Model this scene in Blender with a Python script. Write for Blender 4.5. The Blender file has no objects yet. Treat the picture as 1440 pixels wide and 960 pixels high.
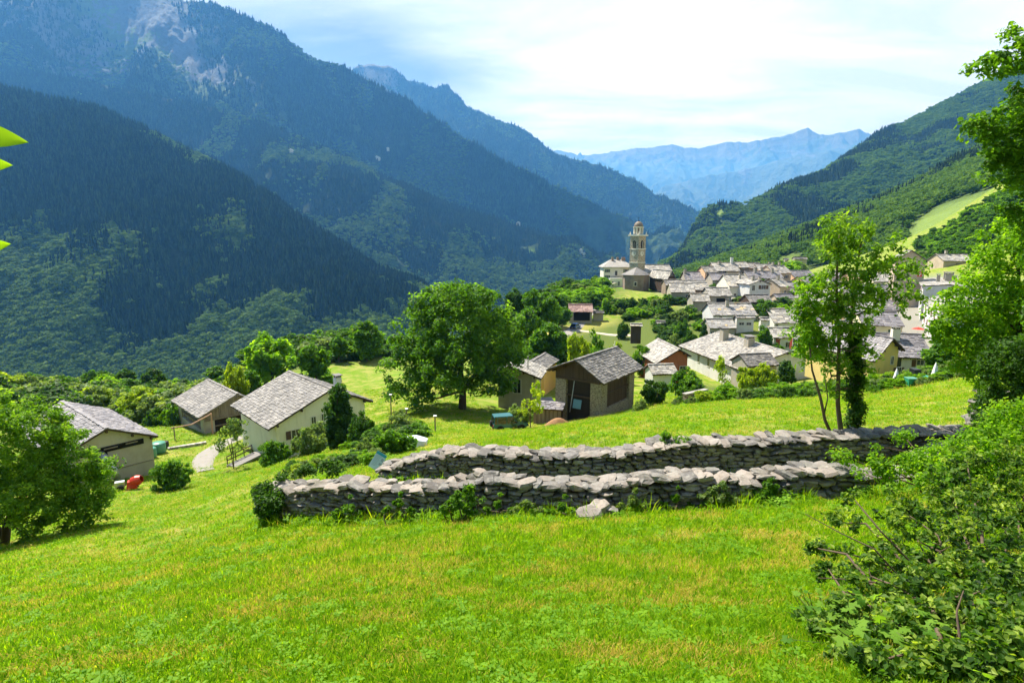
import bpy, math, random
import numpy as np
from mathutils import Vector
C = bpy.context.scene
COL = C.collection
RNG = np.random.default_rng(7)
random.seed(7)
PI = math.pi

# ------------------------------------------------------------------ camera
CAM_Z = 30.0
F_PX, PITCH = 800.0, math.radians(9.6)
cam_data = bpy.data.cameras.new('camera')
cam = bpy.data.objects.new('camera', cam_data)
COL.objects.link(cam)
cam.location = (0, 0, CAM_Z)
cam.rotation_euler = (PI / 2 - PITCH, 0, 0)
cam_data.sensor_width = 36.0
cam_data.lens = F_PX * 36.0 / 1440.0
cam_data.clip_start = 0.05
cam_data.clip_end = 80000
C.camera = cam
C.render.resolution_x, C.render.resolution_y = 1024, 682

# ------------------------------------------------------------------ light and sky
SUN_AZ, SUN_EL = math.radians(-46), math.radians(57)      # ahead of the viewer and to the left
S = Vector((math.sin(SUN_AZ) * math.cos(SUN_EL), math.cos(SUN_AZ) * math.cos(SUN_EL), math.sin(SUN_EL)))
sun_d = bpy.data.lights.new('sun', 'SUN')
sun = bpy.data.objects.new('sun', sun_d)
COL.objects.link(sun)
sun.rotation_euler = S.to_track_quat('Z', 'Y').to_euler()
sun_d.energy = 5.0
sun_d.angle = math.radians(0.53)
sun_d.color = (1.0, 0.955, 0.87)
W = bpy.data.worlds.new('World')
C.world = W
W.use_nodes = True
nt = W.node_tree
nt.nodes.clear()
def nd(tree, kind, **kw):
    n = tree.nodes.new(kind)
    for k, v in kw.items():
        if k in n.inputs:
            n.inputs[k].default_value = v
        else:
            setattr(n, k, v)
    return n
sky = nd(nt, 'ShaderNodeTexSky', sky_type='NISHITA', sun_disc=False)
sky.sun_elevation = SUN_EL
sky.sun_rotation = SUN_AZ
sky.altitude = 1000
sky.air_density, sky.dust_density, sky.ozone_density = 1.0, 0.4, 2.0
tc = nd(nt, 'ShaderNodeTexCoord')
sep = nd(nt, 'ShaderNodeSeparateXYZ')
nt.links.new(tc.outputs['Generated'], sep.inputs[0])
def mth(tree, op, a, b=None, clamp=False):
    n = tree.nodes.new('ShaderNodeMath'); n.operation = op; n.use_clamp = clamp
    for i, x in enumerate((a, b)):
        if x is None: continue
        if isinstance(x, (int, float)): n.inputs[i].default_value = x
        else: tree.links.new(x, n.inputs[i])
    return n.outputs[0]
zc = mth(nt, 'MAXIMUM', sep.outputs[2], 0.0)
zc = mth(nt, 'ADD', zc, 0.13)
px = mth(nt, 'DIVIDE', sep.outputs[0], zc)
py = mth(nt, 'DIVIDE', sep.outputs[1], zc)
cmb = nd(nt, 'ShaderNodeCombineXYZ')
nt.links.new(px, cmb.inputs[0]); nt.links.new(py, cmb.inputs[1])
mp = nd(nt, 'ShaderNodeMapping')
mp.inputs['Rotation'].default_value = (0, 0, 0.55)
mp.inputs['Scale'].default_value = (0.55, 1.35, 1)
mp.inputs['Location'].default_value = (3.1, 1.2, 0)
nt.links.new(cmb.outputs[0], mp.inputs[0])
nz = nd(nt, 'ShaderNodeTexNoise', Scale=0.75, Detail=9.0, Roughness=0.56, Distortion=0.35)
nt.links.new(mp.outputs[0], nz.inputs['Vector'])
nz2 = nd(nt, 'ShaderNodeTexNoise', Scale=0.32, Detail=2.0, Roughness=0.5)
nt.links.new(mp.outputs[0], nz2.inputs['Vector'])
# cloud bank lies over the right half of the valley
bank = mth(nt, 'ADD', mth(nt, 'MULTIPLY', mth(nt, 'MINIMUM', mth(nt, 'MAXIMUM', mth(nt, 'ADD', px, 0.1), -0.4), 0.9), 0.32), mth(nt, 'MULTIPLY', mth(nt, 'SUBTRACT', sep.outputs[1], 0.75), 0.22))
cl = mth(nt, 'ADD', mth(nt, 'ADD', nz.outputs[0], bank), mth(nt, 'MULTIPLY', nz2.outputs[0], 0.35))
rp = nd(nt, 'ShaderNodeValToRGB')
rp.color_ramp.elements[0].position = 0.55; rp.color_ramp.elements[0].color = (0, 0, 0, 1)
rp.color_ramp.elements[1].position = 0.82; rp.color_ramp.elements[1].color = (1, 1, 1, 1)
nt.links.new(cl, rp.inputs[0])
cloudmix = nd(nt, 'ShaderNodeMix', data_type='RGBA')
veil = mth(nt, 'ADD', mth(nt, 'MULTIPLY', rp.outputs[0], 0.80), 0.14)
nt.links.new(veil, cloudmix.inputs[0])
skyg = nd(nt, 'ShaderNodeVectorMath', operation='MULTIPLY')
skyg.inputs[1].default_value = (1.0, 1.0, 1.0)
nt.links.new(sky.outputs[0], skyg.inputs[0])
nt.links.new(skyg.outputs[0], cloudmix.inputs[6])
cnz = nd(nt, 'ShaderNodeTexNoise', Scale=1.9, Detail=7.0, Roughness=0.6, Distortion=0.6)
nt.links.new(mp.outputs[0], cnz.inputs['Vector'])
crp = nd(nt, 'ShaderNodeValToRGB')
crp.color_ramp.elements[0].position = 0.38; crp.color_ramp.elements[0].color = (0.80, 0.86, 0.95, 1)
crp.color_ramp.elements[1].position = 0.60; crp.color_ramp.elements[1].color = (1.14, 1.12, 1.09, 1)
nt.links.new(cnz.outputs[0], crp.inputs[0])
csc = nd(nt, 'ShaderNodeVectorMath', operation='SCALE'); csc.inputs['Scale'].default_value = 13.6
nt.links.new(crp.outputs[0], csc.inputs[0]); nt.links.new(csc.outputs[0], cloudmix.inputs[7])
bg = nd(nt, 'ShaderNodeBackground', Strength=0.038)
nt.links.new(cloudmix.outputs[2], bg.inputs[0])
wo = nd(nt, 'ShaderNodeOutputWorld')
nt.links.new(bg.outputs[0], wo.inputs[0])
C.view_settings.view_transform = 'Standard'
C.view_settings.look = 'None'
C.view_settings.exposure = 1.25
C.view_settings.gamma = 1.0
C.cycles.use_denoising = True
C.cycles.max_bounces = 7
C.cycles.diffuse_bounces = 3
C.cycles.transmission_bounces = 4
C.cycles.transparent_max_bounces = 6
C.cycles.volume_bounces = 1
C.cycles.use_adaptive_sampling = True
C.cycles.adaptive_threshold = 0.02

# ------------------------------------------------------------------ helpers
def P(u, v, Y):
    """world point at forward distance Y seen from the camera position along that direction"""
    a, b = (u - 720) / F_PX, (480 - v) / F_PX
    t = Y / (math.cos(PITCH) + b * math.sin(PITCH))
    return np.array((a * t, Y, CAM_Z + t * (-math.sin(PITCH) + b * math.cos(PITCH))))

def hashgrid(ix, iy, seed):
    with np.errstate(over='ignore'):
        h = (ix.astype(np.uint32) * np.uint32(374761393) + iy.astype(np.uint32) * np.uint32(668265263) + np.uint32(seed * 2246822519 & 0xffffffff))
        h = (h ^ (h >> np.uint32(13))) * np.uint32(1274126177)
        h = h ^ (h >> np.uint32(16))
    return h.astype(np.float64) / 4294967295.0
def vnoise(x, y, seed=0):
    x = np.asarray(x, float); y = np.asarray(y, float)
    ix, iy = np.floor(x).astype(np.int64), np.floor(y).astype(np.int64)
    fx, fy = x - ix, y - iy
    fx = fx * fx * (3 - 2 * fx); fy = fy * fy * (3 - 2 * fy)
    a, b = hashgrid(ix, iy, seed), hashgrid(ix + 1, iy, seed)
    c, d = hashgrid(ix, iy + 1, seed), hashgrid(ix + 1, iy + 1, seed)
    return (a * (1 - fx) + b * fx) * (1 - fy) + (c * (1 - fx) + d * fx) * fy
def fbm(x, y, octv=5, seed=0, ridged=False):
    s = 0; amp = 1; tot = 0
    for o in range(octv):
        n = vnoise(x * 2 ** o + 17.3 * o, y * 2 ** o - 9.1 * o, seed + o)
        if ridged: n = 1 - np.abs(2 * n - 1)
        s = s + amp * n; tot += amp; amp *= 0.5
    return s / tot

def mesh_np(name, V, faces_flat, sizes, smooth=False, attrs=None, mats=None, mat_idx=None):
    """mesh from numpy: V (n,3), flat vertex indices, loop counts per face"""
    me = bpy.data.meshes.new(name)
    V = np.ascontiguousarray(V, np.float32); faces_flat = np.ascontiguousarray(faces_flat, np.int32).ravel()
    n = len(sizes)
    me.vertices.add(len(V)); me.vertices.foreach_set('co', V.ravel())
    me.loops.add(len(faces_flat)); me.loops.foreach_set('vertex_index', faces_flat)
    me.polygons.add(n)
    sizes = np.asarray(sizes, np.int32)
    st = np.zeros(n, np.int32); st[1:] = np.cumsum(sizes)[:-1]
    me.polygons.foreach_set('loop_start', st)
    me.polygons.foreach_set('use_smooth', np.full(n, bool(smooth)))
    if mat_idx is not None: me.polygons.foreach_set('material_index', np.asarray(mat_idx, np.int32))
    for m in (mats or []): me.materials.append(m)
    for k, (dom, arr) in (attrs or {}).items():
        at = me.attributes.new(k, 'FLOAT', dom)
        at.data.foreach_set('value', np.ascontiguousarray(arr, np.float32))
    me.update(calc_edges=True)
    return me
def quads(name, V, Q, **kw):
    Q = np.asarray(Q); return mesh_np(name, V, Q.ravel(), np.full(len(Q), Q.shape[1]), **kw)

def link(name, me, parent=None, label=None, cat=None, group=None, kind=None, loc=None, rot=None, scale=None):
    o = bpy.data.objects.new(name, me); COL.objects.link(o)
    if parent is not None: o.parent = parent
    if loc is not None: o.location = tuple(float(q) for q in loc)
    if rot is not None: o.rotation_euler = rot
    if scale is not None: o.scale = scale
    if label: o['label'] = label
    if cat: o['category'] = cat
    if group: o['group'] = group
    if kind: o['kind'] = kind
    return o
def thing(name, label, cat, loc=(0, 0, 0), rz=0.0, group=None):
    return link(name, None, None, label, cat, group, None, loc, (0, 0, rz))
def copy_tree(o, parent=None):
    c = o.copy(); COL.objects.link(c); c.parent = parent
    for ch in list(o.children): copy_tree(ch, c)
    return c

class MB:
    """collects simple solids into one mesh"""
    def __init__(s): s.V = []; s.F = []; s.T = []; s.M = []; s.n = 0; s.m = 0
    def add(s, V, F, tint=0.5):
        s.V.append(np.asarray(V, float)); s.F += [tuple(i + s.n for i in f) for f in F]
        s.T += [tint] * len(F); s.M += [s.m] * len(F); s.n += len(V); return s
    def box(s, c, d, rz=0.0, tint=0.5, rx=0.0, ry=0.0):
        v = np.array([(x, y, z) for z in (-.5, .5) for y in (-.5, .5) for x in (-.5, .5)]) * np.array(d)
        if rx: v = v @ rotm(0, rx).T
        if ry: v = v @ rotm(1, ry).T
        if rz: v = v @ rotm(2, rz).T
        return s.add(v + np.array(c), [(0, 2, 3, 1), (4, 5, 7, 6), (0, 1, 5, 4), (2, 6, 7, 3), (0, 4, 6, 2), (1, 3, 7, 5)], tint)
    def hexa(s, v, tint=0.5):   # 8 verts: bottom 4 (ccw seen from above) then top 4
        return s.add(v, [(3, 2, 1, 0), (4, 5, 6, 7), (0, 1, 5, 4), (1, 2, 6, 5), (2, 3, 7, 6), (3, 0, 4, 7)], tint)
    def prism(s, poly, y0, y1, tint=0.5):   # polygon in x,z extruded along y
        n = len(poly); a = [(p[0], y0, p[1]) for p in poly]; b = [(p[0], y1, p[1]) for p in poly]
        return s.add(a + b, [tuple(range(n)), tuple(range(2 * n - 1, n - 1, -1))] + [(i, i + n, (i + 1) % n + n, (i + 1) % n) for i in range(n)], tint)
    def zprism(s, poly, z0, z1, tint=0.5):
        n = len(poly); a = [(p[0], p[1], z0) for p in poly]; b = [(p[0], p[1], z1) for p in poly]
        return s.add(a + b, [tuple(range(n - 1, -1, -1)), tuple(range(n, 2 * n))] + [(i, (i + 1) % n, (i + 1) % n + n, i + n) for i in range(n)], tint)
    def tube(s, pts, rad, k=6, tint=0.5, cap=True):
        pts = np.asarray(pts, float); rad = np.broadcast_to(rad, len(pts)); rings = []
        up = None
        for i, p in enumerate(pts):
            d = pts[min(i + 1, len(pts) - 1)] - pts[max(i - 1, 0)]; d = d / (np.linalg.norm(d) + 1e-9)
            a = np.cross(d, (0, 0, 1.0) if abs(d[2]) < .9 else (0, 1.0, 0)); a /= np.linalg.norm(a)
            if up is not None:
                a = up - d * np.dot(up, d); a /= (np.linalg.norm(a) + 1e-9)
            up = a; b = np.cross(d, a)
            t = np.arange(k) * 2 * PI / k
            rings.append(p + rad[i] * (np.cos(t)[:, None] * a + np.sin(t)[:, None] * b))
        F = [(i * k + j, i * k + (j + 1) % k, (i + 1) * k + (j + 1) % k, (i + 1) * k + j) for i in range(len(pts) - 1) for j in range(k)]
        if cap: F += [tuple(range(k - 1, -1, -1)), tuple((len(pts) - 1) * k + j for j in range(k))]
        return s.add(np.concatenate(rings), F, tint)
    def lathe(s, c, prof, k=16, tint=0.5):   # profile of (r, z)
        t = np.arange(k) * 2 * PI / k
        V = np.concatenate([np.stack([r * np.cos(t), r * np.sin(t), np.full(k, z)], 1) for r, z in prof]) + np.array(c)
        F = [(i * k + j, i * k + (j + 1) % k, (i + 1) * k + (j + 1) % k, (i + 1) * k + j) for i in range(len(prof) - 1) for j in range(k)]
        F += [tuple(range(k - 1, -1, -1)), tuple((len(prof) - 1) * k + j for j in range(k))]
        return s.add(V, F, tint)
    def mesh(s, name, mats, smooth=False):
        fl = np.array([i for f in s.F for i in f]); sz = [len(f) for f in s.F]
        return mesh_np(name, np.concatenate(s.V), fl, sz, smooth, {'tint': ('FACE', s.T)}, mats if isinstance(mats, list) else [mats], s.M)
    def obj(s, name, mats, parent=None, **kw):
        sm = kw.pop('smooth', False)
        return link(name, s.mesh(name, mats, sm), parent, **kw)
def rotm(ax, a):
    c, s_ = math.cos(a), math.sin(a)
    return np.array([[[1, 0, 0], [0, c, -s_], [0, s_, c]], [[c, 0, s_], [0, 1, 0], [-s_, 0, c]], [[c, -s_, 0], [s_, c, 0], [0, 0, 1]]][ax])

# ------------------------------------------------------------------ materials
def mat(name):
    m = bpy.data.materials.new(name); m.use_nodes = True; t = m.node_tree; t.nodes.clear()
    out = nd(t, 'ShaderNodeOutputMaterial'); return m, t, out
def ramp(t, fac, stops, interp='LINEAR'):
    r = t.nodes.new('ShaderNodeValToRGB'); cr = r.color_ramp; cr.interpolation = interp
    while len(cr.elements) < len(stops): cr.elements.new(0.5)
    for e, (p, c) in zip(cr.elements, stops): e.position = p; e.color = tuple(c) + (1,) if len(c) == 3 else c
    if fac is not None: t.links.new(fac, r.inputs[0])
    return r.outputs[0]
def noise(t, vec, scale, detail=4, rough=0.55, dist=0.0, scl=None):
    n = nd(t, 'ShaderNodeTexNoise', Scale=scale, Detail=detail, Roughness=rough, Distortion=dist)
    if scl is not None:
        m = nd(t, 'ShaderNodeMapping'); m.inputs['Scale'].default_value = scl
        t.links.new(vec, m.inputs[0]); vec = m.outputs[0]
    if vec is not None: t.links.new(vec, n.inputs['Vector'])
    return n.outputs[0]
def mix(t, fac, a, b, mode='MIX'):
    n = nd(t, 'ShaderNodeMix', data_type='RGBA', blend_type=mode)
    for i, x in ((0, fac), (6, a), (7, b)):
        if isinstance(x, (int, float)): n.inputs[i].default_value = x
        elif isinstance(x, tuple): n.inputs[i].default_value = x if len(x) == 4 else x + (1,)
        else: t.links.new(x, n.inputs[i])
    return n.outputs[2]
def attr(t, name):
    a = nd(t, 'ShaderNodeAttribute', attribute_name=name); return a.outputs['Fac']
def coord(t, kind='Object'): return nd(t, 'ShaderNodeTexCoord').outputs[kind]
def position(t): return nd(t, 'ShaderNodeNewGeometry').outputs['Position']
def objrand(t): return nd(t, 'ShaderNodeObjectInfo').outputs['Random']
def bsdf(t, out, col, rough=0.85, spec=0.3, bump=None, bstr=0.3, bdist=0.05, metal=0.0):
    b = nd(t, 'ShaderNodeBsdfPrincipled', Metallic=metal)
    b.inputs['Specular IOR Level'].default_value = spec
    if isinstance(rough, (int, float)): b.inputs['Roughness'].default_value = rough
    else: t.links.new(rough, b.inputs['Roughness'])
    if isinstance(col, tuple): b.inputs['Base Color'].default_value = col + (1,)
    else: t.links.new(col, b.inputs['Base Color'])
    if bump is not None:
        bn = nd(t, 'ShaderNodeBump', Strength=bstr, Distance=bdist)
        t.links.new(bump, bn.inputs['Height']); t.links.new(bn.outputs[0], b.inputs['Normal'])
    t.links.new(b.outputs[0], out.inputs[0]); return b
MATS = {}
def M_plain(name, col, rough=0.7, spec=0.3, metal=0.0, var=0.12, scale=6.0):
    if name in MATS: return MATS[name]
    m, t, out = mat(name)
    n = noise(t, coord(t), scale, 5)
    c = mix(t, n, tuple(x * (1 - var) for x in col), tuple(min(1, x * (1 + var)) for x in col))
    bsdf(t, out, c, rough, spec, n, 0.15, 0.02, metal)
    MATS[name] = m; return m
def M_plaster(name, col, dirt=(0.22, 0.19, 0.15), amt=0.45):
    if name in MATS: return MATS[name]
    m, t, out = mat(name); v = position(t)
    n = noise(t, v, 0.5, 6, 0.65); n2 = noise(t, v, 1.1, 4, 0.6, scl=(2.5, 2.5, 0.35))
    f = mth(t, 'MULTIPLY', ramp(t, n, [(0.45, (0, 0, 0)), (0.75, (1, 1, 1))]), amt)
    c = mix(t, f, col, dirt)
    c = mix(t, mth(t, 'MULTIPLY', ramp(t, n2, [(0.52, (0, 0, 0)), (0.7, (1, 1, 1))]), 0.3), c, tuple(x * 0.6 for x in col))
    bsdf(t, out, c, 0.95, 0.15, noise(t, v, 9, 4), 0.3, 0.02)
    MATS[name] = m; return m
def M_wood(name, col, var=0.5):
    if name in MATS: return MATS[name]
    m, t, out = mat(name); v = coord(t)
    n = noise(t, v, 3.0, 6, 0.7, scl=(4, 4, 0.25))
    c = mix(t, ramp(t, n, [(0.3, (0, 0, 0)), (0.7, (1, 1, 1))]), tuple(x * (1 - var) for x in col), tuple(x * (1 + var) for x in col))
    c = mix(t, mth(t, 'MULTIPLY', attr(t, 'tint'), 0.5), c, tuple(x * 1.7 for x in col))
    bsdf(t, out, c, 0.9, 0.2, n, 0.3, 0.03)
    MATS[name] = m; return m
def M_slab(name, dark, light, warm):
    m, t, out = mat(name); v = position(t)
    tn = attr(t, 'tint')
    c = ramp(t, tn, [(0.0, dark), (0.45, tuple((a + b) / 2 for a, b in zip(dark, light))), (0.85, light), (1.0, warm)])
    n = noise(t, v, 1.6, 7, 0.7)
    c = mix(t, mth(t, 'MULTIPLY', ramp(t, n, [(0.5, (0, 0, 0)), (0.68, (1, 1, 1))]), 0.5), c, tuple(min(.6, x * 1.2) for x in light))
    c = mix(t, mth(t, 'MULTIPLY', ramp(t, noise(t, v, 0.35, 5, 0.6), [(0.45, (0, 0, 0)), (0.7, (1, 1, 1))]), 0.4), c, tuple(x * 0.55 for x in dark))
    bsdf(t, out, c, 0.6, 0.45, noise(t, v, 7, 5, 0.7), 0.5, 0.04)
    return m
def M_leaf(name, cols, trans=0.45, rough=0.55, spec=0.22):
    cols = [(p, (min(1, c[0] * 1.55), min(1, c[1] * 1.65), c[2] * 1.1)) for p, c in cols]; trans = min(trans + .1, .6)
    m, t, out = mat(name)
    tn = attr(t, 'tint')
    c = ramp(t, tn, cols)
    b = nd(t, 'ShaderNodeBsdfPrincipled', Roughness=rough); b.inputs['Specular IOR Level'].default_value = spec
    t.links.new(c, b.inputs['Base Color'])
    tr = nd(t, 'ShaderNodeBsdfTranslucent')
    ct = mix(t, 1.0, c, (1.9, 1.85, 0.55), 'MULTIPLY')
    t.links.new(ct, tr.inputs[0])
    mx = nd(t, 'ShaderNodeMixShader'); mx.inputs[0].default_value = trans
    t.links.new(b.outputs[0], mx.inputs[1]); t.links.new(tr.outputs[0], mx.inputs[2])
    t.links.new(mx.outputs[0], out.inputs[0])
    return m

# ------------------------------------------------------------------ haze
hz_m, hz_t, hz_o = mat('haze_air')
pv = nd(hz_t, 'ShaderNodeVolumePrincipled', Density=7.5e-5, Anisotropy=0.3)
pv.inputs['Color'].default_value = (0.13, 0.44, 1.0, 1); pv.inputs['Absorption Color'].default_value = (0.3, 0.3, 0.3, 1)
hz_t.links.new(pv.outputs[0], hz_o.inputs['Volume'])
hb = MB(); hb.box((0, 10500, 820), (44000, 31000, 2500))
haze = hb.obj('haze', hz_m, kind='stuff')

# ------------------------------------------------------------------ mountains
def M_mountain(name, forest1, forest2, rock, grass, rocky, fscale):
    m, t, out = mat(name); v = position(t)
    nf = noise(t, v, fscale, 6, 0.7); nb = noise(t, v, fscale * 0.11, 5, 0.6)
    c = mix(t, ramp(t, nf, [(0.35, (0, 0, 0)), (0.65, (1, 1, 1))]), forest1, forest2)
    c = mix(t, ramp(t, nb, [(0.5, (0, 0, 0)), (0.62, (0.6, 0.6, 0.6))]), c, tuple(min(1, x * 1.7) for x in forest2))
    rk = attr(t, 'rock'); gr = attr(t, 'grass')
    nr = noise(t, v, fscale * 0.4, 8, 0.72)
    cr = mix(t, ramp(t, nr, [(0.35, (0, 0, 0)), (0.7, (1, 1, 1))]), tuple(x * 0.5 for x in rock), rock)
    c = mix(t, gr, c, mix(t, nf, grass, tuple(x * 1.4 for x in grass)))
    f = mth(t, 'ADD', rk, mth(t, 'MULTIPLY', mth(t, 'SUBTRACT', nr, 0.5), 1.6))
    c = mix(t, ramp(t, f, [(0.50, (0, 0, 0)), (0.54, (1, 1, 1))]), c, cr)
    bsdf(t, out, c, 0.95, 0.1, noise(t, v, fscale, 5, 0.75), 1.0, 1.0 / fscale * 0.5)
    return m
MASSES = {}
def resample(pts, n):
    W3 = np.array([P(*p) for p in pts]); U = np.array([p[0] for p in pts], float)
    s = np.linspace(U[0], U[-1], n)
    return np.stack([np.interp(s, U, W3[:, k]) for k in range(3)], 1), s
def mass(name, crest, foot, nu, nv, mt, prof=1.0, spur=120.0, spur_scale=900.0, rough=25.0, rs=120.0, sky=20.0, seed=1, rock=None, grass=None):
    Cw, su = resample(crest, nu)
    Fw, _ = resample(foot, nu)
    dist = np.hypot(Cw[:, 0], Cw[:, 1])
    Cw[:, 2] += sky * 2 * (fbm(su / 34.0, su * 0, 6, seed + 50) - 0.5) + sky * 1.1 * (fbm(su / 9.0, su * 0, 4, seed + 60, True) - 0.6)
    nb = nv // 4
    t = np.concatenate([np.linspace(-0.45, 0, nb, endpoint=False), np.linspace(0, 1, nv)])
    T = t[:, None]
    X = Cw[None, :, 0] * (1 - T) + Fw[None, :, 0] * T
    Yy = Cw[None, :, 1] * (1 - T) + Fw[None, :, 1] * T
    g = np.where(T >= 0, np.abs(T) ** prof, np.abs(T) * 1.1)
    Z = Cw[None, :, 2] * (1 - g) + Fw[None, :, 2] * g
    win = np.clip(np.abs(T) * 5, 0, 1) * np.clip((1.02 - T) * 4, 0, 1)
    sp = fbm(X / spur_scale + 3, (X * 0.35 + Yy) / (spur_scale * 2.6), 5, seed, True)
    rg = fbm(X / rs, Yy / rs, 5, seed + 20, True)
    Z = Z + win * ((sp - 0.6) * spur * 2 + (rg - 0.6) * rough * 2)
    G = np.stack([X, Yy, Z], 2)
    h, w = X.shape
    I = np.arange(h * w).reshape(h, w)
    Q = np.stack([I[:-1, :-1], I[1:, :-1], I[1:, 1:], I[:-1, 1:]], 2).reshape(-1, 4)[:, ::-1]
    Ug = np.broadcast_to(su[None, :], X.shape); Tg = np.broadcast_to(T, X.shape)
    # picture-independent zones, given over the mass's own (along, down) parameters
    rk = rock(Ug, Tg, X, Yy, Z, sp, rg) if rock else np.zeros_like(X)
    gs = grass(Ug, Tg, X, Yy, Z, sp, rg) if grass else np.zeros_like(X)
    me = quads(name, G.reshape(-1, 3), Q, smooth=True, mats=[mt], attrs={'rock': ('POINT', np.clip(rk, 0, 1).ravel()), 'grass': ('POINT', np.clip(gs, 0, 1).ravel())})
    o = link(name, me, kind='structure')
    MASSES[name] = dict(G=G, nb=nb, rk=np.clip(rk, 0, 1), gs=np.clip(gs, 0, 1), U=Ug, T=Tg)
    return o

def blob(U, T, u, t, ru, rt):
    return np.exp(-(((U - u) / ru) ** 2 + ((T - t) / rt) ** 2))
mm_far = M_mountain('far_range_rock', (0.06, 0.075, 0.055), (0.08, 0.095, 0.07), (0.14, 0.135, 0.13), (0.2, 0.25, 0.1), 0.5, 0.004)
mm_mid = M_mountain('high_forest_rock', (0.018, 0.032, 0.016), (0.045, 0.075, 0.028), (0.19, 0.20, 0.205), (0.11, 0.155, 0.055), 0.5, 0.035)
mm_near = M_mountain('forest_floor', (0.012, 0.022, 0.010), (0.028, 0.045, 0.016), (0.22, 0.20, 0.19), (0.12, 0.20, 0.03), 0.5, 0.08)
mm_right = M_mountain('right_slope_floor', (0.018, 0.035, 0.012), (0.04, 0.07, 0.02), (0.30, 0.27, 0.26), (0.14, 0.20, 0.045), 0.5, 0.1)

# farthest pale range that closes the valley: back peaks, then a lower shoulder in front
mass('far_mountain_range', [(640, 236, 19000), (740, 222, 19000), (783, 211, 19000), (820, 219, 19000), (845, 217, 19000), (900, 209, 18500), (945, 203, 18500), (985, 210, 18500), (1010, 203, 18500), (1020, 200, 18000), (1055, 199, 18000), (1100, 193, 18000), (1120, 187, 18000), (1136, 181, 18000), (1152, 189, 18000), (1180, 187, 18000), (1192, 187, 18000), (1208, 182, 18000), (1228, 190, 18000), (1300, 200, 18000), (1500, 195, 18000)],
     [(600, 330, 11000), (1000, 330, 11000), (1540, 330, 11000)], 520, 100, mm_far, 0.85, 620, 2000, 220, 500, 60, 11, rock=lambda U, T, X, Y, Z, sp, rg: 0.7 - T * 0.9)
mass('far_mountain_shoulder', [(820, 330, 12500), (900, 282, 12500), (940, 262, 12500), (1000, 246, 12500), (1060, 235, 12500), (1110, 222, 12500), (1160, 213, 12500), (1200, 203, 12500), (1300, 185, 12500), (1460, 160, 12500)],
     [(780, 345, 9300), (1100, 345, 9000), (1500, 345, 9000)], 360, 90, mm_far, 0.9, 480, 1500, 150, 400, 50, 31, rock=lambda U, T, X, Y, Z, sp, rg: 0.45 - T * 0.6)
# second left ridge with the knob and the rocky peak
mass('peak_ridge', [(380, 112, 6120), (440, 104, 5976), (494, 99, 5904), (504, 92, 5904), (520, 89, 5904), (545, 90, 5904), (560, 101, 5904), (574, 114, 5832), (600, 118, 5760), (614, 123, 5688), (620, 118, 5688), (627, 117, 5688), (634, 124, 5616), (645, 136, 5616), (660, 152, 5544), (692, 167, 5472), (722, 174, 5400), (742, 187, 5400), (768, 207, 5256), (800, 222, 5184), (838, 230, 5112), (862, 238, 5040), (900, 257, 4968), (930, 275, 4896), (960, 288, 4824), (985, 300, 4752), (1000, 320, 4680)],
     [(330, 300, 4608), (600, 330, 4176), (800, 390, 4032), (940, 392, 3960), (1010, 388, 4032)], 420, 140, mm_mid, 0.8, 260, 900, 60, 230, 26, 5,
     rock=lambda U, T, X, Y, Z, sp, rg: 0.75 * np.exp(-((U - 530) / 45) ** 2) * (1 - T * 3) + 0.02 + 0.08 * (1 - T))
# high left mountain
mass('high_left_mountain', [(-420, -150, 4056), (-200, -130, 3900), (0, -100, 3666), (120, -60, 3588), (200, -22, 3588), (240, -8, 3588), (262, 1, 3588), (285, 1, 3510), (305, 5, 3510), (330, 17, 3471), (352, 26, 3471), (372, 34, 3432), (395, 47, 3432), (408, 58, 3432), (430, 76, 3432), (447, 86, 3432), (470, 93, 3432), (500, 103, 3432), (525, 116, 3432), (552, 131, 3393), (575, 140, 3393), (600, 160, 3354), (650, 192, 3354), (700, 222, 3276), (760, 252, 3276), (830, 283, 3276), (890, 312, 3276), (930, 335, 3354), (958, 352, 3432), (985, 380, 3510)],
     [(-500, 300, 2700), (0, 330, 2500), (300, 360, 2500), (600, 400, 2700), (800, 420, 3300), (990, 410, 4000)], 520, 220, mm_mid, 0.9, 250, 560, 60, 150, 16, 2,
     rock=lambda U, T, X, Y, Z, sp, rg: 0.42 * np.clip(1 - T * 2.0, 0, 1) * np.clip((420 - U) / 120, 0, 1) * (.5 + sp) + 0.34 * blob(U, T, 120, 0.34, 150, 0.16) + 0.46 * np.exp(-((U - (150 + T * 520)) / 42) ** 2) * np.clip(1.3 - T * 1.6, 0, 1) + 0.10,
     grass=lambda U, T, X, Y, Z, sp, rg: 0.75 * np.exp(-((U - (120 + T * 480)) / 75) ** 2) * np.clip(1.25 - T * 1.5, 0, 1) + 0.55 * np.clip(1 - T * 2.4, 0, 1) * np.clip((330 - U) / 100, 0, 1))
# middle left ridge, wooded, falling to the valley mouth
mass('middle_left_ridge', [(-500, 20, 3200), (-200, 60, 3100), (0, 92, 3000), (100, 110, 2900), (180, 128, 2850), (250, 142, 2800), (320, 158, 2750), (380, 176, 2700), (440, 203, 2650), (500, 228, 2600), (560, 258, 2600), (620, 282, 2600), (700, 308, 2650), (770, 333, 2700), (830, 358, 2750), (880, 378, 2800), (930, 398, 2900)],
     [(-600, 470, 1700), (0, 480, 1650), (300, 490, 1650), (560, 470, 1700), (760, 450, 1900), (950, 440, 2300)], 420, 200, mm_near, 0.95, 150, 430, 26, 90, 9, 3,
     grass=lambda U, T, X, Y, Z, sp, rg: 0.9 * blob(U, T, 745, 0.30, 10, 0.025) + 0.6 * blob(U, T, 690, 0.16, 14, 0.02) + 0.5 * blob(U, T, 640, 0.5, 10, 0.04))
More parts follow.
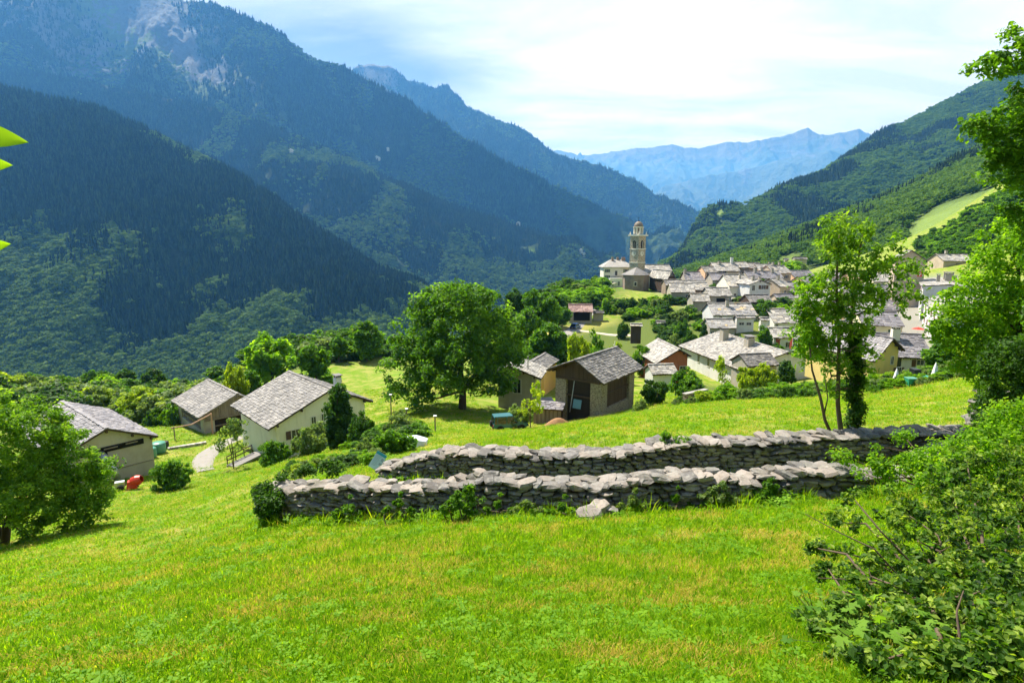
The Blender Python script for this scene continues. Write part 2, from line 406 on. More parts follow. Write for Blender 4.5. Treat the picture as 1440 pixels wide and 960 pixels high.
# near left ridge with single trees that can be told apart
mass('near_left_ridge', [(-600, 20, 1900), (-300, 70, 1850), (-100, 108, 1800), (0, 128, 1750), (60, 142, 1720), (140, 160, 1700), (220, 196, 1650), (300, 232, 1600), (360, 270, 1550), (420, 310, 1500), (480, 350, 1480), (540, 388, 1450), (600, 412, 1450), (680, 430, 1500), (760, 440, 1600)],
     [(-700, 600, 800), (0, 600, 780), (300, 600, 780), (600, 590, 850), (800, 560, 1000)], 420, 220, mm_near, 1.0, 95, 300, 18, 60, 4, 4,
     rock=lambda U, T, X, Y, Z, sp, rg: 0.5 * blob(U, T, 280, 0.62, 26, 0.03) + 0.35 * blob(U, T, 420, 0.12, 12, 0.05),
     grass=lambda U, T, X, Y, Z, sp, rg: blob(U, T, 470, 0.30, 14, 0.018) + 0.9 * blob(U, T, 555, 0.28, 8, 0.05) + 0.8 * blob(U, T, 190, 0.80, 12, 0.012) + 0.7 * blob(U, T, 262, 0.8, 30, 0.01))
# right mountain and the green slope in front of it
mass('right_mountain', [(900, 392, 1500), (940, 372, 1550), (952, 358, 1600), (965, 338, 1650), (975, 318, 1650), (985, 301, 1700), (1000, 291, 1700), (1020, 287, 1700), (1045, 287, 1700), (1065, 280, 1750), (1095, 263, 1800), (1130, 252, 1900), (1160, 241, 1950), (1180, 224, 2000), (1210, 206, 2050), (1240, 184, 2100), (1265, 178, 2150), (1300, 158, 2200), (1330, 143, 2200), (1360, 127, 2250), (1392, 112, 2300), (1440, 84, 2300), (1600, 10, 2400), (1750, -30, 2400)],
     [(880, 400, 1350), (1000, 400, 1150), (1200, 400, 1100), (1440, 380, 1100), (1800, 330, 1100)], 360, 180, mm_right, 1.0, 60, 330, 22, 80, 6, 8,
     rock=lambda U, T, X, Y, Z, sp, rg: 0.55 * blob(U, T, 1010, 0.45, 45, 0.26) + 0.4 * blob(U, T, 1140, 0.35, 14, 0.1) + 0.45 * blob(U, T, 1345, 0.3, 20, 0.12),
     grass=lambda U, T, X, Y, Z, sp, rg: blob(U, T, 1013, 0.10, 7, 0.06) + 0.9 * blob(U, T, 1052, 0.04, 14, 0.03) + 0.7 * blob(U, T, 1140, 0.06, 10, 0.03) + 0.6 * blob(U, T, 1080, 0.09, 12, 0.02))
mass('green_slope', [(930, 392, 1000), (975, 378, 950), (1020, 362, 930), (1060, 348, 900), (1100, 332, 900), (1140, 318, 880), (1180, 302, 880), (1220, 288, 870), (1260, 270, 860), (1300, 250, 860), (1340, 228, 850), (1380, 208, 850), (1440, 180, 850), (1600, 110, 850), (1800, 60, 850)],
     [(930, 396, 800), (1040, 396, 420), (1140, 392, 370), (1240, 388, 330), (1340, 372, 290), (1440, 352, 270), (1800, 330, 260)], 300, 160, mm_right, 1.0, 10, 200, 3, 40, 2, 9,
     grass=lambda U, T, X, Y, Z, sp, rg: 1.6 * np.exp(-((T - (0.82 - (U - 1380) * 0.0002)) / 0.125) ** 2) * np.clip((U - 1262) / 40, 0, 1) + 0.9 * blob(U, T, 1110, 0.8, 30, 0.1) + 0.9 * np.clip((T - 0.86) * 8, 0, 1) + 0.6 * blob(U, T, 1110, 0.4, 16, 0.05))

# valley floor far below
m, t, out = mat('valley_floor_fields'); v = position(t)
cf = mix(t, ramp(t, noise(t, v, 0.004, 6, 0.6), [(0.45, (0, 0, 0)), (0.55, (1, 1, 1))]), (0.03, 0.05, 0.02), (0.08, 0.12, 0.03))
bsdf(t, out, cf, 0.95, 0.1)
n = 60; gx = np.linspace(-21000, 21000, n); gy = np.linspace(-4500, 25500, n)
GX, GY = np.meshgrid(gx, gy); GZ = -375 + 25 * fbm(GX / 900, GY / 900, 3, 77)
I = np.arange(n * n).reshape(n, n)
link('valley_floor', quads('valley_floor', np.stack([GX, GY, GZ], 2).reshape(-1, 3), np.stack([I[:-1, :-1], I[:-1, 1:], I[1:, 1:], I[1:, :-1]], 2).reshape(-1, 4), smooth=True, mats=[m]), kind='structure')

# ------------------------------------------------------------------ near terrain: thin plate surface through surveyed points
CP = [(720, 960, 3.0), (0, 960, 3.6), (1440, 960, 3.0), (720, 850, 5.5), (300, 850, 6.6), (0, 900, 7), (1200, 850, 5.2), (1440, 850, 4.6), (720, 780, 8.5), (1100, 780, 8.0), (1350, 740, 8.2),
      (720, 722, 12), (500, 735, 13), (365, 738, 14), (940, 716, 12), (1100, 706, 12), (1250, 690, 12.5), (1440, 660, 12.5),
      (300, 760, 18), (0, 800, 15.5), (0, 770, 24), (-200, 800, 22), (-300, 700, 40), (120, 730, 27), (200, 720, 32), (60, 700, 42),
      (530, 686, 17.6), (700, 692, 16.9), (900, 688, 16.5), (1100, 674, 16.5), (1300, 646, 17), (560, 655, 20.5), (700, 636, 19.6), (900, 634, 19), (1100, 616, 19), (1300, 606, 19.4), (1440, 600, 18),
      (440, 668, 27), (560, 650, 28), (620, 612, 45), (400, 650, 40), (210, 676, 50), (290, 655, 57), (400, 640, 60), (330, 618, 66), (300, 600, 78), (250, 612, 70),
      (700, 606, 54), (840, 584, 61), (1000, 566, 50), (1150, 562, 46), (1250, 556, 40), (1350, 546, 35), (900, 575, 60),
      (520, 535, 100), (500, 562, 85), (420, 560, 90), (640, 576, 72), (720, 560, 85), (760, 548, 92),
      (100, 575, 95), (200, 590, 85), (100, 566, 130), (300, 560, 120), (-200, 580, 120), (-100, 620, 70),
      (1030, 540, 100), (1100, 548, 75), (950, 545, 90), (1240, 535, 72), (1360, 515, 75), (1440, 500, 60),
      (920, 495, 130), (860, 470, 150), (850, 440, 172), (770, 470, 140), (818, 449, 165), (790, 456, 160), (890, 412, 232), (850, 409, 240), (1000, 430, 175), (1070, 425, 165),
      (1300, 472, 130), (1290, 420, 170), (1110, 470, 140), (1100, 391, 256), (1000, 398, 238), (1070, 424, 182), (1110, 432, 165), (1150, 420, 180), (1330, 378, 200), (1250, 384, 250), (1440, 360, 200)]
CW = [P(*c) for c in CP]
CW += [np.array(p, float) for p in [(0, 0.3, CAM_Z - 1.62), (0, -8, CAM_Z + 0.5), (-8, -3, CAM_Z - 0.8), (8, -3, CAM_Z + 0.6), (0, -60, CAM_Z + 20), (-60, -30, CAM_Z + 2), (60, -30, CAM_Z + 25), (3.4, 3.2, CAM_Z - 2.2), (12, 9, CAM_Z - 3.6),
      (-120, 160, -28), (-260, 160, -90), (-60, 185, -14), (-40, 230, -50), (-60, 330, -130), (20, 290, -20), (30, 400, -110), (-260, 320, -190), (120, 420, -60), (140, 330, 10), (240, 330, 38), (360, 250, 80), (330, 100, 70), (200, 60, 45), (120, 30, 37), (-150, 40, -14), (-260, 40, -60), (90, 60, 25), (400, 420, 120), (-400, 100, -150)]]
CW = np.array(CW)
def tps_fit(Pt, lam=0.05):
    n = len(Pt); d = np.hypot(Pt[:, None, 0] - Pt[None, :, 0], Pt[:, None, 1] - Pt[None, :, 1])
    K = np.where(d > 0, d * d * np.log(d + 1e-12), 0) / 100 + np.eye(n) * lam
    A = np.zeros((n + 3, n + 3)); A[:n, :n] = K; A[:n, n] = 1; A[:n, n + 1:] = Pt[:, :2]; A[n, :n] = 1; A[n + 1:, :n] = Pt[:, :2].T
    b = np.zeros(n + 3); b[:n] = Pt[:, 2]
    return np.linalg.solve(A, b)
# fitted in log-polar-ish space so that near points keep their detail
def warp(x, y):
    r = np.hypot(x, y) + 1e-6; k = np.log1p(r / 6.0) / r * 30
    return x * k, y * k
_w = np.array([[*warp(p[0], p[1]), 0] for p in CW]); _w[:, 2] = CW[:, 2]
TW = tps_fit(_w)
def ground_z(x, y):
    x = np.atleast_1d(np.asarray(x, float)); y = np.atleast_1d(np.asarray(y, float)); sh = x.shape
    a, b = warp(x.ravel(), y.ravel())
    out = np.empty(len(a))
    for i in range(0, len(a), 40000):
        d = np.hypot(a[i:i + 40000, None] - _w[None, :, 0], b[i:i + 40000, None] - _w[None, :, 1])
        K = np.where(d > 0, d * d * np.log(d + 1e-12), 0) / 100
        out[i:i + 40000] = K @ TW[:-3] + TW[-3] + TW[-2] * a[i:i + 40000] + TW[-1] * b[i:i + 40000]
    return out.reshape(sh)
def gz(x, y): return float(ground_z(x, y)[0])
def hit(u, v, ymin=1.5, ymax=420):
    """where the line of sight meets the ground"""
    Ys = np.geomspace(ymin, ymax, 260)
    pts = np.array([P(u, v, Y) for Y in Ys]); g = ground_z(pts[:, 0], pts[:, 1]); s = pts[:, 2] - g
    k = np.where(s < 0)[0]
    if len(k) == 0: return pts[-1]
    k = k[0]
    if k == 0: return pts[0]
    f = s[k - 1] / (s[k - 1] - s[k]); Y = Ys[k - 1] * (1 - f) + Ys[k] * f
    p = P(u, v, Y); p[2] = gz(p[0], p[1]); return p

ang = np.radians(np.concatenate([np.linspace(-78, 78, 420), np.linspace(82, 278, 50)]))
rad_ = np.concatenate([[0.0], np.geomspace(0.5, 430, 190)])
A2, R2 = np.meshgrid(ang, rad_)
TX, TY = R2 * np.sin(A2), R2 * np.cos(A2)
TZ = ground_z(TX, TY)
TZ += 0.05 * (fbm(TX / 1.3, TY / 1.3, 4, 90) - 0.5) * np.clip(R2 / 3, 0, 1) + 0.35 * (fbm(TX / 9, TY / 9, 3, 91) - 0.5) * np.clip((R2 - 5) / 30, 0, 1)
def near(x, y, pts, r):
    """soft mask round a polyline"""
    pts = np.asarray(pts, float); d = np.full(np.shape(x), 1e9)
    for a, b in zip(pts[:-1], pts[1:]):
        ab = b - a; L = (ab ** 2).sum() + 1e-9
        t_ = np.clip(((x - a[0]) * ab[0] + (y - a[1]) * ab[1]) / L, 0, 1)
        d = np.minimum(d, np.hypot(x - a[0] - t_ * ab[0], y - a[1] - t_ * ab[1]))
    return np.clip((r - d) / (0.35 * r) + 0.5, 0, 1)
def g2(u, v): p = hit(u, v); return (p[0], p[1])
village = near(TX, TY, [(78, 172), (78, 236), (112, 232), (125, 165), (108, 125)], 24)
lane_pts = [(-9.5, 20.5), (-4, 14.6), (0, 14.3), (6, 14.2), (12, 14.6)]
dry = near(TX, TY, [g2(640, 622), g2(680, 612), g2(760, 596)], 2.2) * 0.9 + near(TX, TY, [g2(300, 628), g2(240, 640)], 2.0) * 0.5 \
    + near(TX, TY, [g2(900, 575), g2(985, 566), g2(1040, 560)], 1.2) + near(TX, TY, [g2(860, 470), g2(830, 480)], 15) * 0.75 + near(TX, TY, [g2(380, 600), g2(300, 605)], 3) * 0.35
dirt = near(TX, TY, [g2(800, 590), g2(830, 588)], 1.6) + near(TX, TY, [g2(1340, 545), g2(1300, 550)], 1.6) * 0.6 + near(TX, TY, lane_pts, 0.7) * 0.25
wild = np.clip((np.hypot(TX, TY) - 300) / 30, 0, 1) * np.clip((120 - TX) / 40, 0, 1) + near(TX, TY, [(-130, 150), (-60, 150), (-10, 190), (30, 300)], 40) * (TY > 110)
rough_ = near(TX, TY, [g2(970, 545), g2(1100, 545), g2(1240, 536), g2(1330, 520)], 7) + near(TX, TY, [g2(980, 480), g2(900, 480), g2(960, 455)], 18)
m, t, out = mat('meadow_turf'); v = position(t)
n1 = noise(t, v, 0.55, 6, 0.68); n2 = noise(t, v, 7.0, 6, 0.75); n3 = noise(t, v, 0.06, 4, 0.6); n4 = noise(t, v, 30.0, 3, 0.7)
c = mix(t, ramp(t, n2, [(0.32, (0, 0, 0)), (0.62, (1, 1, 1))]), (0.072, 0.142, 0.005), (0.165, 0.250, 0.008))
c = mix(t, mth(t, 'MULTIPLY', ramp(t, n1, [(0.44, (0, 0, 0)), (0.60, (1, 1, 1))]), 0.75), c, (0.34, 0.28, 0.09))
c = mix(t, mth(t, 'MULTIPLY', ramp(t, n3, [(0.4, (0, 0, 0)), (0.62, (1, 1, 1))]), 0.35), c, (0.10, 0.20, 0.008))
fd = mth(t, 'ADD', attr(t, 'dry'), mth(t, 'MULTIPLY', mth(t, 'SUBTRACT', n2, 0.5), 0.9))
c = mix(t, mth(t, 'MULTIPLY', ramp(t, fd, [(0.3, (0, 0, 0)), (0.8, (1, 1, 1))]), 0.75), c, (0.42, 0.36, 0.10))
fe = mth(t, 'ADD', attr(t, 'dirt'), mth(t, 'MULTIPLY', mth(t, 'SUBTRACT', n2, 0.5), 0.8))
c = mix(t, ramp(t, fe, [(0.45, (0, 0, 0)), (0.7, (1, 1, 1))]), c, (0.30, 0.21, 0.12))
c = mix(t, attr(t, 'wild'), c, mix(t, n2, (0.02, 0.04, 0.008), (0.05, 0.085, 0.015)))
c = mix(t, attr(t, 'rough'), c, mix(t, n2, (0.035, 0.07, 0.012), (0.14, 0.17, 0.03)))
c = mix(t, attr(t, 'pave'), c, mix(t, n2, (0.17, 0.165, 0.14), (0.26, 0.25, 0.21)))
bsdf(t, out, c, 0.85, 0.12, n4, 0.6, 0.03)
M_turf = m
nr, na = TX.shape
I = np.arange(nr * na).reshape(nr, na)
I2 = np.concatenate([I, I[:, :1]], 1)
Q = np.stack([I2[:-1, :-1], I2[1:, :-1], I2[1:, 1:], I2[:-1, 1:]], 2).reshape(-1, 4)
me = quads('hillside_ground', np.stack([TX, TY, TZ], 2).reshape(-1, 3), Q, smooth=True, mats=[M_turf],
           attrs={k: ('POINT', np.clip(a_, 0, 1).ravel()) for k, a_ in dict(dry=dry, dirt=dirt, wild=wild, rough=rough_, pave=village).items()})
ground = link('ground', me, kind='structure')

def strip(name, pts, w, mt, lift=0.06, seg=40, smoothing=True, wob=0.0):
    pts = np.asarray(pts, float); d = np.concatenate([[0], np.cumsum(np.hypot(*np.diff(pts, axis=0).T))])
    s = np.linspace(0, d[-1], seg)
    if len(pts) > 3 and smoothing:
        co = np.polyfit(d / d[-1], pts, min(4, len(pts) - 1)); T_ = s / d[-1]
        C_ = sum(co[k][None, :] * (T_ ** (len(co) - 1 - k))[:, None] for k in range(len(co)))
    else: C_ = np.stack([np.interp(s, d, pts[:, k]) for k in (0, 1)], 1)
    tg = np.gradient(C_, axis=0); tg /= np.hypot(tg[:, 0], tg[:, 1])[:, None]; nn = np.stack([-tg[:, 1], tg[:, 0]], 1)
    w = np.interp(s, d, np.broadcast_to(w, len(pts)).astype(float)) if np.ndim(w) else np.full(seg, float(w))
    V = []; k = 7
    for j in np.linspace(-.5, .5, k):
        wj = w * (1 + wob * (vnoise(s * 0.6, s * 0 + j * 2, 5) - .5))
        p = C_ + nn * (j * wj)[:, None]; z = ground_z(p[:, 0], p[:, 1]) + lift
        if abs(j) == .5: z = z - lift - 0.15
        V.append(np.stack([p[:, 0], p[:, 1], z], 1))
    V = np.stack(V, 1).reshape(-1, 3); I = np.arange(seg * k).reshape(seg, k)
    return link(name, quads(name, V, np.stack([I[:-1, :-1], I[:-1, 1:], I[1:, 1:], I[1:, :-1]], 2).reshape(-1, 4), smooth=True, mats=[mt]), kind='structure')
m, t, out = mat('concrete_path'); v = position(t)
c = mix(t, noise(t, v, 1.5, 6, 0.7), (0.20, 0.185, 0.165), (0.32, 0.30, 0.27))
bsdf(t, out, c, 0.9, 0.2, noise(t, v, 20, 4), 0.3, 0.01); M_path = m

# ------------------------------------------------------------------ wooded slopes: many trees nobody could count
def src_mesh_conifer(seed, mt):
    r = np.random.default_rng(seed); V = []; F = []; T = []
    k = 7
    for lv in range(5):
        z0 = 0.12 + lv * 0.16; z1 = z0 + 0.34 - lv * 0.02; rr = 0.21 * (1 - lv * 0.19)
        b = len(V)
        for j in range(k):
            a = j * 2 * PI / k + lv * .5; q = rr * r.uniform(0.65, 1.25)
            V.append((q * math.cos(a), q * math.sin(a), z0 + r.uniform(-.04, .04)))
        V.append((r.uniform(-.01, .01), r.uniform(-.01, .01), min(z1, 1.0)))
        for j in range(k): F.append((b + j, b + (j + 1) % k, b + k)); T.append(r.uniform(0, 1))
    return quads('conifer_source', np.array(V), F, mats=[mt], attrs={'tint': ('FACE', T)})
def src_mesh_broad(seed, mt, n=150):
    r = np.random.default_rng(seed); V = []; F = []; T = []
    bl = [(r.uniform(-.24, .24), r.uniform(-.24, .24), r.uniform(.35, .78), r.uniform(.16, .28)) for _ in range(7)]
    for i in range(n):
        b = bl[i % 7]; d = r.normal(size=3); d /= np.linalg.norm(d); d[2] = abs(d[2]) * .8 + d[2] * .2
        c = np.array(b[:3]) + d * b[3] * r.uniform(.75, 1.05)
        a = np.cross(d, r.normal(size=3)); a /= np.linalg.norm(a); e = np.cross(d, a); s = r.uniform(.06, .1)
        k = len(V)
        V += [c + s * (a + e * .3), c + s * (e - a * .3) + d * .03, c - s * (a + e * .2) - d * .02, c - s * (e - a * .2)]
        F.append((k, k + 1, k + 2, k + 3)); T.append(r.uniform(0, 1))
    return quads('broadleaf_source', np.array(V), F, mats=[mt], attrs={'tint': ('FACE', T)})
def source_collection(name, meshes):
    c = bpy.data.collections.new(name)
    for i, me in enumerate(meshes): c.objects.link(bpy.data.objects.new(f'{name}_{chr(97 + i)}', me))
    return c
def instancer(name, Pts, rot, scl, idx, coll, kind='stuff', parent=None):
    n = len(Pts)
    me = bpy.data.meshes.new(name); me.vertices.add(n); me.vertices.foreach_set('co', np.ascontiguousarray(Pts, np.float32).ravel())
    a = me.attributes.new('rot', 'FLOAT_VECTOR', 'POINT'); a.data.foreach_set('vector', np.ascontiguousarray(rot, np.float32).ravel())
    a = me.attributes.new('scl', 'FLOAT_VECTOR', 'POINT'); a.data.foreach_set('vector', np.ascontiguousarray(scl, np.float32).ravel())
    a = me.attributes.new('idx', 'INT', 'POINT'); a.data.foreach_set('value', np.ascontiguousarray(idx, np.int32))
    o = link(name, me, parent, kind=kind)
    g = bpy.data.node_groups.new(name + '_nodes', 'GeometryNodeTree')
    g.interface.new_socket('Geometry', in_out='INPUT', socket_type='NodeSocketGeometry')
    g.interface.new_socket('Geometry', in_out='OUTPUT', socket_type='NodeSocketGeometry')
    gi, go = g.nodes.new('NodeGroupInput'), g.nodes.new('NodeGroupOutput')
    iop = g.nodes.new('GeometryNodeInstanceOnPoints'); ci = g.nodes.new('GeometryNodeCollectionInfo')
    ci.inputs['Collection'].default_value = coll; ci.inputs['Separate Children'].default_value = True; ci.inputs['Reset Children'].default_value = True
    def na_(nm, ty):
        q = g.nodes.new('GeometryNodeInputNamedAttribute'); q.data_type = ty; q.inputs['Name'].default_value = nm
        return [s for s in q.outputs if s.enabled and s.name == 'Attribute'][0]
    g.links.new(gi.outputs[0], iop.inputs['Points']); g.links.new(ci.outputs[0], iop.inputs['Instance'])
    iop.inputs['Pick Instance'].default_value = True
    g.links.new(na_('idx', 'INT'), iop.inputs['Instance Index'])
    g.links.new(na_('rot', 'FLOAT_VECTOR'), iop.inputs['Rotation'])
    g.links.new(na_('scl', 'FLOAT_VECTOR'), iop.inputs['Scale'])
    g.links.new(iop.outputs[0], go.inputs[0])
    md = o.modifiers.new('instances', 'NODES'); md.node_group = g
    return o
def M_forest(name, stops, trans=0.15):
    m, t, out = mat(name)
    f = mth(t, 'ADD', mth(t, 'MULTIPLY', attr(t, 'tint'), 0.4), mth(t, 'MULTIPLY', objrand(t), 0.6))
    c = ramp(t, f, stops)
    b = nd(t, 'ShaderNodeBsdfPrincipled', Roughness=0.9); b.inputs['Specular IOR Level'].default_value = 0.12
    t.links.new(c, b.inputs['Base Color']); tr = nd(t, 'ShaderNodeBsdfTranslucent'); t.links.new(mix(t, 1.0, c, (1.6, 1.6, 0.8), 'MULTIPLY'), tr.inputs[0])
    mx = nd(t, 'ShaderNodeMixShader'); mx.inputs[0].default_value = trans
    t.links.new(b.outputs[0], mx.inputs[1]); t.links.new(tr.outputs[0], mx.inputs[2]); t.links.new(mx.outputs[0], out.inputs[0]); return m
mf_con = M_forest('conifer_needles', [(0, (0.004, 0.011, 0.005)), (0.5, (0.016, 0.034, 0.011)), (1, (0.05, 0.085, 0.025))], 0.08)
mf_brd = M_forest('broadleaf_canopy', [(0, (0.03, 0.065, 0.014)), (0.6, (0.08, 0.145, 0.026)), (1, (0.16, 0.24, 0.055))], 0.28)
mf_brt = M_forest('sunny_canopy', [(0, (0.035, 0.085, 0.010)), (0.6, (0.095, 0.18, 0.020)), (1, (0.17, 0.26, 0.035))], 0.35)  # brighter copy of the broadleaf canopy, slope sunlight put into its colour
coll_f = source_collection('forest_source', [src_mesh_conifer(1, mf_con), src_mesh_conifer(2, mf_con), src_mesh_broad(3, mf_brd), src_mesh_broad(4, mf_brd), src_mesh_broad(5, mf_brt), src_mesh_broad(6, mf_brt)])
def forest(name, massn, n, hs, conf, umin=-60, umax=1500, sunny=False, seed=0, tmax=1.0, keep=0.2):
    """conf(U,T,X,Y) gives the share of conifers"""
    M = MASSES[massn]; G = M['G'][M['nb']:]; rk = M['rk'][M['nb']:]; gs = M['gs'][M['nb']:]; U = M['U'][M['nb']:]; T = M['T'][M['nb']:]
    r = np.random.default_rng(seed)
    e1 = G[1:, :-1] - G[:-1, :-1]; e2 = G[:-1, 1:] - G[:-1, :-1]
    ar = np.linalg.norm(np.cross(e1, e2), axis=2) * (U[:-1, :-1] > umin) * (U[:-1, :-1] < umax) * (T[:-1, :-1] <= tmax)
    pk = r.choice(ar.size, n, p=(ar / ar.sum()).ravel()); i, j = np.unravel_index(pk, ar.shape)
    a, b = r.random(n), r.random(n)
    bl = lambda A: (A[i, j].T * (1 - a) * (1 - b) + A[i + 1, j].T * a * (1 - b) + A[i, j + 1].T * (1 - a) * b + A[i + 1, j + 1].T * a * b).T
    pts = bl(G); R_, Gs, UU, TT = bl(rk), bl(gs), bl(U), bl(T)
    ok = (r.random(n) > R_ * 1.5 - 0.15) & (r.random(n) > Gs * 1.6 - keep)
    nzv = fbm(pts[:, 0] / 55, pts[:, 1] / 55, 3, 42)
    ok &= nzv > 0.22
    pts, UU, TT, nzv = pts[ok], UU[ok], TT[ok], nzv[ok]; n = len(pts)
    cf = conf(UU, TT, pts[:, 0], pts[:, 1]) + (fbm(pts[:, 0] / 160, pts[:, 1] / 160, 4, 43) - 0.5) * 3.4
    con = cf + r.normal(size=n) * 0.12 > 0.5
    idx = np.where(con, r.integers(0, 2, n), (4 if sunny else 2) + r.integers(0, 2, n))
    h = hs * r.uniform(0.6, 1.15, n) * np.where(con, 1.15, 0.72)
    wd = h * np.where(con, r.uniform(.8, 1.1, n), r.uniform(1.0, 1.35, n))
    pts[:, 2] -= h * 0.08
    return instancer(name, pts, np.stack([np.zeros(n), np.zeros(n), r.uniform(0, 6.28, n)], 1), np.stack([wd, wd, h], 1), idx, coll_f)
forest('near_ridge_forest', 'near_left_ridge', 46000, 28, lambda U, T, X, Y: 1.15 - 1.2 * np.clip((T - 0.42) * 2.2, 0, 1) - 0.25 * np.clip((U - 420) / 250, 0, 1) + 0 * X, seed=1, umin=-80, umax=760, tmax=1.0)
forest('middle_ridge_forest', 'middle_left_ridge', 62000, 22, lambda U, T, X, Y: 1.0 - 0.75 * T, seed=2, umin=-60, umax=930)
forest('high_mountain_forest', 'high_left_mountain', 70000, 26, lambda U, T, X, Y: 0.95 - 0.5 * T, seed=3, umin=-60, umax=985)
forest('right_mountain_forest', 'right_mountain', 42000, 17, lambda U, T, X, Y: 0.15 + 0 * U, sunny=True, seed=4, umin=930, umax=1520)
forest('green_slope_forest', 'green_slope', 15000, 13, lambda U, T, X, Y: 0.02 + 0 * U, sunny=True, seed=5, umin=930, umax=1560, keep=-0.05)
forest('peak_ridge_forest', 'peak_ridge', 36000, 27, lambda U, T, X, Y: 0.9 - 0.4 * T, seed=6, umin=480, umax=1000)

# ------------------------------------------------------------------ buildings
TILE_GREY = M_slab('stone_slab_grey', (0.07, 0.065, 0.06), (0.20, 0.185, 0.17), (0.26, 0.235, 0.20))
TILE_PALE = M_slab('stone_slab_pale', (0.15, 0.14, 0.125), (0.40, 0.375, 0.335), (0.48, 0.42, 0.32))
TILE_MID = M_slab('stone_slab_weathered', (0.09, 0.082, 0.072), (0.27, 0.25, 0.22), (0.36, 0.31, 0.24))
TILE_OCHRE = M_slab('stone_slab_ochre', (0.18, 0.175, 0.175), (0.38, 0.355, 0.32), (0.54, 0.36, 0.12))
TILE_VIOLET = M_slab('stone_slab_violet', (0.10, 0.092, 0.10), (0.23, 0.215, 0.225), (0.30, 0.27, 0.25))
TILE_RED = M_slab('clay_tile_brown', (0.17, 0.09, 0.075), (0.30, 0.19, 0.16), (0.36, 0.24, 0.19))
CREAM = M_plaster('cream_plaster', (0.70, 0.62, 0.42), amt=0.25)
CREAM2 = M_plaster('pale_cream_plaster', (0.72, 0.68, 0.56), amt=0.25)
YELLOW = M_plaster('yellow_plaster', (0.74, 0.56, 0.20), amt=0.25)
WHITE = M_plaster('white_plaster', (0.62, 0.61, 0.58), amt=0.22)
ORANGE = M_plaster('orange_plaster', (0.74, 0.40, 0.14), amt=0.2)
PEACH = M_plaster('peach_plaster', (0.72, 0.46, 0.27), amt=0.3)
BEIGE = M_plaster('beige_plaster', (0.52, 0.42, 0.30), amt=0.5)
GREYP = M_plaster('grey_render', (0.38, 0.345, 0.28), amt=0.6)
BROWNP = M_plaster('brown_stone_render', (0.30, 0.23, 0.18), (0.13, 0.10, 0.08), amt=0.8)
WOOD_D = M_wood('dark_weathered_boards', (0.060, 0.040, 0.028))
WOOD_G = M_wood('grey_weathered_boards', (0.16, 0.13, 0.10))
WOOD_R = M_wood('red_brown_boards', (0.30, 0.10, 0.045), 0.35)
GLASS = M_plain('window_glass', (0.02, 0.025, 0.03), 0.12, 0.5, var=0.2)
FRAME_W = M_plain('white_window_paint', (0.62, 0.60, 0.55), 0.5)
SHUT_G = M_plain('green_shutter_paint', (0.05, 0.10, 0.06), 0.6)
SHUT_B = M_plain('brown_shutter_paint', (0.10, 0.055, 0.035), 0.6)
SHUT_R = M_plain('red_shutter_paint', (0.28, 0.05, 0.03), 0.6)
DARK = M_plain('dark_interior', (0.012, 0.011, 0.010), 0.9, 0.1)  # black that stands in for shade inside openings; also railing and clock hands
METAL = M_plain('zinc_metal', (0.42, 0.44, 0.47), 0.38, 0.5, 0.8)
def M_masonry(name, base, dark, sc=2.6):
    m, t, out = mat(name); v = coord(t)
    mp_ = nd(t, 'ShaderNodeMapping'); mp_.inputs['Scale'].default_value = (1, 1, 2.1); t.links.new(v, mp_.inputs[0])
    vo = nd(t, 'ShaderNodeTexVoronoi', feature='DISTANCE_TO_EDGE', Scale=sc); t.links.new(mp_.outputs[0], vo.inputs['Vector'])
    vc = nd(t, 'ShaderNodeTexVoronoi', feature='F1', Scale=sc); t.links.new(mp_.outputs[0], vc.inputs['Vector'])
    c = mix(t, noise(t, v, 1.2, 6, 0.7), base, dark)
    c = mix(t, 0.45, c, mix(t, vc.outputs['Color'], base, tuple(x * 1.25 for x in base)), 'MIX')
    e = ramp(t, vo.outputs[0], [(0.0, (0, 0, 0)), (0.09, (1, 1, 1))])
    c = mix(t, e, tuple(x * 0.45 for x in dark), c)
    bsdf(t, out, c, 0.95, 0.15, e, 0.6, 0.03); return m
MASON = M_masonry('rubble_masonry', (0.30, 0.265, 0.19), (0.16, 0.135, 0.10))
MASON_D = M_masonry('dark_rubble_masonry', (0.27, 0.23, 0.19), (0.13, 0.11, 0.09))

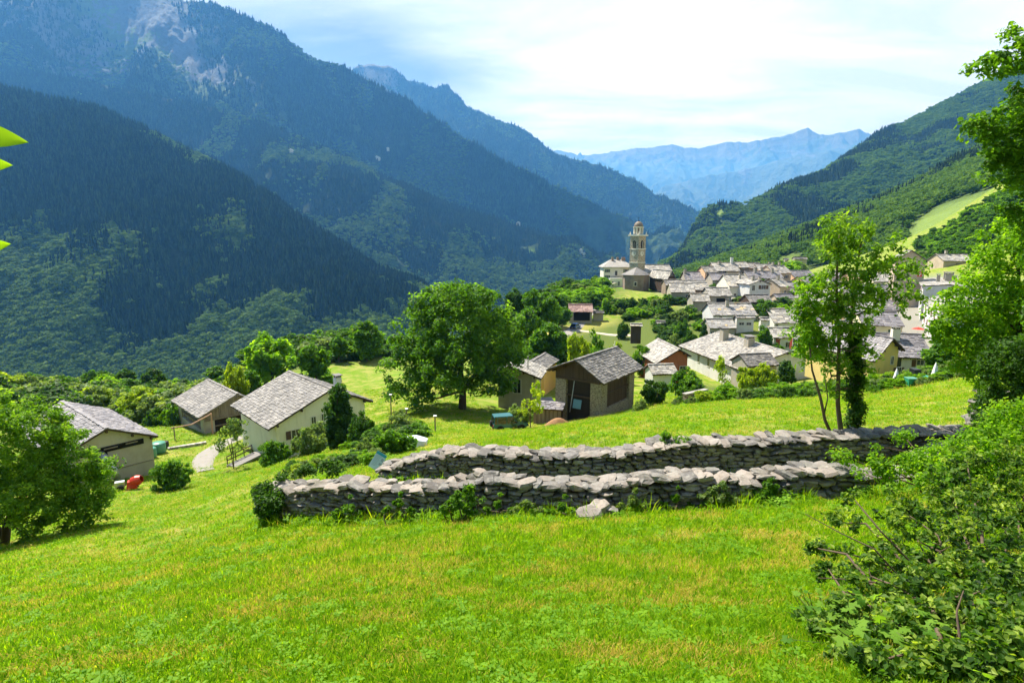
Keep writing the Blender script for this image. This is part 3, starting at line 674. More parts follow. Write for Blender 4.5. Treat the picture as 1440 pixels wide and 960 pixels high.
def slab_roof(rng, slopes, tl, tw, th):
    """overlapping split-stone slabs; slopes: (corner, unit eave dir, unit upslope dir, normal, length, slope length)"""
    VV = []; TT = []
    for O, e, u, nn, L, Sl in slopes:
        O, e, u, nn = map(np.array, (O, e, u, nn))
        rows = int(Sl / tl) + 1
        for r in range(rows):
            s0 = min(r * tl, Sl - tl * 0.7) - tl * 0.12
            k = int(L / tw) + 1
            wd = rng.uniform(0.55, 1.45, k); xs = np.concatenate([[0], np.cumsum(wd)]); xs *= (L + 0.1) / xs[-1]; xs -= 0.05
            a, b = xs[:-1], xs[1:]
            j = lambda s: rng.uniform(-s, s, k)
            lo = s0 + j(tl * 0.16); hi = s0 + tl * 1.45 + j(tl * 0.1)
            hi = np.minimum(hi, Sl + 0.05)
            lift = th * rng.uniform(0.7, 1.9, k); up = 0.02 + 0.0 * lift
            t_ = th * rng.uniform(0.6, 1.2, k); gap = tw * 0.025
            def pt(x, s, h): return O + x[:, None] * e + s[:, None] * u + h[:, None] * nn
            xl, xr = a + gap + j(tw * .04), b - gap + j(tw * .04)
            v = np.stack([pt(xl, lo + j(tl * .07), up + lift - t_), pt(xr, lo + j(tl * .07), up + lift - t_), pt(xr, hi, up - t_ * .6), pt(xl, hi, up - t_ * .6),
                          pt(xl + tw * .03, lo + tl * .03 + j(tl * .05), up + lift), pt(xr - tw * .03, lo + tl * .03 + j(tl * .05), up + lift), pt(xr, hi, up + 0.01), pt(xl, hi, up + 0.01)], 1)
            VV.append(v.reshape(-1, 3)); TT.append(rng.uniform(0, 1, k))
    V = np.concatenate(VV); T = np.concatenate(TT); n = len(T)
    f = np.array([(4, 5, 6, 7), (0, 1, 5, 4), (1, 2, 6, 5), (3, 0, 4, 7), (3, 2, 1, 0)])
    Q = (f[None] + np.arange(n)[:, None, None] * 8).reshape(-1, 4)
    return V, Q, np.repeat(T, 5)
WCACHE = {}
def window_mesh(w, h, shut, arched=False, pane_sub=False):
    key = (round(w, 1), round(h, 1), shut.name if shut else None, arched, pane_sub)
    if key in WCACHE: return WCACHE[key]
    f = 0.07; a = MB()
    a.box((0, 0, h / 2 + f / 2 - 0), (w, 0.10, f)); a.box((0, 0, -h / 2 - f / 2), (w + .1, 0.16, f))
    for s in (-1, 1): a.box((s * (w / 2 - f / 2 + .001), 0, 0), (f, 0.10, h))
    a.box((0, 0.0, 0), (f * .7, 0.07, h - .01))
    if not pane_sub:
        a.m = 1; a.box((0, -0.012, 0), (w - .02, 0.06, h - .02))
    fr = a.mesh('window', [FRAME_W, GLASS])
    p = MB(); p.box((0, -0.012, 0), (w - .02, 0.06, h - .02)); pm = p.mesh('pane', GLASS)
    sm = None
    if shut:
        s_ = MB(); s_.box((0, 0, 0), (w * 0.5, 0.05, h))
        for k in range(5): s_.box((0, 0.03, -h / 2 + h * (k + .5) / 5), (w * 0.42, 0.03, h * 0.06))
        sm = s_.mesh('shutter', shut)
    WCACHE[key] = (fr, pm, sm); return WCACHE[key]
FACE = {'x+': (0, 1), 'x-': (0, -1), 'y+': (1, 1), 'y-': (1, -1)}
def house(label, cx, cy, z0, rz, L, w1, w2, H, h1, h2, wall=WHITE, tile=TILE_PALE, name='stone_roofed_house', cat='house', group=None, tl=0.6, tw=0.8, th=0.07,
          oe=0.5, os_=0.6, chim=(), wins=(), style='plain', extra_depth=2.5, fascia=WOOD_D, door=None, hip=0.0, seed=None):
    """ridge along local x, +y eave at (w1, H-h1), -y eave at (-w2, H-h2); wins: (face, along, z, w, h, shutter material or None)"""
    rng = np.random.default_rng(abs(hash((round(cx, 2), round(cy, 2)))) % 2 ** 31)
    t = thing(name, label, cat, (cx, cy, z0), rz, group)
    s1, s2 = h1 / w1, h2 / w2
    y1, y2 = w1 - os_, -(w2 - os_)
    th0 = 0.22
    xw = L / 2 - oe
    def rz_at(y): return H - (s1 * y if y > 0 else -s2 * y)
    poly = [(y2, -extra_depth), (y1, -extra_depth), (y1, rz_at(y1) - th0), (0, H - th0), (y2, rz_at(y2) - th0)]
    def xprism(mb, pl, x0, x1, tint=.5):
        n = len(pl); A = [(x0, p[0], p[1]) for p in pl] + [(x1, p[0], p[1]) for p in pl]
        mb.add(A, [tuple(range(n - 1, -1, -1)), tuple(range(n, 2 * n))] + [(i, (i + 1) % n, (i + 1) % n + n, i + n) for i in range(n)], tint)
    if style == 'plain':
        w = MB(); xprism(w, poly, -xw, xw); w.obj('wall', wall, t)
    else:
        # timber-and-stone barn: boarded core, masonry corner piers, boarded gable
        core = MB(); g = 0.45
        xprism(core, [(y2 + g, -extra_depth), (y1 - g, -extra_depth), (y1 - g, rz_at(y1 - g) - th0), (0, H - th0), (y2 + g, rz_at(y2 + g) - th0)], -xw + g, xw - g)
        core.obj('inner_wall', M_wood('shade_dark_boards', (0.026, 0.019, 0.014), .4), t)  # near-black boards carry the shade of the open barn in their colour
        pw = 1.35
        for sx in (-1, 1):
            for yy in (y1, y2):
                p = MB(); sg = 1 if yy > 0 else -1
                p.box((sx * (xw - pw / 2), yy - sg * pw / 2, (rz_at(yy) - th0 - extra_depth) / 2 - 0.05), (pw, pw, rz_at(yy) - th0 + extra_depth - .1)); p.obj('stone_pier', wall, t)
        # low stone plinths between the piers
        for yy in (y1, y2):
            sg = 1 if yy > 0 else -1
            p = MB(); p.box((0, yy - sg * .28, -extra_depth / 2 + 0.35), (2 * (xw - pw) - .01, 0.5, extra_depth + 0.7)); p.obj('plinth', wall, t)
        # boards: gables down to eave level, sides in the openings
        bd = MB(); bw = 0.24
        ze = min(rz_at(y1), rz_at(y2)) - th0
        for sx in (-1, 1):
            y = y2 + 0.02
            while y < y1 - bw:
                top = rz_at(y + bw / 2) - th0 - 0.03; lo = ze - 0.35 + rng.uniform(-.04, .04)
                bd.box((sx * (xw + .02 + rng.uniform(-.015, .015)), y + bw / 2, (top + lo) / 2), (0.05, bw * rng.uniform(.88, .97), max(top - lo, .1)), tint=rng.uniform(0, 1)); y += bw
        for yy in (y1, y2):
            sg = 1 if yy > 0 else -1; x = -(xw - pw)
            while x < xw - pw - bw:
                lo = 0.72; top = ze - 0.05
                bd.box((x + bw / 2, yy - sg * (.34 + rng.uniform(-.02, .02)), (top + lo) / 2), (bw * rng.uniform(.86, .97), 0.05, top - lo), tint=rng.uniform(0, 1)); x += bw
        bd.obj('boards', fascia, t, kind='stuff')
        bm_ = MB()
        for sx in (-1, 1):
            bm_.box((sx * (xw + .02), (y1 + y2) / 2, ze - 0.45), (0.24, y1 - y2 - .2, 0.22))
            bm_.box((sx * (xw - .25), (y1 + y2) / 2, ze * 0.45), (0.14, y1 - y2 - 2 * pw, 0.16))
        for yy in (y1, y2): bm_.box((0, yy - (1 if yy > 0 else -1) * .1, ze * 0.55), (2 * (xw - pw) - .02, 0.12, 0.14))
        bm_.obj('beam', fascia, t)
    # roof deck with thickness
    r = MB(); hl = L / 2
    for sg, ww, sl in ((1, w1, s1), (-1, w2, s2)):
        a = [(-hl, 0, H), (hl, 0, H), (hl, sg * ww, H - sl * ww), (-hl, sg * ww, H - sl * ww)]
        b = [(x, y, z - .16) for x, y, z in a]
        r.hexa(b + a if sg < 0 else b[::-1] + a[::-1])
    roof = r.obj('roof', fascia, t)
    sl = []
    for sg, ww, s in ((1, w1, s1), (-1, w2, s2)):
        n_ = math.hypot(1, s); u = (0, -sg / n_, s / n_); nn = (0, sg * s / n_, 1 / n_)
        sl.append(((-hl, sg * ww, H - s * ww), (1, 0, 0), u, nn, L, ww * n_))
    V, Q, T = slab_roof(rng, sl, tl, tw, th)
    rc = MB()
    x = -hl
    k0 = len(V)
    while x < hl - .05:
        dx = min(rng.uniform(.7, 1.3) * tw, hl - x)
        rc.box((x + dx / 2, rng.uniform(-.04, .04), H + th * 1.3 + rng.uniform(0, .03)), (dx * .97, tl * 1.1, th * .9), tint=rng.uniform(0.2, 1)); x += dx
    Vr = np.concatenate(rc.V); Fr = np.array(rc.F) + len(V)
    me = quads('roof_tiles', np.concatenate([V, Vr]), np.concatenate([Q, Fr]), mats=[tile], attrs={'tint': ('FACE', np.concatenate([T, rc.T]))})
    link('roof_tiles', me, roof, kind='stuff')
    if tl < .5:   # purlin ends and a gutter on the nearer houses
        for yy in (0, y1 * .55, y1 - .1, y2 * .55, y2 + .1):
            for sx in (-1, 1):
                if oe > .3: q = MB(); q.box((sx * (xw + oe * .45), yy, rz_at(yy) - .34), (oe * .95, .16, .2)); q.obj('purlin', fascia, t)
        for sg, ww, s_ in ((1, w1, s1), (-1, w2, s2)):
            q = MB(); n_ = int(L / .8)
            for k in range(n_): q.box((-hl + .4 + k * (L - .8) / max(1, n_ - 1), sg * (ww - os_ * .5), H - s_ * (ww - os_ * .5) - .24), (.1, os_ * .9, .13), rx=-sg * math.atan(s_))
            q.obj('rafters', fascia, t, kind='stuff')
    for c_ in chim:
        x, y, wd, hh = c_[:4]; cm = c_[4] if len(c_) > 4 else GREYP
        zb = rz_at(y) - 0.8; ch = MB(); ch.box((x, y, zb + (hh + .8) / 2), (wd, wd * .85, hh + .8)); co = ch.obj('chimney', cm, t)
        cp = MB(); zt = zb + hh + .8
        for dx in (-1, 1):
            for dy in (-1, 1): cp.box((x + dx * wd * .36, y + dy * wd * .3, zt + .12), (.12, .12, .24))
        cp.box((x, y, zt + .28), (wd * 1.3, wd * 1.15, .08), ry=.05); cp.obj('chimney_cap', TILE_GREY, co)
    for wn in wins:
        fc, a, z, ww, hh = wn[:5]; sh = wn[5] if len(wn) > 5 else None; near_ = len(wn) > 6
        ax, sg = FACE[fc]
        if ax == 0: loc = (sg * (xw + .035), a, z); r_ = -sg * PI / 2
        else: loc = (a, (y1 + .035) if sg > 0 else (y2 - .035), z); r_ = 0 if sg > 0 else PI
        fr, pm, sm = window_mesh(ww, hh, sh, False, near_)
        wo_ = link('window', fr, t, loc=loc, rot=(0, 0, r_))
        if near_: link('pane', pm, wo_)
        if sm:
            for q in (-1, 1): link('shutter', sm, wo_, loc=(q * ww * .78, .0, 0))
    if door:
        for fc, a, ww, hh, dm in door:
            ax, sg = FACE[fc]; d = MB(); d.box((0, 0, hh / 2), (ww, .1, hh)); d.box((0, .02, hh / 2), (ww * .06, .1, hh)); d.box((0, 0, hh + .06), (ww + .24, .16, .12))
            if ax == 0: loc = (sg * (xw + .04), a, 0); r_ = -sg * PI / 2
            else: loc = (a, (y1 + .04) if sg > 0 else (y2 - .04), 0); r_ = 0 if sg > 0 else PI
            d.obj('door', dm, t, loc=loc, rot=(0, 0, r_))  # in DARK, a black sheet painted as the shade of an open front
    t['_info'] = 0; del t['_info']
    return t
def ray(u, v):
    p = P(u, v, 1.0) - np.array((0, 0, CAM_Z)); return p
def fit(B, A, YB, E, E2=None):
    pB = P(*B, YB); lo, hi = YB * 0.4, YB * 3
    dA = ray(*A); YA = (pB[2] - CAM_Z) / dA[2]
    pA = P(*A, YA); d = pB - pA; d[2] = 0; L = np.linalg.norm(d); d /= L
    def eave(px):
        de = ray(*px); o = np.array((0, 0, CAM_Z)); t_ = np.dot(pB - o, d) / np.dot(de, d); q = o + de * t_
        n = np.array((-d[1], d[0], 0)); return float(np.dot(q - pB, n)), float(pB[2] - q[2])
    mid = (pA + pB) / 2; rz = math.atan2(d[1], d[0])
    return mid, rz, L, [eave(e) for e in ([E] + ([E2] if E2 else []))], pA, pB
def to_local(p, c, rz):
    dx, dy = p[0] - c[0], p[1] - c[1]
    return dx * math.cos(rz) + dy * math.sin(rz), -dx * math.sin(rz) + dy * math.cos(rz)
def fitted(label, B, A, YB, E1, E2, vbase, **kw):
    """E1, E2: near eave ends (either may be None: mirrored)"""
    mid, rz, L, ev, pA, pB = fit(B, A, YB, E1 or E2, E2 if E1 and E2 else None)
    force = kw.pop('force', None); w = {}
    for a, h in ev: w[1 if a > 0 else -1] = (abs(a), h)
    for s in (1, -1):
        if s not in w: w[s] = w[-s]
    if force: w.update(force)
    zb = P(B[0], vbase, YB)[2]
    print(label[:30], 'L %.1f w %.1f/%.1f h %.1f/%.1f H %.1f rz %.0f' % (L, w[1][0], w[-1][0], w[1][1], w[-1][1], mid[2] - zb, math.degrees(rz)), 'at', np.round(mid, 1), 'ground', round(gz(mid[0], mid[1]), 1), 'zb', round(zb, 1))
    return house(label, mid[0], mid[1], zb, rz, L, w[1][0], w[-1][0], mid[2] - zb, w[1][1], w[-1][1], **kw)

NT = dict(tl=0.34, tw=0.44, th=0.05)
# grey masonry shed at the left, under the slope
shed = fitted('pale rendered shed with a stone roof, behind the big leafy tree at the left', (150, 602.5), (87.5, 564), 50, (222.5, 613), (118, 624), 676, force={-1: (4.1, 1.9)}, wall=GREYP, tile=TILE_VIOLET, cat='shed', name='stone_roofed_shed', oe=0.35, os_=0.45, **NT)
# long wooden-gabled barn
barn2 = fitted('old barn with a grey boarded gable beside the concrete path', (334, 553.7), (291.7, 533), 75, (379, 573), (279, 588), 606, wall=GREYP, tile=TILE_GREY, cat='barn', name='barn', oe=0.5, os_=0.7, style='barn', fascia=WOOD_G, **NT)
# white house with chimney
white_house = fitted('white house with a broad grey stone roof and dark shuttered gable window', (466, 547), (405, 522), 60, (525, 564), (377.5, 604), 640, wall=CREAM2, tile=TILE_GREY, oe=0.45, os_=0.9, chim=[(4.4, 1.5, 0.75, 1.5, WHITE)],
    wins=[('x+', -4.0, 3.3, 1.0, 0.9, SHUT_B, 1), ('x+', -2.0, 4.3, 0.6, 0.85, None, 1), ('x+', -0.9, 4.45, 0.5, 0.8, None, 1)], **NT)
# dark open-fronted barn in the centre
main_barn = fitted('dark open-fronted barn with stone corner piers on the crest of the meadow', (809, 506), (868, 487.5), 60, (849, 540), (768, 519.5), 584, wall=MASON, tile=TILE_GREY, cat='barn', name='barn', oe=0.9, os_=0.7, style='barn', **NT)
# orange house and its pale-roofed neighbour
orange_house = fitted('orange plastered house with a grey stone roof, left of the dark barn', (748, 508), (767.5, 496), 88, (768, 519), (740, 518), 546, force={-1: (2.3, 1.15)}, wall=ORANGE, tile=TILE_GREY, oe=0.4, os_=0.4, wins=[('x+', 0.9, 3.2, 1.3, 0.9, SHUT_B, 1)], **NT)
pale_house = fitted('low cream house with a pale metal-edged roof, half hidden by the walnut tree', (716, 514), (729, 501), 76, (761, 532.5), (690, 527), 560, wall=GREYP, tile=TILE_PALE, oe=0.7, os_=0.9, chim=[(1, 2.2, .15, 1.4, METAL)], wins=[('x+', 1.0, 1.6, 1.1, 1.9, None, 1)], **NT)
# wood-gabled house and the big pale roofs above the meadow
red_gable = fitted('house with a red-brown timber gable under a pale stone roof, right of the dark barn', (956, 491), (925, 476), 97, (972.5, 500.5), (922, 511.5), 528, wall=WOOD_R, tile=TILE_PALE, oe=0.5, os_=0.5, wins=[('x+', 0.9, 0.9, 1.2, 1.3, None)], **NT)
big_roof = fitted('long low white house with a wide pale roof and two stone chimneys', (1109, 495), (1010, 466), 95, None, (1040, 520), 540, wall=WHITE, tile=TILE_PALE, oe=0.4, os_=0.7, chim=[(-5.5, -2.2, 1.4, 2.2, GREYP), (2.5, -1.6, 1.5, 1.6, GREYP)],
    wins=[('y-', 0.0, 1.6, 0.9, 1.4, None), ('y-', -4.0, 1.6, 0.9, 1.4, None), ('y-', 5.0, 1.4, 0.9, 1.2, None)], **NT)
yellow_house = fitted('long house with a yellow plastered gable and white side wall behind the slim ash tree', (1257, 476), (1150, 456), 73, (1273, 492.5), (1231, 508.5), 533, wall=YELLOW, tile=TILE_VIOLET, oe=0.5, os_=0.5,
    wins=[('x+', 0.6, 2.4, 0.5, 1.0, None), ('x+', 1.8, 0.8, 0.8, 1.2, SHUT_B), ('y-', -4.2, 2.0, 1.2, 1.8, SHUT_R), ('y-', -9, 2.0, 1.2, 1.8, SHUT_R)], **NT)

def village(label, u0, u1, vr, ve, vb, Y, yaw=0, mode='e', wall=GREYP, tile=TILE_PALE, length=9.0, group='stone-roofed houses of the village', **kw):
    if tile is TILE_PALE and Y > 145: tile = (TILE_PALE, TILE_MID, TILE_PALE, TILE_MID, TILE_VIOLET)[int(u0 + u1) % 5]
    uc = (u0 + u1) / 2; pe = P(uc, ve, Y); zb = P(uc, vb, Y)[2] if vb else pe[2] - 5
    zb = min(zb, pe[2] - 1.2)
    kw.setdefault('tl', 0.75); kw.setdefault('tw', 1.0); kw.setdefault('th', 0.055)
    auto = 'wins' not in kw and 'door' not in kw and (u1 - u0) / F_PX * Y > 4.5 and (vb or 0) - ve > 4
    if mode == 'e':
        lo, hi = 0.8, 9.0
        for _ in range(30):
            w = (lo + hi) / 2; q = np.array((pe[0], Y + w, pe[2] + w * 0.55))
            d = q - np.array((0, 0, CAM_Z)); dep = d[1] * math.cos(PITCH) - d[2] * math.sin(PITCH)
            vv = 480 - F_PX * (d[1] * math.sin(PITCH) + d[2] * math.cos(PITCH)) / dep
            if vv > vr: lo = w
            else: hi = w
        L = (u1 - u0) / F_PX * (Y + w / 2)
        H = pe[2] + w * .55 - zb; a = math.radians(yaw)
        cx, cy = pe[0], Y + w
        if auto:
            he = pe[2] - zb; rw = np.random.default_rng(int(uc * 7)); nw_ = max(1, int(L / 3.2))
            kw['wins'] = [('y-', (k + .5) / nw_ * (L - 1) - (L - 1) / 2 + rw.uniform(-.3, .3), zz, .9, 1.2, (None, SHUT_B, SHUT_G, None)[int(rw.integers(0, 4))]) for k in range(nw_) for zz in ((he - 1.5,) if he < 4.6 else (he - 1.5, he - 4.0)) if rw.random() < .8]
        return house(label, cx, cy, zb, a, L, w, w, H, w * .55, w * .55, wall=wall, tile=tile, group=group, oe=0.25, os_=0.45, **kw)
    w = (u1 - u0) / 2 / F_PX * Y; H = P(uc, vr, Y)[2] - zb; h = P(uc, vr, Y)[2] - pe[2]
    a = math.radians(yaw) - PI / 2
    cx, cy = pe[0] - math.cos(a) * length / 2, Y - math.sin(a) * length / 2
    return house(label, cx, cy, zb, a, length, w, w, H, h, h, wall=wall, tile=tile, group=group, oe=0.4, os_=0.35, **kw)
win = lambda f, a, z, w=0.9, h=1.2, s=None: (f, a, z, w, h, s)
V_ = village
V_('village barn with a dark open gable, leftmost in the front row under the church', 946, 979, 398, 411, 433, 180, -6, wall=GREYP, wins=[win('y-', 0, 3), win('y-', 1.5, 3.6)], door=[('y-', -2.6, 1.6, 3.2, DARK)])
V_('low pale-roofed house just right of the church apse', 936, 962, 393, 401, 410, 197, 0, wall=BROWNP)
V_('house with a dark timber gable facing the church nave', 938, 952, 381, 393, 402, 212, 12, 'g', wall=WOOD_D, length=16, wins=[win('x+', 0, 4.4, 1.6, 1.0)])
V_('long roofed house in the second row, behind the dark timber gable', 966, 993, 382, 394, 401, 216, -4, wall=GREYP, chim=[(-3, -1, .9, 1.6)])
V_('narrow grey-roofed house between front barns and second row', 962, 993, 394, 398.5, 404, 203, 0, wall=BROWNP)
V_('peach coloured house with a pale hipped stone roof', 990, 1008, 374, 383, 399, 216, 5, wall=PEACH, wins=[win('y-', 1.2, 3.6), win('y-', -1.2, 3.6), win('y-', 0, 1.4)])
V_('wide house with pale roof and small white turret at the back of the village', 1006, 1041, 369, 381, 388, 238, 0, wall=BEIGE, chim=[(-2, -1.5, 1.2, 1.4), (3.5, -.5, 1.0, 2.4, WHITE)], wins=[win('y-', -2, 1.6, 3.4, .9, None)])
V_('grey stone tall house in the back row', 1038, 1054, 368, 376, 390, 241, 3, wall=MASON_D, wins=[win('y-', 0, 4, .8, .8)])
V_('back row house with a red-brown gable, beside the grey stone tall one', 1053, 1073, 369, 377, 388, 246, -8, wall=GREYP, fascia=WOOD_R)
V_('plain pale-roofed house at the rear edge of the village', 1068, 1092, 371, 381, 388, 243, 0, wall=BEIGE, chim=[(3, 1, .8, 1.2)])
V_('house with low red-brown eaves at the right end of the back row', 1083, 1112, 373, 384, 391, 228, 14, wall=BEIGE, fascia=WOOD_R, chim=[(-1, 0, .8, 1.2), (2, 0, .8, 1.2)])
V_('squat grey-roofed house left of the bright roof', 1002, 1027, 384, 394, 405, 206, 0, wall=GREYP)
V_('tall cream house with the steep bright roof in mid village', 1026, 1056, 386, 403, 424, 186, 0, wall=CREAM2, chim=[(1.4, -2.2, .6, 1.8)], wins=[win('y-', .6, 4.8, .7, .7), win('y-', -1.4, 2.2, .8, .8)])
V_('broad roof rising behind the white gabled house', 1052, 1102, 381, 391, 398, 224, 3, wall=GREYP, chim=[(-3, -1, .9, 1.8), (0, 0, .8, 1.2), (4, -1, .9, 1.5)])
V_('white gabled house with a small balcony', 1053, 1087, 393.5, 400, 420, 180, 8, 'g', wall=WHITE, tile=TILE_PALE, length=12, chim=[(3.2, -1.2, .8, 1.4), (3, 1.2, .8, 1.2)], wins=[win('x+', 1.2, 3.6, 1.6, 1.2, SHUT_B), win('x+', -2.2, 3.4, 1.0, 1.6), win('x+', 0, 5.4, .6, .7), win('x+', 2.6, 5.0, .6, .7)])
V_('long pale roofed house right of the white gabled house', 1087, 1110, 391, 403, 424, 188, 25, wall=BEIGE, chim=[(0, -1, .9, 1.5)], wins=[win('y-', 0, 3)])
V_('small grey-roofed barn between the two front barns', 978, 999, 397, 408, 416, 187, 0, wall=BROWNP)
V_('front row barn with a wide dark opening under its roof', 997, 1030, 404, 416, 432, 174, 2, wall=GREYP, door=[('y-', 0.5, 3.4, 2.6, DARK)])
V_('tall narrow barn with a dark square loft opening', 975, 1000, 413, 424, 449, 164, -2, wall=GREYP, wins=[], door=[('y-', -2.4, .1, .1, DARK)])
V_('low barn with dark red boards below the white gabled house', 1053, 1087, 414, 425, 437, 163, 4, wall=WOOD_D, tile=TILE_GREY)
V_('long white house with a yellow and grey patchwork stone roof', 1003, 1065, 426, 443, 455, 147, 0, wall=WHITE, tile=TILE_OCHRE, chim=[(-1.0, -1.4, .8, 1.6)], wins=[win('y-', -3.6, 1.4, .9, .8), win('y-', 0, 1.2, .9, .7), win('y-', 2.6, 1.2, .9, .7)])
V_('low house with a patchwork roof in front of the long white one', 998, 1036, 448, 461, 474, 136, 0, wall=GREYP, tile=TILE_OCHRE, wins=[win('y-', -2.4, .9, .9, .8)])
V_('white flat-roofed garage block beside the patchwork roofs', 1036, 1063, 443, 447, 468, 138, 0, wall=WHITE, tile=TILE_PALE, wins=[win('y-', -.9, 2.2, 1.3, .6), win('y-', .9, 2.2, 1.3, .6)])
V_('tiny white outhouse with a pale slab roof among shrubs', 1070, 1083, 446, 450, 460, 138, 0, wall=WHITE)
V_('pale-roofed house with ragged slabs at the left edge of the ash crown', 1089, 1128, 434, 454, 464, 140, 0, wall=WHITE, wins=[win('y-', -2.6, 1, .8, .8)])
V_('low pale-roofed house below the ragged one', 1088, 1126, 460, 475, 490, 124, 0, wall=WHITE, wins=[win('y-', 0.5, .8, 1.2, 1.1)], door=[('y-', -1.8, .9, 1.9, SHUT_R)])
V_('stone lean-to roof joined to the wide pale roof', 1045, 1095, 497, 514, 532, 92, 12, wall=GREYP, tile=TILE_GREY, tl=.42, tw=.55, th=.055)
V_('small pale lean-to roof under the red-brown gable', 914, 953, 512, 526, 541, 88, 8, wall=WHITE, tile=TILE_PALE, tl=.42, tw=.55, th=.055)
V_('white walled house with red loggia boards and a chimney, right of the yellow gable', 1262, 1322, 469, 503, 535, 78, -12, wall=WHITE, tile=TILE_VIOLET, chim=[(-0.8, -1.2, 1.0, 1.5, CREAM2)], tl=.42, tw=.55, th=.055, wins=[win('y-', -1.6, 2.4, 1.4, 1.3, None), win('y-', 1.4, 2.4, 1.0, 1.0, SHUT_B), win('y-', -1.8, .5, 1.4, 1.0, None)])
# roofs glimpsed through and right of the ash crown
k_ = [(1100, 1134, 396, 410, 420, 200, 'roof just right of the long pale roofed house'), (1096, 1124, 413, 428, 442, 168, 'roof right of the low barn with dark red boards'), (1106, 1140, 404, 417, 424, 190, 'roof seen left of the ash trunk, upper row'), (1128, 1165, 388, 400, 410, 215, 'roof seen through the top of the ash crown'), (1160, 1195, 396, 412, 424, 190, 'roof seen between the two ash stems'),
      (1150, 1185, 424, 440, 452, 155, 'roof seen low between the ash stems'), (1190, 1225, 420, 437, 450, 158, 'roof seen right of the ash stems'), (1222, 1262, 400, 416, 432, 185, 'roof seen left of the flagged house'),
      (1205, 1240, 380, 392, 402, 225, 'roof seen above the right part of the ash crown'), (1222, 1275, 438, 458, 474, 132, 'roof seen above the yellow gable'), (1165, 1205, 450, 468, 482, 120, 'roof seen just above the yellow gabled house'), (1130, 1160, 440, 454, 470, 142, 'roof seen beside the leaning thin stem'),
      (1168, 1203, 380, 390, 400, 236, 'roof farthest back behind the ash crown'), (1112, 1148, 380, 390, 400, 240, 'roof behind the left rim of the ash crown'), (1234, 1266, 383, 396, 410, 214, 'roof just left of the flagged house, farther one'), (1192, 1222, 398, 412, 425, 192, 'roof in the middle of the ash crown'),
      (1118, 1150, 419, 434, 448, 165, 'roof left of the two ash stems'), (1238, 1266, 419, 436, 452, 158, 'roof below the flagged house'), (1186, 1216, 436, 452, 468, 140, 'roof low behind the ivy-clad stem')]
for i, (a, b, c, d, e, Y, lb) in enumerate(k_):
    V_('pale stone ' + lb, a, b, c, d, e + 6, Y, (-6, 8, 0, 14, -10)[i % 5], wall=(CREAM2, BEIGE, WHITE, PEACH, CREAM)[i % 5], tile=(TILE_PALE, TILE_VIOLET)[i % 2])
flag_house = V_('tall beige house with green shutters that flies the red flag', 1262, 1300, 352, 366, 424, 162, -28, 'g', wall=BEIGE, tile=TILE_PALE, length=13, wins=[win('x+', 0.4, 4.6, 1.0, 1.2, SHUT_G), win('x+', -.2, 1.6, .9, 1.1), win('y-', 2.5, 6.6, .9, 1.2, SHUT_G), win('y-', 2.5, 3.6, .9, 1.2, SHUT_G), win('y-', -2, 5, .9, 1.2)], group=None)
V_('pale flat-looking roof farthest right behind the row of palaces', 1328, 1372, 357, 367, 376, 205, 0, wall=BEIGE, chim=[(-2, 0, .8, 1.2)])
# the row of white palaces seen along its facade
for lb, B, A, YB, E, vb, chm, nw in [('long white palace with red shuttered windows, nearer half of the row', (1385, 428), (1330, 403), 108, (1323, 443), 492, [(-3, 1, 1, 1.4)], 6),
                                ('white palace with a cluster of chimneys, farther half of the row', (1334, 400), (1306, 378), 142, (1295.5, 402), 440, [(-5, .5, 1.0, 2.0), (-1, 1.5, 1.3, 2.2), (2, .5, 1.1, 2.0), (5, 2.0, .9, 1.6), (4, -1.5, .9, 1.8)], 5)]:
    mid, rz, L, ev, pA, pB = fit(B, A, YB, E)
    if L > 36: pA = pB + (pA - pB) * (36 / L); mid = (pA + pB) / 2; L = 36
    w = abs(ev[0][0]); h = min(ev[0][1], w * .6); zb = P(E[0], vb, YB)[2]
    print(lb, L, ev, rz, mid, zb)
    wn = [('y-', -L / 2 + (k + .7) * L / nw, zz, .9, 1.4, SHUT_R) for k in range(nw - 1) for zz in (mid[2] - h - zb - 1.6, mid[2] - h - zb - 4.4)]
    house(lb, mid[0], mid[1], zb, rz, L, w, w, mid[2] - zb, h, h, wall=WHITE, tile=TILE_PALE, oe=.15, os_=.5, chim=chm, wins=wn, tl=.75, tw=1.0, th=.055, name='palace', cat='palace')
# barn by the road and little huts
V_('barn with a brown tiled roof and dark open front beside the blue car', 801, 835, 427.5, 438.5, 451, 160, -4, wall=GREYP, tile=TILE_RED, cat='barn', group=None, door=[('y-', .3, 4.6, 2.2, DARK)])
V_('low grey annexe leaning on the brown-roofed barn', 834, 850, 437, 440, 449, 163, 0, wall=GREYP, tile=TILE_GREY, cat='shed', group=None)
V_('dark garden hut with a flat pale roof below the hedge trees', 887, 904, 455, 458.5, 469, 135, -5, wall=WOOD_D, tile=TILE_PALE, cat='hut', group=None)
V_('tiny white hut in the vegetable gardens', 924, 937, 451, 455, 461, 148, 0, wall=WHITE, tile=TILE_PALE, cat='hut', group=None)
V_('lone dark hut on the yellow-green hill meadow', 1368, 1379, 304, 307.5, 312, 392, 0, wall=WOOD_D, tile=TILE_GREY, cat='hut', group=None, tl=1.5, tw=2)
V_('grey chalet at the foot of the wooded slope, left one', 1104, 1110, 363, 365, 369, 330, 0, wall=GREYP, cat='hut', group=None, tl=1.2, tw=1.6)
V_('grey chalet at the foot of the wooded slope, right one', 1118, 1136, 361, 364, 368, 335, 0, wall=GREYP, tile=TILE_GREY, cat='hut', group=None, tl=1.2, tw=1.6)

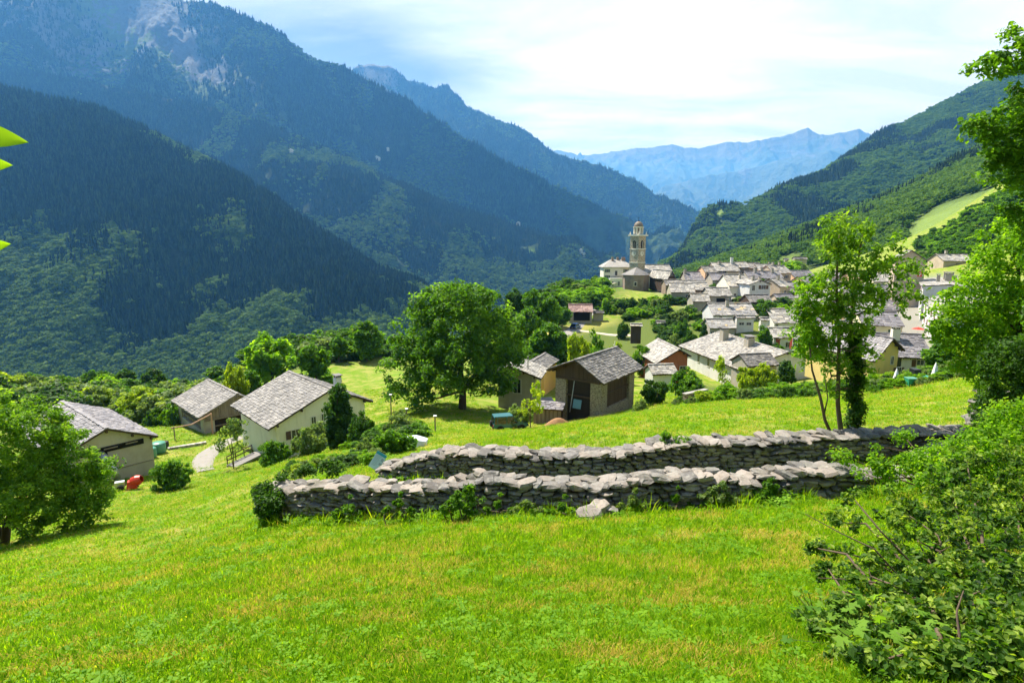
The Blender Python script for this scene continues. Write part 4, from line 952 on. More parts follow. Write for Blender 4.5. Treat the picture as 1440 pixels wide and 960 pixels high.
# ------------------------------------------------------------------ church
cz = P(893, 412, 235)[2]
def at(u, Y): return P(u, 400, Y)[0]
tc_x, tc_y = at(895, 240), 240.0
ppm = 240 / F_PX
def zt(v, Y=240): return P(895, v, Y)[2]
STONE_T = M_masonry('tower_stone', (0.50, 0.42, 0.30), (0.34, 0.28, 0.20), 0.9)
DOME = M_plain('stone_dome', (0.20, 0.16, 0.12), 0.7, var=0.4, scale=2)
ch = thing('church', 'church with a tall square bell tower, brown polygonal apse and cream nave', 'church', (tc_x, tc_y, cz), 0)
def L_(x, y, z): return (x - tc_x, y - tc_y, z - cz)
tw_ = MB(); s = 4.5; ra = math.radians(38)
z1 = zt(332) - cz
tw_.box((0, 0, (z1 - 6) / 2 + 0.0), (s, s, z1 + 6), rz=ra); tower = tw_.obj('tower', STONE_T, ch)
for zz, ex, hh, nm in ((z1 + .25, 1.3, .55, 'cornice'), (zt(350) - cz, .35, .35, 'string_course'), (zt(369) - cz, .35, .35, 'string_course')):
    q = MB(); q.box((0, 0, zz), (s + ex, s + ex, hh), rz=ra); q.obj(nm, CREAM2, tower)
# belfry openings and the clock faces
zb_ = zt(344) - cz
for k in range(4):
    a = ra + k * PI / 2; nx, ny = math.sin(a), -math.cos(a)
    q = MB(); pl = [(-.75, -1.9), (.75, -1.9), (.75, .9)] + [(.75 * math.cos(b), .9 + .75 * math.sin(b)) for b in np.linspace(0.3, PI - .3, 6)] + [(-.75, .9)]
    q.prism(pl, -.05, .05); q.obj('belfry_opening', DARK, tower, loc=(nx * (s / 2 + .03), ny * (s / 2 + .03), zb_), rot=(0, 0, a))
    q = MB(); q.box((0, -.1, -.3), (.14, .1, 2.9)); q.box((0, -.1, -2.0), (2.0, .25, .2)); q.obj('mullion', CREAM2, tower, loc=(nx * (s / 2 + .06), ny * (s / 2 + .06), zb_), rot=(0, 0, a))
    if k in (0, 3):
        q = MB(); q.lathe((0, 0, 0), [(1.0, 0), (1.05, .08), (.2, .1), (.01, .1)], 20); q.obj('clock_face', CREAM2, tower, loc=(nx * (s / 2 + .05), ny * (s / 2 + .05), zt(356.5) - cz), rot=(PI / 2, 0, a))
        q = MB(); q.box((0, 0, .35), (.1, .1, .7)); q.box((.25, 0, 0), (.5, .1, .1)); q.obj('clock_hand', DARK, tower, loc=(nx * (s / 2 + .18), ny * (s / 2 + .18), zt(356.5) - cz), rot=(0, 0, a))
# lantern with columns, dome and finial
z2 = zt(330) - cz + .3; z3 = zt(320) - cz; z4 = zt(311.5) - cz
q = MB(); q.lathe((0, 0, 0), [(1.25, z2), (1.25, z3)], 8); q.obj('lantern_core', BROWNP, tower)
for k in range(8):
    a = k * PI / 4 + .2; q = MB(); q.box((1.75 * math.cos(a), 1.75 * math.sin(a), (z2 + z3) / 2), (.55, .55, z3 - z2), rz=a); q.obj('lantern_pier', CREAM2, tower)
q = MB(); q.lathe((0, 0, 0), [(2.25, z3 - .1), (2.3, z3 + .25), (1.9, z3 + .3)], 16); q.obj('lantern_cornice', CREAM2, tower)
q = MB(); hd = z4 - z3 - .2; q.lathe((0, 0, z3 + .28), [(1.95 * math.cos(b), hd * math.sin(b)) for b in np.linspace(0, PI / 2 - .1, 8)], 16); q.obj('dome', DOME, tower, smooth=True)
q = MB(); q.lathe((0, 0, z4 - .1), [(.35, 0), (.4, .3), (.15, .5), (.1, .8)], 8); q.box((0, 0, z4 + 1.3), (.09, .09, 1.2)); q.box((0, 0, z4 + 1.4), (.6, .09, .09)); q.obj('finial_cross', DARK, tower)
for sx in (-1, 1):
    for sy in (-1, 1):
        q = MB(); q.lathe((sx * 2.3, sy * 2.3, z1 + .5), [(.28, 0), (.3, .5), (.12, .7), (.2, 1.0), (.02, 1.3)], 8); q = q.obj('corner_urn', CREAM2, tower, rot=(0, 0, ra))
# apse: brown stone polygon with pyramid roof
ax_, ay_ = at(894, 226), 226.0; er = 5.3
ze_ = P(894, 387, 221)[2]; zp_ = P(897, 375.5, 226)[2]
ang8 = [math.radians(22.5 + 45 * k) for k in range(8)]
q = MB(); q.zprism([(er * .97 * math.cos(b), er * .97 * math.sin(b)) for b in ang8], -4, ze_ - cz); ap = q.obj('apse', BROWNP, ch, loc=L_(ax_, ay_, cz))
q = MB(); rr = er * 1.1; Vx = [(rr * math.cos(b), rr * math.sin(b), ze_ - cz) for b in ang8] + [(0, 0, zp_ - cz)] + [(0, 0, ze_ - cz - .15)]
q.add(Vx, [(i, (i + 1) % 8, 8) for i in range(8)] + [((i + 1) % 8, i, 9) for i in range(8)]); q.obj('apse_roof', TILE_GREY, ch, loc=L_(ax_, ay_, cz), smooth=False)
q = MB(); q.box((0, 0, 0), (1.3, .1, 1.8)); q.m = 1; q.box((0, -.03, 0), (.9, .1, 1.4)); q.obj('window', [CREAM2, GLASS], ch, loc=L_(ax_ - 1.2, ay_ - er * .93, ze_ - 3.4))
# nave
nx0, nx1 = at(905, 236), at(938, 236)
house('x', 0, 0, 0, 0, 1, 1, 1, 1, .5, .5) if False else None
nv = house('', (nx0 + nx1) / 2, 243, cz, 0.02, nx1 - nx0 + 5, 6.2, 6.2, P(920, 372, 243)[2] - cz, P(920, 372, 243)[2] - P(920, 385, 237)[2], 3.2, wall=CREAM, tile=TILE_PALE, oe=.3, os_=.4, tl=.8, tw=1.1, th=.055, name='nave', cat='',
           wins=[('y-', 3, 4.5, .9, 1.8, None)])
for k in ('label', 'category'):
    if k in nv: del nv[k]
nv.parent = ch; nv.location = L_(*nv.location)
q = MB(); q.box((0, 0, 0), (5.2, 3.0, 5.4)); q.obj('sacristy', GREYP, ch, loc=L_(at(928, 232), 234.6, cz + 1.2))

# ------------------------------------------------------------------ villa with hipped roof left of the tower
vx0, vx1 = at(848, 248), at(888, 248); vw = vx1 - vx0; vz = cz - .5
vt = thing('villa', 'cream three-storey villa with a hipped white roof left of the bell tower', 'villa', ((vx0 + vx1) / 2, 252, vz), 0)
ev_ = P(866, 375.5, 247)[2] - vz; rg_ = P(866, 367, 252)[2] - vz + .6
q = MB(); q.box((0, 0, ev_ / 2 - 3), (vw, 10, ev_ + 6)); q.obj('wall', CREAM2, vt)
q = MB(); a, b = vw / 2 + .7, 5.7
q.add([(-a, -b, ev_), (a, -b, ev_), (a, b, ev_), (-a, b, ev_), (-a * .4, 0, rg_), (a * .4, 0, rg_), (-a, -b, ev_ - .25), (a, -b, ev_ - .25), (a, b, ev_ - .25), (-a, b, ev_ - .25)],
      [(0, 1, 5, 4), (1, 2, 5), (2, 3, 4, 5), (3, 0, 4), (9, 8, 7, 6), (6, 7, 1, 0), (7, 8, 2, 1), (8, 9, 3, 2), (9, 6, 0, 3)]); q.obj('roof', TILE_PALE, vt)
for x, y in ((-1.8, -.6), (.6, .2), (2.6, -.5), (3.6, .8)):
    q = MB(); q.box((x, y, rg_ + .2), (.9, .8, 1.8)); q.obj('chimney', BROWNP, vt)
for x, z, hh in ((-4.6, ev_ - 1.6, 1.3), (-.8, ev_ - 2.6, 2.0), (3.4, ev_ - 1.6, 1.3), (3.4, ev_ - 4.6, 1.7), (-4.6, ev_ - 4.4, 1.7), (3.4, ev_ - 7.4, 1.6), (-4.8, ev_ - 7.6, 1.6)):
    fr, pm, sm = window_mesh(1.1, hh, SHUT_G if hh < 1.9 else None)
    wo_ = link('window', fr, vt, loc=(x, -5.04, z), rot=(0, 0, PI))
    if sm:
        for s_ in (-1, 1): link('shutter', sm, wo_, loc=(s_ * .85, 0, 0))
q = MB(); q.box((-1.6, -7.4, (ev_ - 4.6) / 2 - 3), (5.4, 4.6, ev_ - 4.6 + 6)); q.obj('porch_block', CREAM2, vt)
q = MB()
for x in np.linspace(-4.2, 1.0, 12): q.box((x, -9.6, ev_ - 4.2), (.08, .08, .9))
q.box((-1.6, -9.6, ev_ - 3.7), (5.3, .1, .1)); q.obj('railing', DARK, vt)
for x in (-3.0, -.4):
    fr, pm, sm = window_mesh(.8, 1.8, None); link('window', fr, vt, loc=(x, -9.74, ev_ - 6.8), rot=(0, 0, PI))
# retaining wall and lawn terraces under the church
q = MB(); xa, xb = at(833, 222), at(884, 215)
TERR = M_masonry('terrace_masonry', (0.20, 0.18, 0.15), (0.09, 0.08, 0.07), 1.4)
zt0 = P(860, 409, 222)[2]
q.zprism([(xa, 225), (at(884, 219), 219), (at(930, 219), 219), (at(940, 236), 236), (xa + 4, 246)], zt0 - 9, zt0 - .15)
q.obj('retaining_wall', TERR, label='dark retaining wall carrying the lawn terrace left of the church', cat='wall')
q = MB(); q.zprism([(xa + .4, 225.2), (at(884, 219), 219.5), (at(930, 219), 219.5), (at(938, 236), 235), (xa + 4, 245)], zt0 - .15, zt0 - .05)
q.obj('lawn_terrace', M_plain('terrace_lawn', (0.13, 0.24, 0.02), .9, .1, var=.3), kind='structure')
q = MB(); pa = np.array(P(834, 409, 226)); pb = np.array(P(868, 397.5, 243))
q.tube([pa + (0, 0, .2), (pa + pb) / 2 + (0, 0, .5), pb], .35, 4); q.obj('parapet', CREAM2, label='pale sloping parapet climbing to the villa beside the terrace', cat='wall')

# ------------------------------------------------------------------ dry-stone walls, stone by stone
def M_stone(name, lo, hi, lich=(0.34, 0.325, 0.285)):
    m, t, out = mat(name); v = coord(t); w_ = position(t)
    c = mix(t, objrand(t), lo, hi)
    c = mix(t, attr(t, 'tint'), c, mix(t, 0.5, c, (0.46, 0.38, 0.31)))
    n = noise(t, w_, 5.0, 8, 0.7)
    c = mix(t, mth(t, 'MULTIPLY', ramp(t, n, [(0.5, (0, 0, 0)), (0.62, (1, 1, 1))]), 0.55), c, lich)
    c = mix(t, mth(t, 'MULTIPLY', ramp(t, noise(t, w_, 1.7, 6, 0.7), [(0.52, (0, 0, 0)), (0.66, (1, 1, 1))]), 0.55), c, (0.055, 0.06, 0.03))
    c = mix(t, mth(t, 'MULTIPLY', ramp(t, noise(t, w_, 11, 6, 0.7), [(0.52, (0, 0, 0)), (0.66, (1, 1, 1))]), 0.6), c, (0.10, 0.095, 0.085))
    bsdf(t, out, c, 0.85, 0.25, noise(t, w_, 22, 7, 0.75), 0.9, 0.02); return m
STONE = M_stone('gneiss_field_stone', (0.065, 0.062, 0.058), (0.19, 0.178, 0.165))
def stone_meshes(n, seed, flat=False):
    r = np.random.default_rng(seed); out = []
    for i in range(n):
        g = np.array([(x, y, z) for z in (-1, 0, 1) for y in (-1, 0, 1) for x in (-1, 0, 1) if not (x == y == z == 0)], float)
        key = {tuple(p): k for k, p in enumerate(g.astype(int).tolist())}
        F = []
        for ax in range(3):
            for sg in (-1, 1):
                o = [a for a in range(3) if a != ax]
                for a in (-1, 0):
                    for b in (-1, 0):
                        q = []
                        for da, db in ((0, 0), (1, 0), (1, 1), (0, 1)):
                            p = [0, 0, 0]; p[ax] = sg; p[o[0]] = a + da; p[o[1]] = b + db; q.append(key[tuple(p)])
                        fl = (sg > 0) != (ax == 1)
                        F.append(tuple(q) if fl else tuple(q[::-1]))
        nrm = np.abs(g).sum(1)
        k = np.where(nrm == 3, r.uniform(.64, .86, len(g)), np.where(nrm == 2, r.uniform(.80, .98, len(g)), r.uniform(.92, 1.1, len(g))))
        V = g * k[:, None] * 0.5 + r.normal(0, .042, g.shape)
        V[:, 0] += V[:, 2] * r.uniform(-.25, .25); V[:, 1] *= 1 + V[:, 0] * r.uniform(-.3, .3); V[:, 2] *= 1 + V[:, 0] * r.uniform(-.5, .5)
        me = quads('stone', V, F, mats=[STONE], attrs={'tint': ('FACE', np.full(len(F), r.uniform(0, 1) ** 2))})
        me.shade_flat(); out.append(me)
    return out
STONES = stone_meshes(22, 5)
def dry_wall(label, top, thick, seed, maxobj=300, drop=0.12, cw=(.14, .46)):
    r = np.random.default_rng(seed)
    T = np.array([P(*p) for p in top]); d = np.concatenate([[0], np.cumsum(np.hypot(*np.diff(T[:, :2], axis=0).T))])
    L = d[-1]
    def at_(s): return np.array([np.interp(s, d, T[:, k]) for k in range(3)])
    def tan_(s): a = at_(max(s - .3, 0)); b = at_(min(s + .3, L)); v = (b - a)[:2]; return math.atan2(v[1], v[0])
    t = thing('dry_stone_wall', label, 'stone wall', tuple(T[len(T) // 2] * (1, 1, 0) + (0, 0, gz(*T[len(T) // 2][:2]))), 0)
    O = np.array(t.location); items = []
    # rubble core
    ss = np.linspace(0, L, 60); V = []
    for s in ss:
        p = at_(s); a = tan_(s); n = np.array((math.sin(a), -math.cos(a))) * (thick * .26); g = gz(p[0], p[1])
        for sg, z in ((1, g - .4), (1, p[2] - .16), (-1, p[2] - .16), (-1, g - .4)): V.append((p[0] + sg * n[0], p[1] + sg * n[1], z))
    I = np.arange(len(V)).reshape(-1, 4); F = [(I[i, j], I[i, (j + 1) % 4], I[i + 1, (j + 1) % 4], I[i + 1, j]) for i in range(len(I) - 1) for j in range(4)] + [tuple(I[0][::-1]), tuple(I[-1])]
    link('rubble_core', quads('rubble_core', np.array(V) - O, F, mats=[M_plain('wall_core_earth', (0.06, 0.05, 0.04), .95, .1)]), t)
    for side in (1, -1):
        s0 = 0
        course = 0; z_off = 0.0
        while z_off < 1.6:
            ch_ = r.uniform(.06, .13); s = r.uniform(-.05, .1); cnt = 0
            while s < L:
                w = r.uniform(*cw); sm = s + w / 2; s += w * .97
                if sm > L: break
                p = at_(sm); a = tan_(sm); g = gz(p[0], p[1]); z = p[2] - .17 - z_off - ch_ / 2 + r.uniform(-.02, .02)
                if z < g - .12: continue
                n = np.array((math.sin(a), -math.cos(a))) * side
                off = thick / 2 - .14 + r.uniform(-.07, .055) + z_off * .08
                items.append((0 if side == 1 else 2, z_off, (p[0] + n[0] * off, p[1] + n[1] * off, z), (w * 1.0, .36, ch_ * r.uniform(.88, 1.08)), (r.normal(0, .06), r.normal(0, .09), a + r.normal(0, .08)))); cnt += 1
            z_off += ch_ * .95
            if cnt == 0: break
    # copings: broad flat stones laid across, some leaning
    for row, dy in ((0, -.26 * thick), (1, .26 * thick)):
        s = 0.0
        while s < L:
            w = r.uniform(.18, .46); sm = min(s + w / 2, L); s += w * .88
            p = at_(sm); a = tan_(sm); n = np.array((math.sin(a), -math.cos(a)))
            hh = r.uniform(.07, .16)
            items.append((-1, 0, (p[0] - n[0] * dy, p[1] - n[1] * dy, p[2] - .13 + hh / 2 + r.uniform(-.03, .03)), (w * 1.12, thick * r.uniform(.5, .78), hh), (r.normal(0, .12), r.normal(0, .16), a + r.normal(0, .22))))
    # ends
    items.sort(key=lambda q: (q[0] == 2, q[0] > -1, q[1]))
    rest_V, rest_F, rest_T, nb = [], [], [], 0
    for k, (pri, zo, loc, sc, rot) in enumerate(items):
        me = STONES[int(r.integers(0, len(STONES)))]
        if r.random() < .5: rot = (rot[0], rot[1], rot[2] + PI)
        if k < maxobj:
            link('stone', me, t, loc=np.array(loc) - O, rot=rot, scale=sc)
        else:
            v = np.empty(len(me.vertices) * 3, np.float32); me.vertices.foreach_get('co', v); v = v.reshape(-1, 3) * np.array(sc)
            v = v @ rotm(0, rot[0]).T @ rotm(1, rot[1]).T @ rotm(2, rot[2]).T + np.array(loc) - O
            rest_V.append(v); rest_F += [tuple(i + nb for i in p_.vertices) for p_ in me.polygons]; nb += len(v); rest_T += [r.random()] * len(me.polygons)
    if rest_V: link('stones', quads('stones', np.concatenate(rest_V), rest_F, mats=[STONE], attrs={'tint': ('FACE', rest_T)}), t, kind='stuff')
    return t
W1 = [(374, 682, 14.3), (440, 679, 13.8), (500, 676, 13.4), (560, 679, 13.1), (620, 677, 12.8), (660, 674, 12.6), (668, 664, 12.5), (720, 668, 12.4), (800, 679, 12.3), (880, 671, 12.3), (940, 663, 12.3), (1000, 662, 12.3), (1050, 669, 12.3), (1110, 657, 12.4), (1170, 654, 12.5), (1250, 664, 12.7), (1330, 672, 12.9)]
W2 = [(538, 654, 18.4), (560, 648, 18.2), (600, 637, 18.0), (640, 630, 17.8), (700, 630, 17.5), (760, 636, 17.3), (820, 633, 17.1), (880, 631, 17.0), (925, 621, 17.0), (990, 615, 17.0), (1050, 617, 17.0), (1110, 611, 17.1), (1180, 607, 17.3), (1240, 605, 17.4), (1300, 603, 17.6), (1352, 600, 17.8)]
dry_wall('nearer of the two dry-stone walls, low, with ragged pale coping stones', W1, 0.62, 3)
dry_wall('farther dry-stone wall along the lane, with a broad pale coping', W2, 0.80, 4)
def rock(label, u, v, Y, size, seed, dz=0.25, on_ground=True, yaw=0.0):
    p = P(u, v, Y)
    if on_ground: p[2] = gz(p[0], p[1]) + size[2] * dz
    return link('rock', STONES[seed % len(STONES)], None, label, 'rock', 'loose rocks beside the walls', None, p, (.1, -.1, yaw), size)
rock('flat pale rock lying at the foot of the nearer wall', 828, 720, 11.4, (.62, .5, .26), 1, .4)
rock('grey boulder fallen against the nearer wall, above the flat pale rock', 842, 706, 11.7, (.55, .4, .36), 4, .5, yaw=.6)
rock('small leaning grey stone right of the flat pale rock', 862, 708, 11.7, (.34, .3, .24), 6, .5, yaw=1.2)
for i, (u, v, Y, s) in enumerate([(1328, 612, 16.4, (1.0, .7, .5)), (1378, 622, 16.0, (1.1, .8, .45)), (1300, 622, 16.0, (.8, .6, .42)), (1410, 640, 15, (.9, .6, .4)), (1352, 640, 15.4, (.7, .6, .4))]):
    rock(['broad sunlit boulder where the walls meet at the right', 'large pale boulder below the stacked slabs', 'boulder half under leaves, left of the sunlit boulder', 'rightmost pale boulder of the tumbled wall', 'lower grey boulder under the sunlit one'][i], u, v, Y, s, 7 + i, .45, yaw=i * .7)
tst = thing('stone_stack', 'stack of flat grey slabs under the trees at the right', 'stone stack', tuple(P(1378, 600, 19)), 0)
o0 = np.array(tst.location); rr_ = np.random.default_rng(9)
g0 = gz(o0[0], o0[1]) - o0[2]
for k in range(7):
    link('stone', STONES[(k * 3) % 22], tst, loc=(rr_.uniform(-.25, .15) + k * .07, rr_.uniform(-.1, .1), g0 + .1 + k * .19), rot=(rr_.normal(0, .05), rr_.normal(0, .05), rr_.uniform(-.4, .4)), scale=(1.3 - k * .05, .8, .24))

# ------------------------------------------------------------------ trees and shrubs
BARK = M_wood('bark', (0.10, 0.075, 0.05), .4)
BARK_D = M_wood('dark_bark', (0.05, 0.038, 0.028), .4)
TWIG = M_wood('twig_bark', (0.085, 0.062, 0.042), .35)
G_MID = M_leaf('leaf_mid_green', [(0, (0.018, 0.048, 0.006)), (.5, (0.045, 0.105, 0.010)), (1, (0.105, 0.185, 0.020))], .42)
G_LIT = M_leaf('leaf_light_green', [(0, (0.026, 0.066, 0.008)), (.5, (0.075, 0.145, 0.014)), (1, (0.17, 0.235, 0.035))], .42)
G_THORN = M_leaf('leaf_thorn_bush', [(0, (0.006, 0.022, 0.004)), (.5, (0.038, 0.085, 0.009)), (1, (0.22, 0.27, 0.06))], .42)
G_DARK = M_leaf('leaf_dark_green', [(0, (0.010, 0.028, 0.006)), (.5, (0.024, 0.060, 0.010)), (1, (0.055, 0.11, 0.018))], .35)
G_BRIGHT = M_leaf('leaf_bright_green', [(0, (0.045, 0.10, 0.006)), (.5, (0.09, 0.175, 0.010)), (1, (0.17, 0.25, 0.02))], .48)
G_YEL = M_leaf('leaf_yellow_green', [(0, (0.08, 0.12, 0.008)), (.5, (0.15, 0.20, 0.014)), (1, (0.24, 0.27, 0.03))], .45)
G_GREY = M_leaf('leaf_grey_green', [(0, (0.04, 0.07, 0.028)), (.5, (0.085, 0.125, 0.055)), (1, (0.16, 0.20, 0.10))], .35)
def leaves(r, centers, rad, n, size, up=.45, elong=1.7, flat=.8, droop=0.0, spread=1.0):
    """n leaf blades per clump centre; returns V, F, tint"""
    N = len(centers) * n
    c = np.repeat(centers, n, 0); cr = np.repeat(rad, n)
    d = r.normal(size=(N, 3)); d /= np.linalg.norm(d, axis=1)[:, None]
    pos = c + d * (cr * r.random(N) ** .45)[:, None] * np.array((1, 1, flat)) * spread
    nm = d * .6 + r.normal(size=(N, 3)) * .6 + np.array((0, 0, up * 1.6)); nm /= np.linalg.norm(nm, axis=1)[:, None]
    a = np.cross(nm, r.normal(size=(N, 3))); a /= np.linalg.norm(a, axis=1)[:, None] + 1e-9
    a[:, 2] -= droop; a /= np.linalg.norm(a, axis=1)[:, None]
    b = np.cross(nm, a); s = size * r.uniform(.6, 1.35, N)
    L = (s * elong / 2)[:, None]; Wd = (s / 2)[:, None]
    V = np.stack([pos - a * L, pos + b * Wd - a * L * .1 + nm * Wd * .25, pos + a * L - nm * L * .2, pos - b * Wd - a * L * .1 + nm * Wd * .25], 1).reshape(-1, 3)
    Q = np.arange(N * 4).reshape(-1, 4)
    t = np.clip(.5 + np.repeat(r.normal(0, .17, len(centers)), n) + r.normal(0, .16, N), 0, 1)
    return V, Q, t
def blob_points(r, blobs, n, shell=.5):
    vol = np.array([b[3] * b[4] * b[5] for b in blobs]); k = r.choice(len(blobs), n, p=vol ** .75 / (vol ** .75).sum())
    B = np.array(blobs)[k]; d = r.normal(size=(n, 3)); d /= np.linalg.norm(d, axis=1)[:, None]
    q = (r.uniform(shell ** 3, 1, n)) ** (1 / 3)
    return B[:, :3] + d * q[:, None] * B[:, 3:6]
def skeleton(mb, r, trunks, tips, r0, r1, tw=.35):
    """trunks: list of polylines (with radii); each tip joins the nearest wood by a bent branch"""
    nodes = []; nr = []
    for pts, rads in trunks:
        pts = np.asarray(pts, float); m_ = len(pts) * 4
        s = np.linspace(0, len(pts) - 1, m_); pp = np.stack([np.interp(s, np.arange(len(pts)), pts[:, k]) for k in range(3)], 1); rd = np.interp(s, np.arange(len(pts)), rads)
        mb.tube(pp, rd, 8); nodes += list(pp[m_ // 3:]); nr += list(rd[m_ // 3:])
    nodes = np.array(nodes); nr = np.array(nr)
    c = nodes.mean(0); order = np.argsort(np.linalg.norm(tips - c, axis=1))
    for k in order:
        tp = tips[k]; dd = np.linalg.norm(nodes - tp, axis=1) + np.maximum(nodes[:, 2] - tp[2], 0) * 1.5
        j = int(np.argmin(dd)); a = nodes[j]; L = np.linalg.norm(tp - a)
        if L < 1e-3: continue
        m1 = a + (tp - a) * .35 + r.normal(0, L * .07, 3) + (0, 0, -L * .04); m2 = a + (tp - a) * .7 + r.normal(0, L * .07, 3)
        ra_ = min(nr[j] * .65, r0); rb = max(ra_ * .45, r1)
        mb.tube([a, m1, m2, tp], [ra_, ra_ * .8, ra_ * .6, rb], 5, cap=False)
        nodes = np.concatenate([nodes, [m1, m2, tp]]); nr = np.concatenate([nr, [ra_ * .8, ra_ * .6, rb]])
def make_tree(seed, trunks, blobs, nclump, nleaf, lsize, crad, mt, bark=BARK, shell=.5, up=.45, elong=1.7, droop=0., r0=.12, r1=.01, nbranch=None):
    r = np.random.default_rng(seed); cs = blob_points(r, blobs, nclump, shell)
    w = MB(); skeleton(w, r, trunks, cs[:nbranch or nclump], r0, r1)
    wm = w.mesh('trunk', bark, True)
    V, Q, t = leaves(r, cs, crad * r.uniform(.6, 1.3, nclump), nleaf, lsize, up, elong, droop=droop)
    return wm, quads('crown', V, Q, mats=[mt], attrs={'tint': ('FACE', t)})
def plant(name, label, cat, loc, meshes, rz=0., scale=(1, 1, 1), group=None):
    t = thing(name, label, cat, loc, rz, group); t.scale = scale
    link('trunk' if cat == 'tree' else 'stem', meshes[0], t); link('crown' if cat == 'tree' else 'foliage', meshes[1], t); return t
# unit templates (height 1, base at the origin)
TEMPL = {}
def templ(kind, var, mt):
    key = (kind, var, mt.name)
    if key in TEMPL: return TEMPL[key]
    base = (kind, var)
    if base not in TEMPL:
        r = np.random.default_rng(100 + var * 7 + len(kind))
        if kind == 'broad':
            bl = [(0, 0, .62, .34, .34, .33)] + [(r.uniform(-.28, .28), r.uniform(-.28, .28), r.uniform(.38, .8), r.uniform(.14, .22), r.uniform(.14, .22), r.uniform(.12, .2)) for _ in range(9)]
            tr = [([(0, 0, -.03), (.01, .01, .2), (-.01, 0, .45), (.02, 0, .75)], [.032, .024, .018, .008])]; n = (150, 48, .044, .10)
        elif kind == 'bush':
            bl = [(0, 0, .42, .42, .42, .4)] + [(r.uniform(-.4, .4), r.uniform(-.4, .4), r.uniform(.15, .72), r.uniform(.16, .25), r.uniform(.16, .25), r.uniform(.14, .24)) for _ in range(9)]
            tr = [([(0, 0, -.05), (.02, 0, .2), (-.05, .02, .55)], [.02, .015, .006]), ([(0.02, 0, -.05), (.15, .1, .3), (.2, .1, .5)], [.016, .012, .005])]; n = (150, 48, .050, .11)
        elif kind == 'tall':
            bl = [(0, 0, .5, .22, .22, .46), (.05, 0, .3, .3, .3, .22), (-.06, .05, .42, .26, .26, .2), (0, 0, .78, .15, .15, .2)]
            tr = [([(0, 0, -.03), (0, 0, .3), (0, 0, .9)], [.025, .02, .006])]; n = (130, 48, .040, .085)
        elif kind == 'sparse':
            bl = [(r.uniform(-.3, .3), r.uniform(-.3, .3), r.uniform(.35, .95), r.uniform(.1, .2), r.uniform(.1, .2), r.uniform(.1, .2)) for _ in range(9)]
            tr = [([(0, 0, -.03), (.03, 0, .3), (-.02, 0, .8)], [.015, .012, .005]), ([(0, 0, -.03), (-.1, .05, .4), (-.15, 0, .7)], [.012, .009, .004])]; n = (60, 16, .045, .09)
        TEMPL[base] = make_tree(200 + var, tr, bl, n[0], n[1], n[2], n[3], mt, shell=.6, r0=.012, r1=.002, nbranch=40)
        TEMPL[key] = TEMPL[base]; return TEMPL[key]
    w, c = TEMPL[base]; c2 = c.copy(); c2.materials.clear(); c2.materials.append(mt); TEMPL[key] = (w, c2); return TEMPL[key]
_vi = [0]
def tree(label, u0, u1, vt_, vb, Y, kind='broad', mt=G_MID, name=None, cat=None, group=None, ground=True):
    """crown spans u0..u1 and vt_..vb at forward distance Y"""
    _vi[0] += 1; uc = (u0 + u1) / 2; p = P(uc, vb, Y); top = P(uc, vt_, Y)[2]
    z = gz(p[0], p[1]) if ground else p[2]
    if p[2] < z or not ground or abs(p[2] - z) > 6: z = p[2]
    h = top - z; w = (u1 - u0) / F_PX * Y / {'broad': .92, 'bush': 1.15, 'tall': .62, 'sparse': .8}[kind]
    cat = cat or ('tree' if kind in ('broad', 'tall') else 'bush'); name = name or ('broadleaf_tree' if cat == 'tree' else 'shrub')
    return plant(name, label, cat, (p[0], p[1], z), templ(kind, _vi[0] % 4, mt), _vi[0] * 1.7, (w, w, h), group)

# the great walnut in the middle of the meadow
px0 = P(650, 566, 73); zg = gz(px0[0], px0[1]); k = 73 / F_PX
def wb(u, v, rx, rz_, dy=0): q = P(u, v, 73); return (q[0] - px0[0], dy, q[2] - zg, rx * k, rx * k, rz_ * k)
wal = make_tree(11, [([(0, 0, -.3), (.1, 0, 2.4), (-.2, .2, 5), (.4, 0, 9)], [.55, .45, .38, .15]), ([(0, 0, 2.2), (2.0, .5, 5), (3.2, 0, 8)], [.35, .25, .1]), ([(0, 0, 2.4), (-2.2, -.5, 5), (-3.6, 0, 7.5)], [.35, .25, .1])],
    [wb(640, 470, 62, 55), wb(590, 470, 42, 38), wb(690, 470, 42, 38), wb(640, 425, 50, 27), wb(600, 432, 32, 24), wb(680, 430, 36, 26), wb(575, 515, 34, 34, -1), wb(590, 545, 26, 22, -2), wb(700, 510, 34, 32), wb(655, 520, 50, 26, 2), wb(720, 490, 20, 22), wb(560, 490, 20, 24), wb(640, 500, 45, 40, -4), wb(565, 548, 26, 18), wb(600, 520, 40, 34, 3), wb(690, 540, 34, 20, 1), wb(612, 552, 30, 14, 3), wb(730, 465, 18, 20), wb(715, 530, 20, 18)],
    520, 66, .27, 1.15, G_MID, BARK_D, shell=.62, r0=.2, r1=.02, nbranch=160)
plant('walnut_tree', 'great round walnut tree with a dark trunk in the middle of the meadow', 'tree', (px0[0], px0[1], zg), wal)
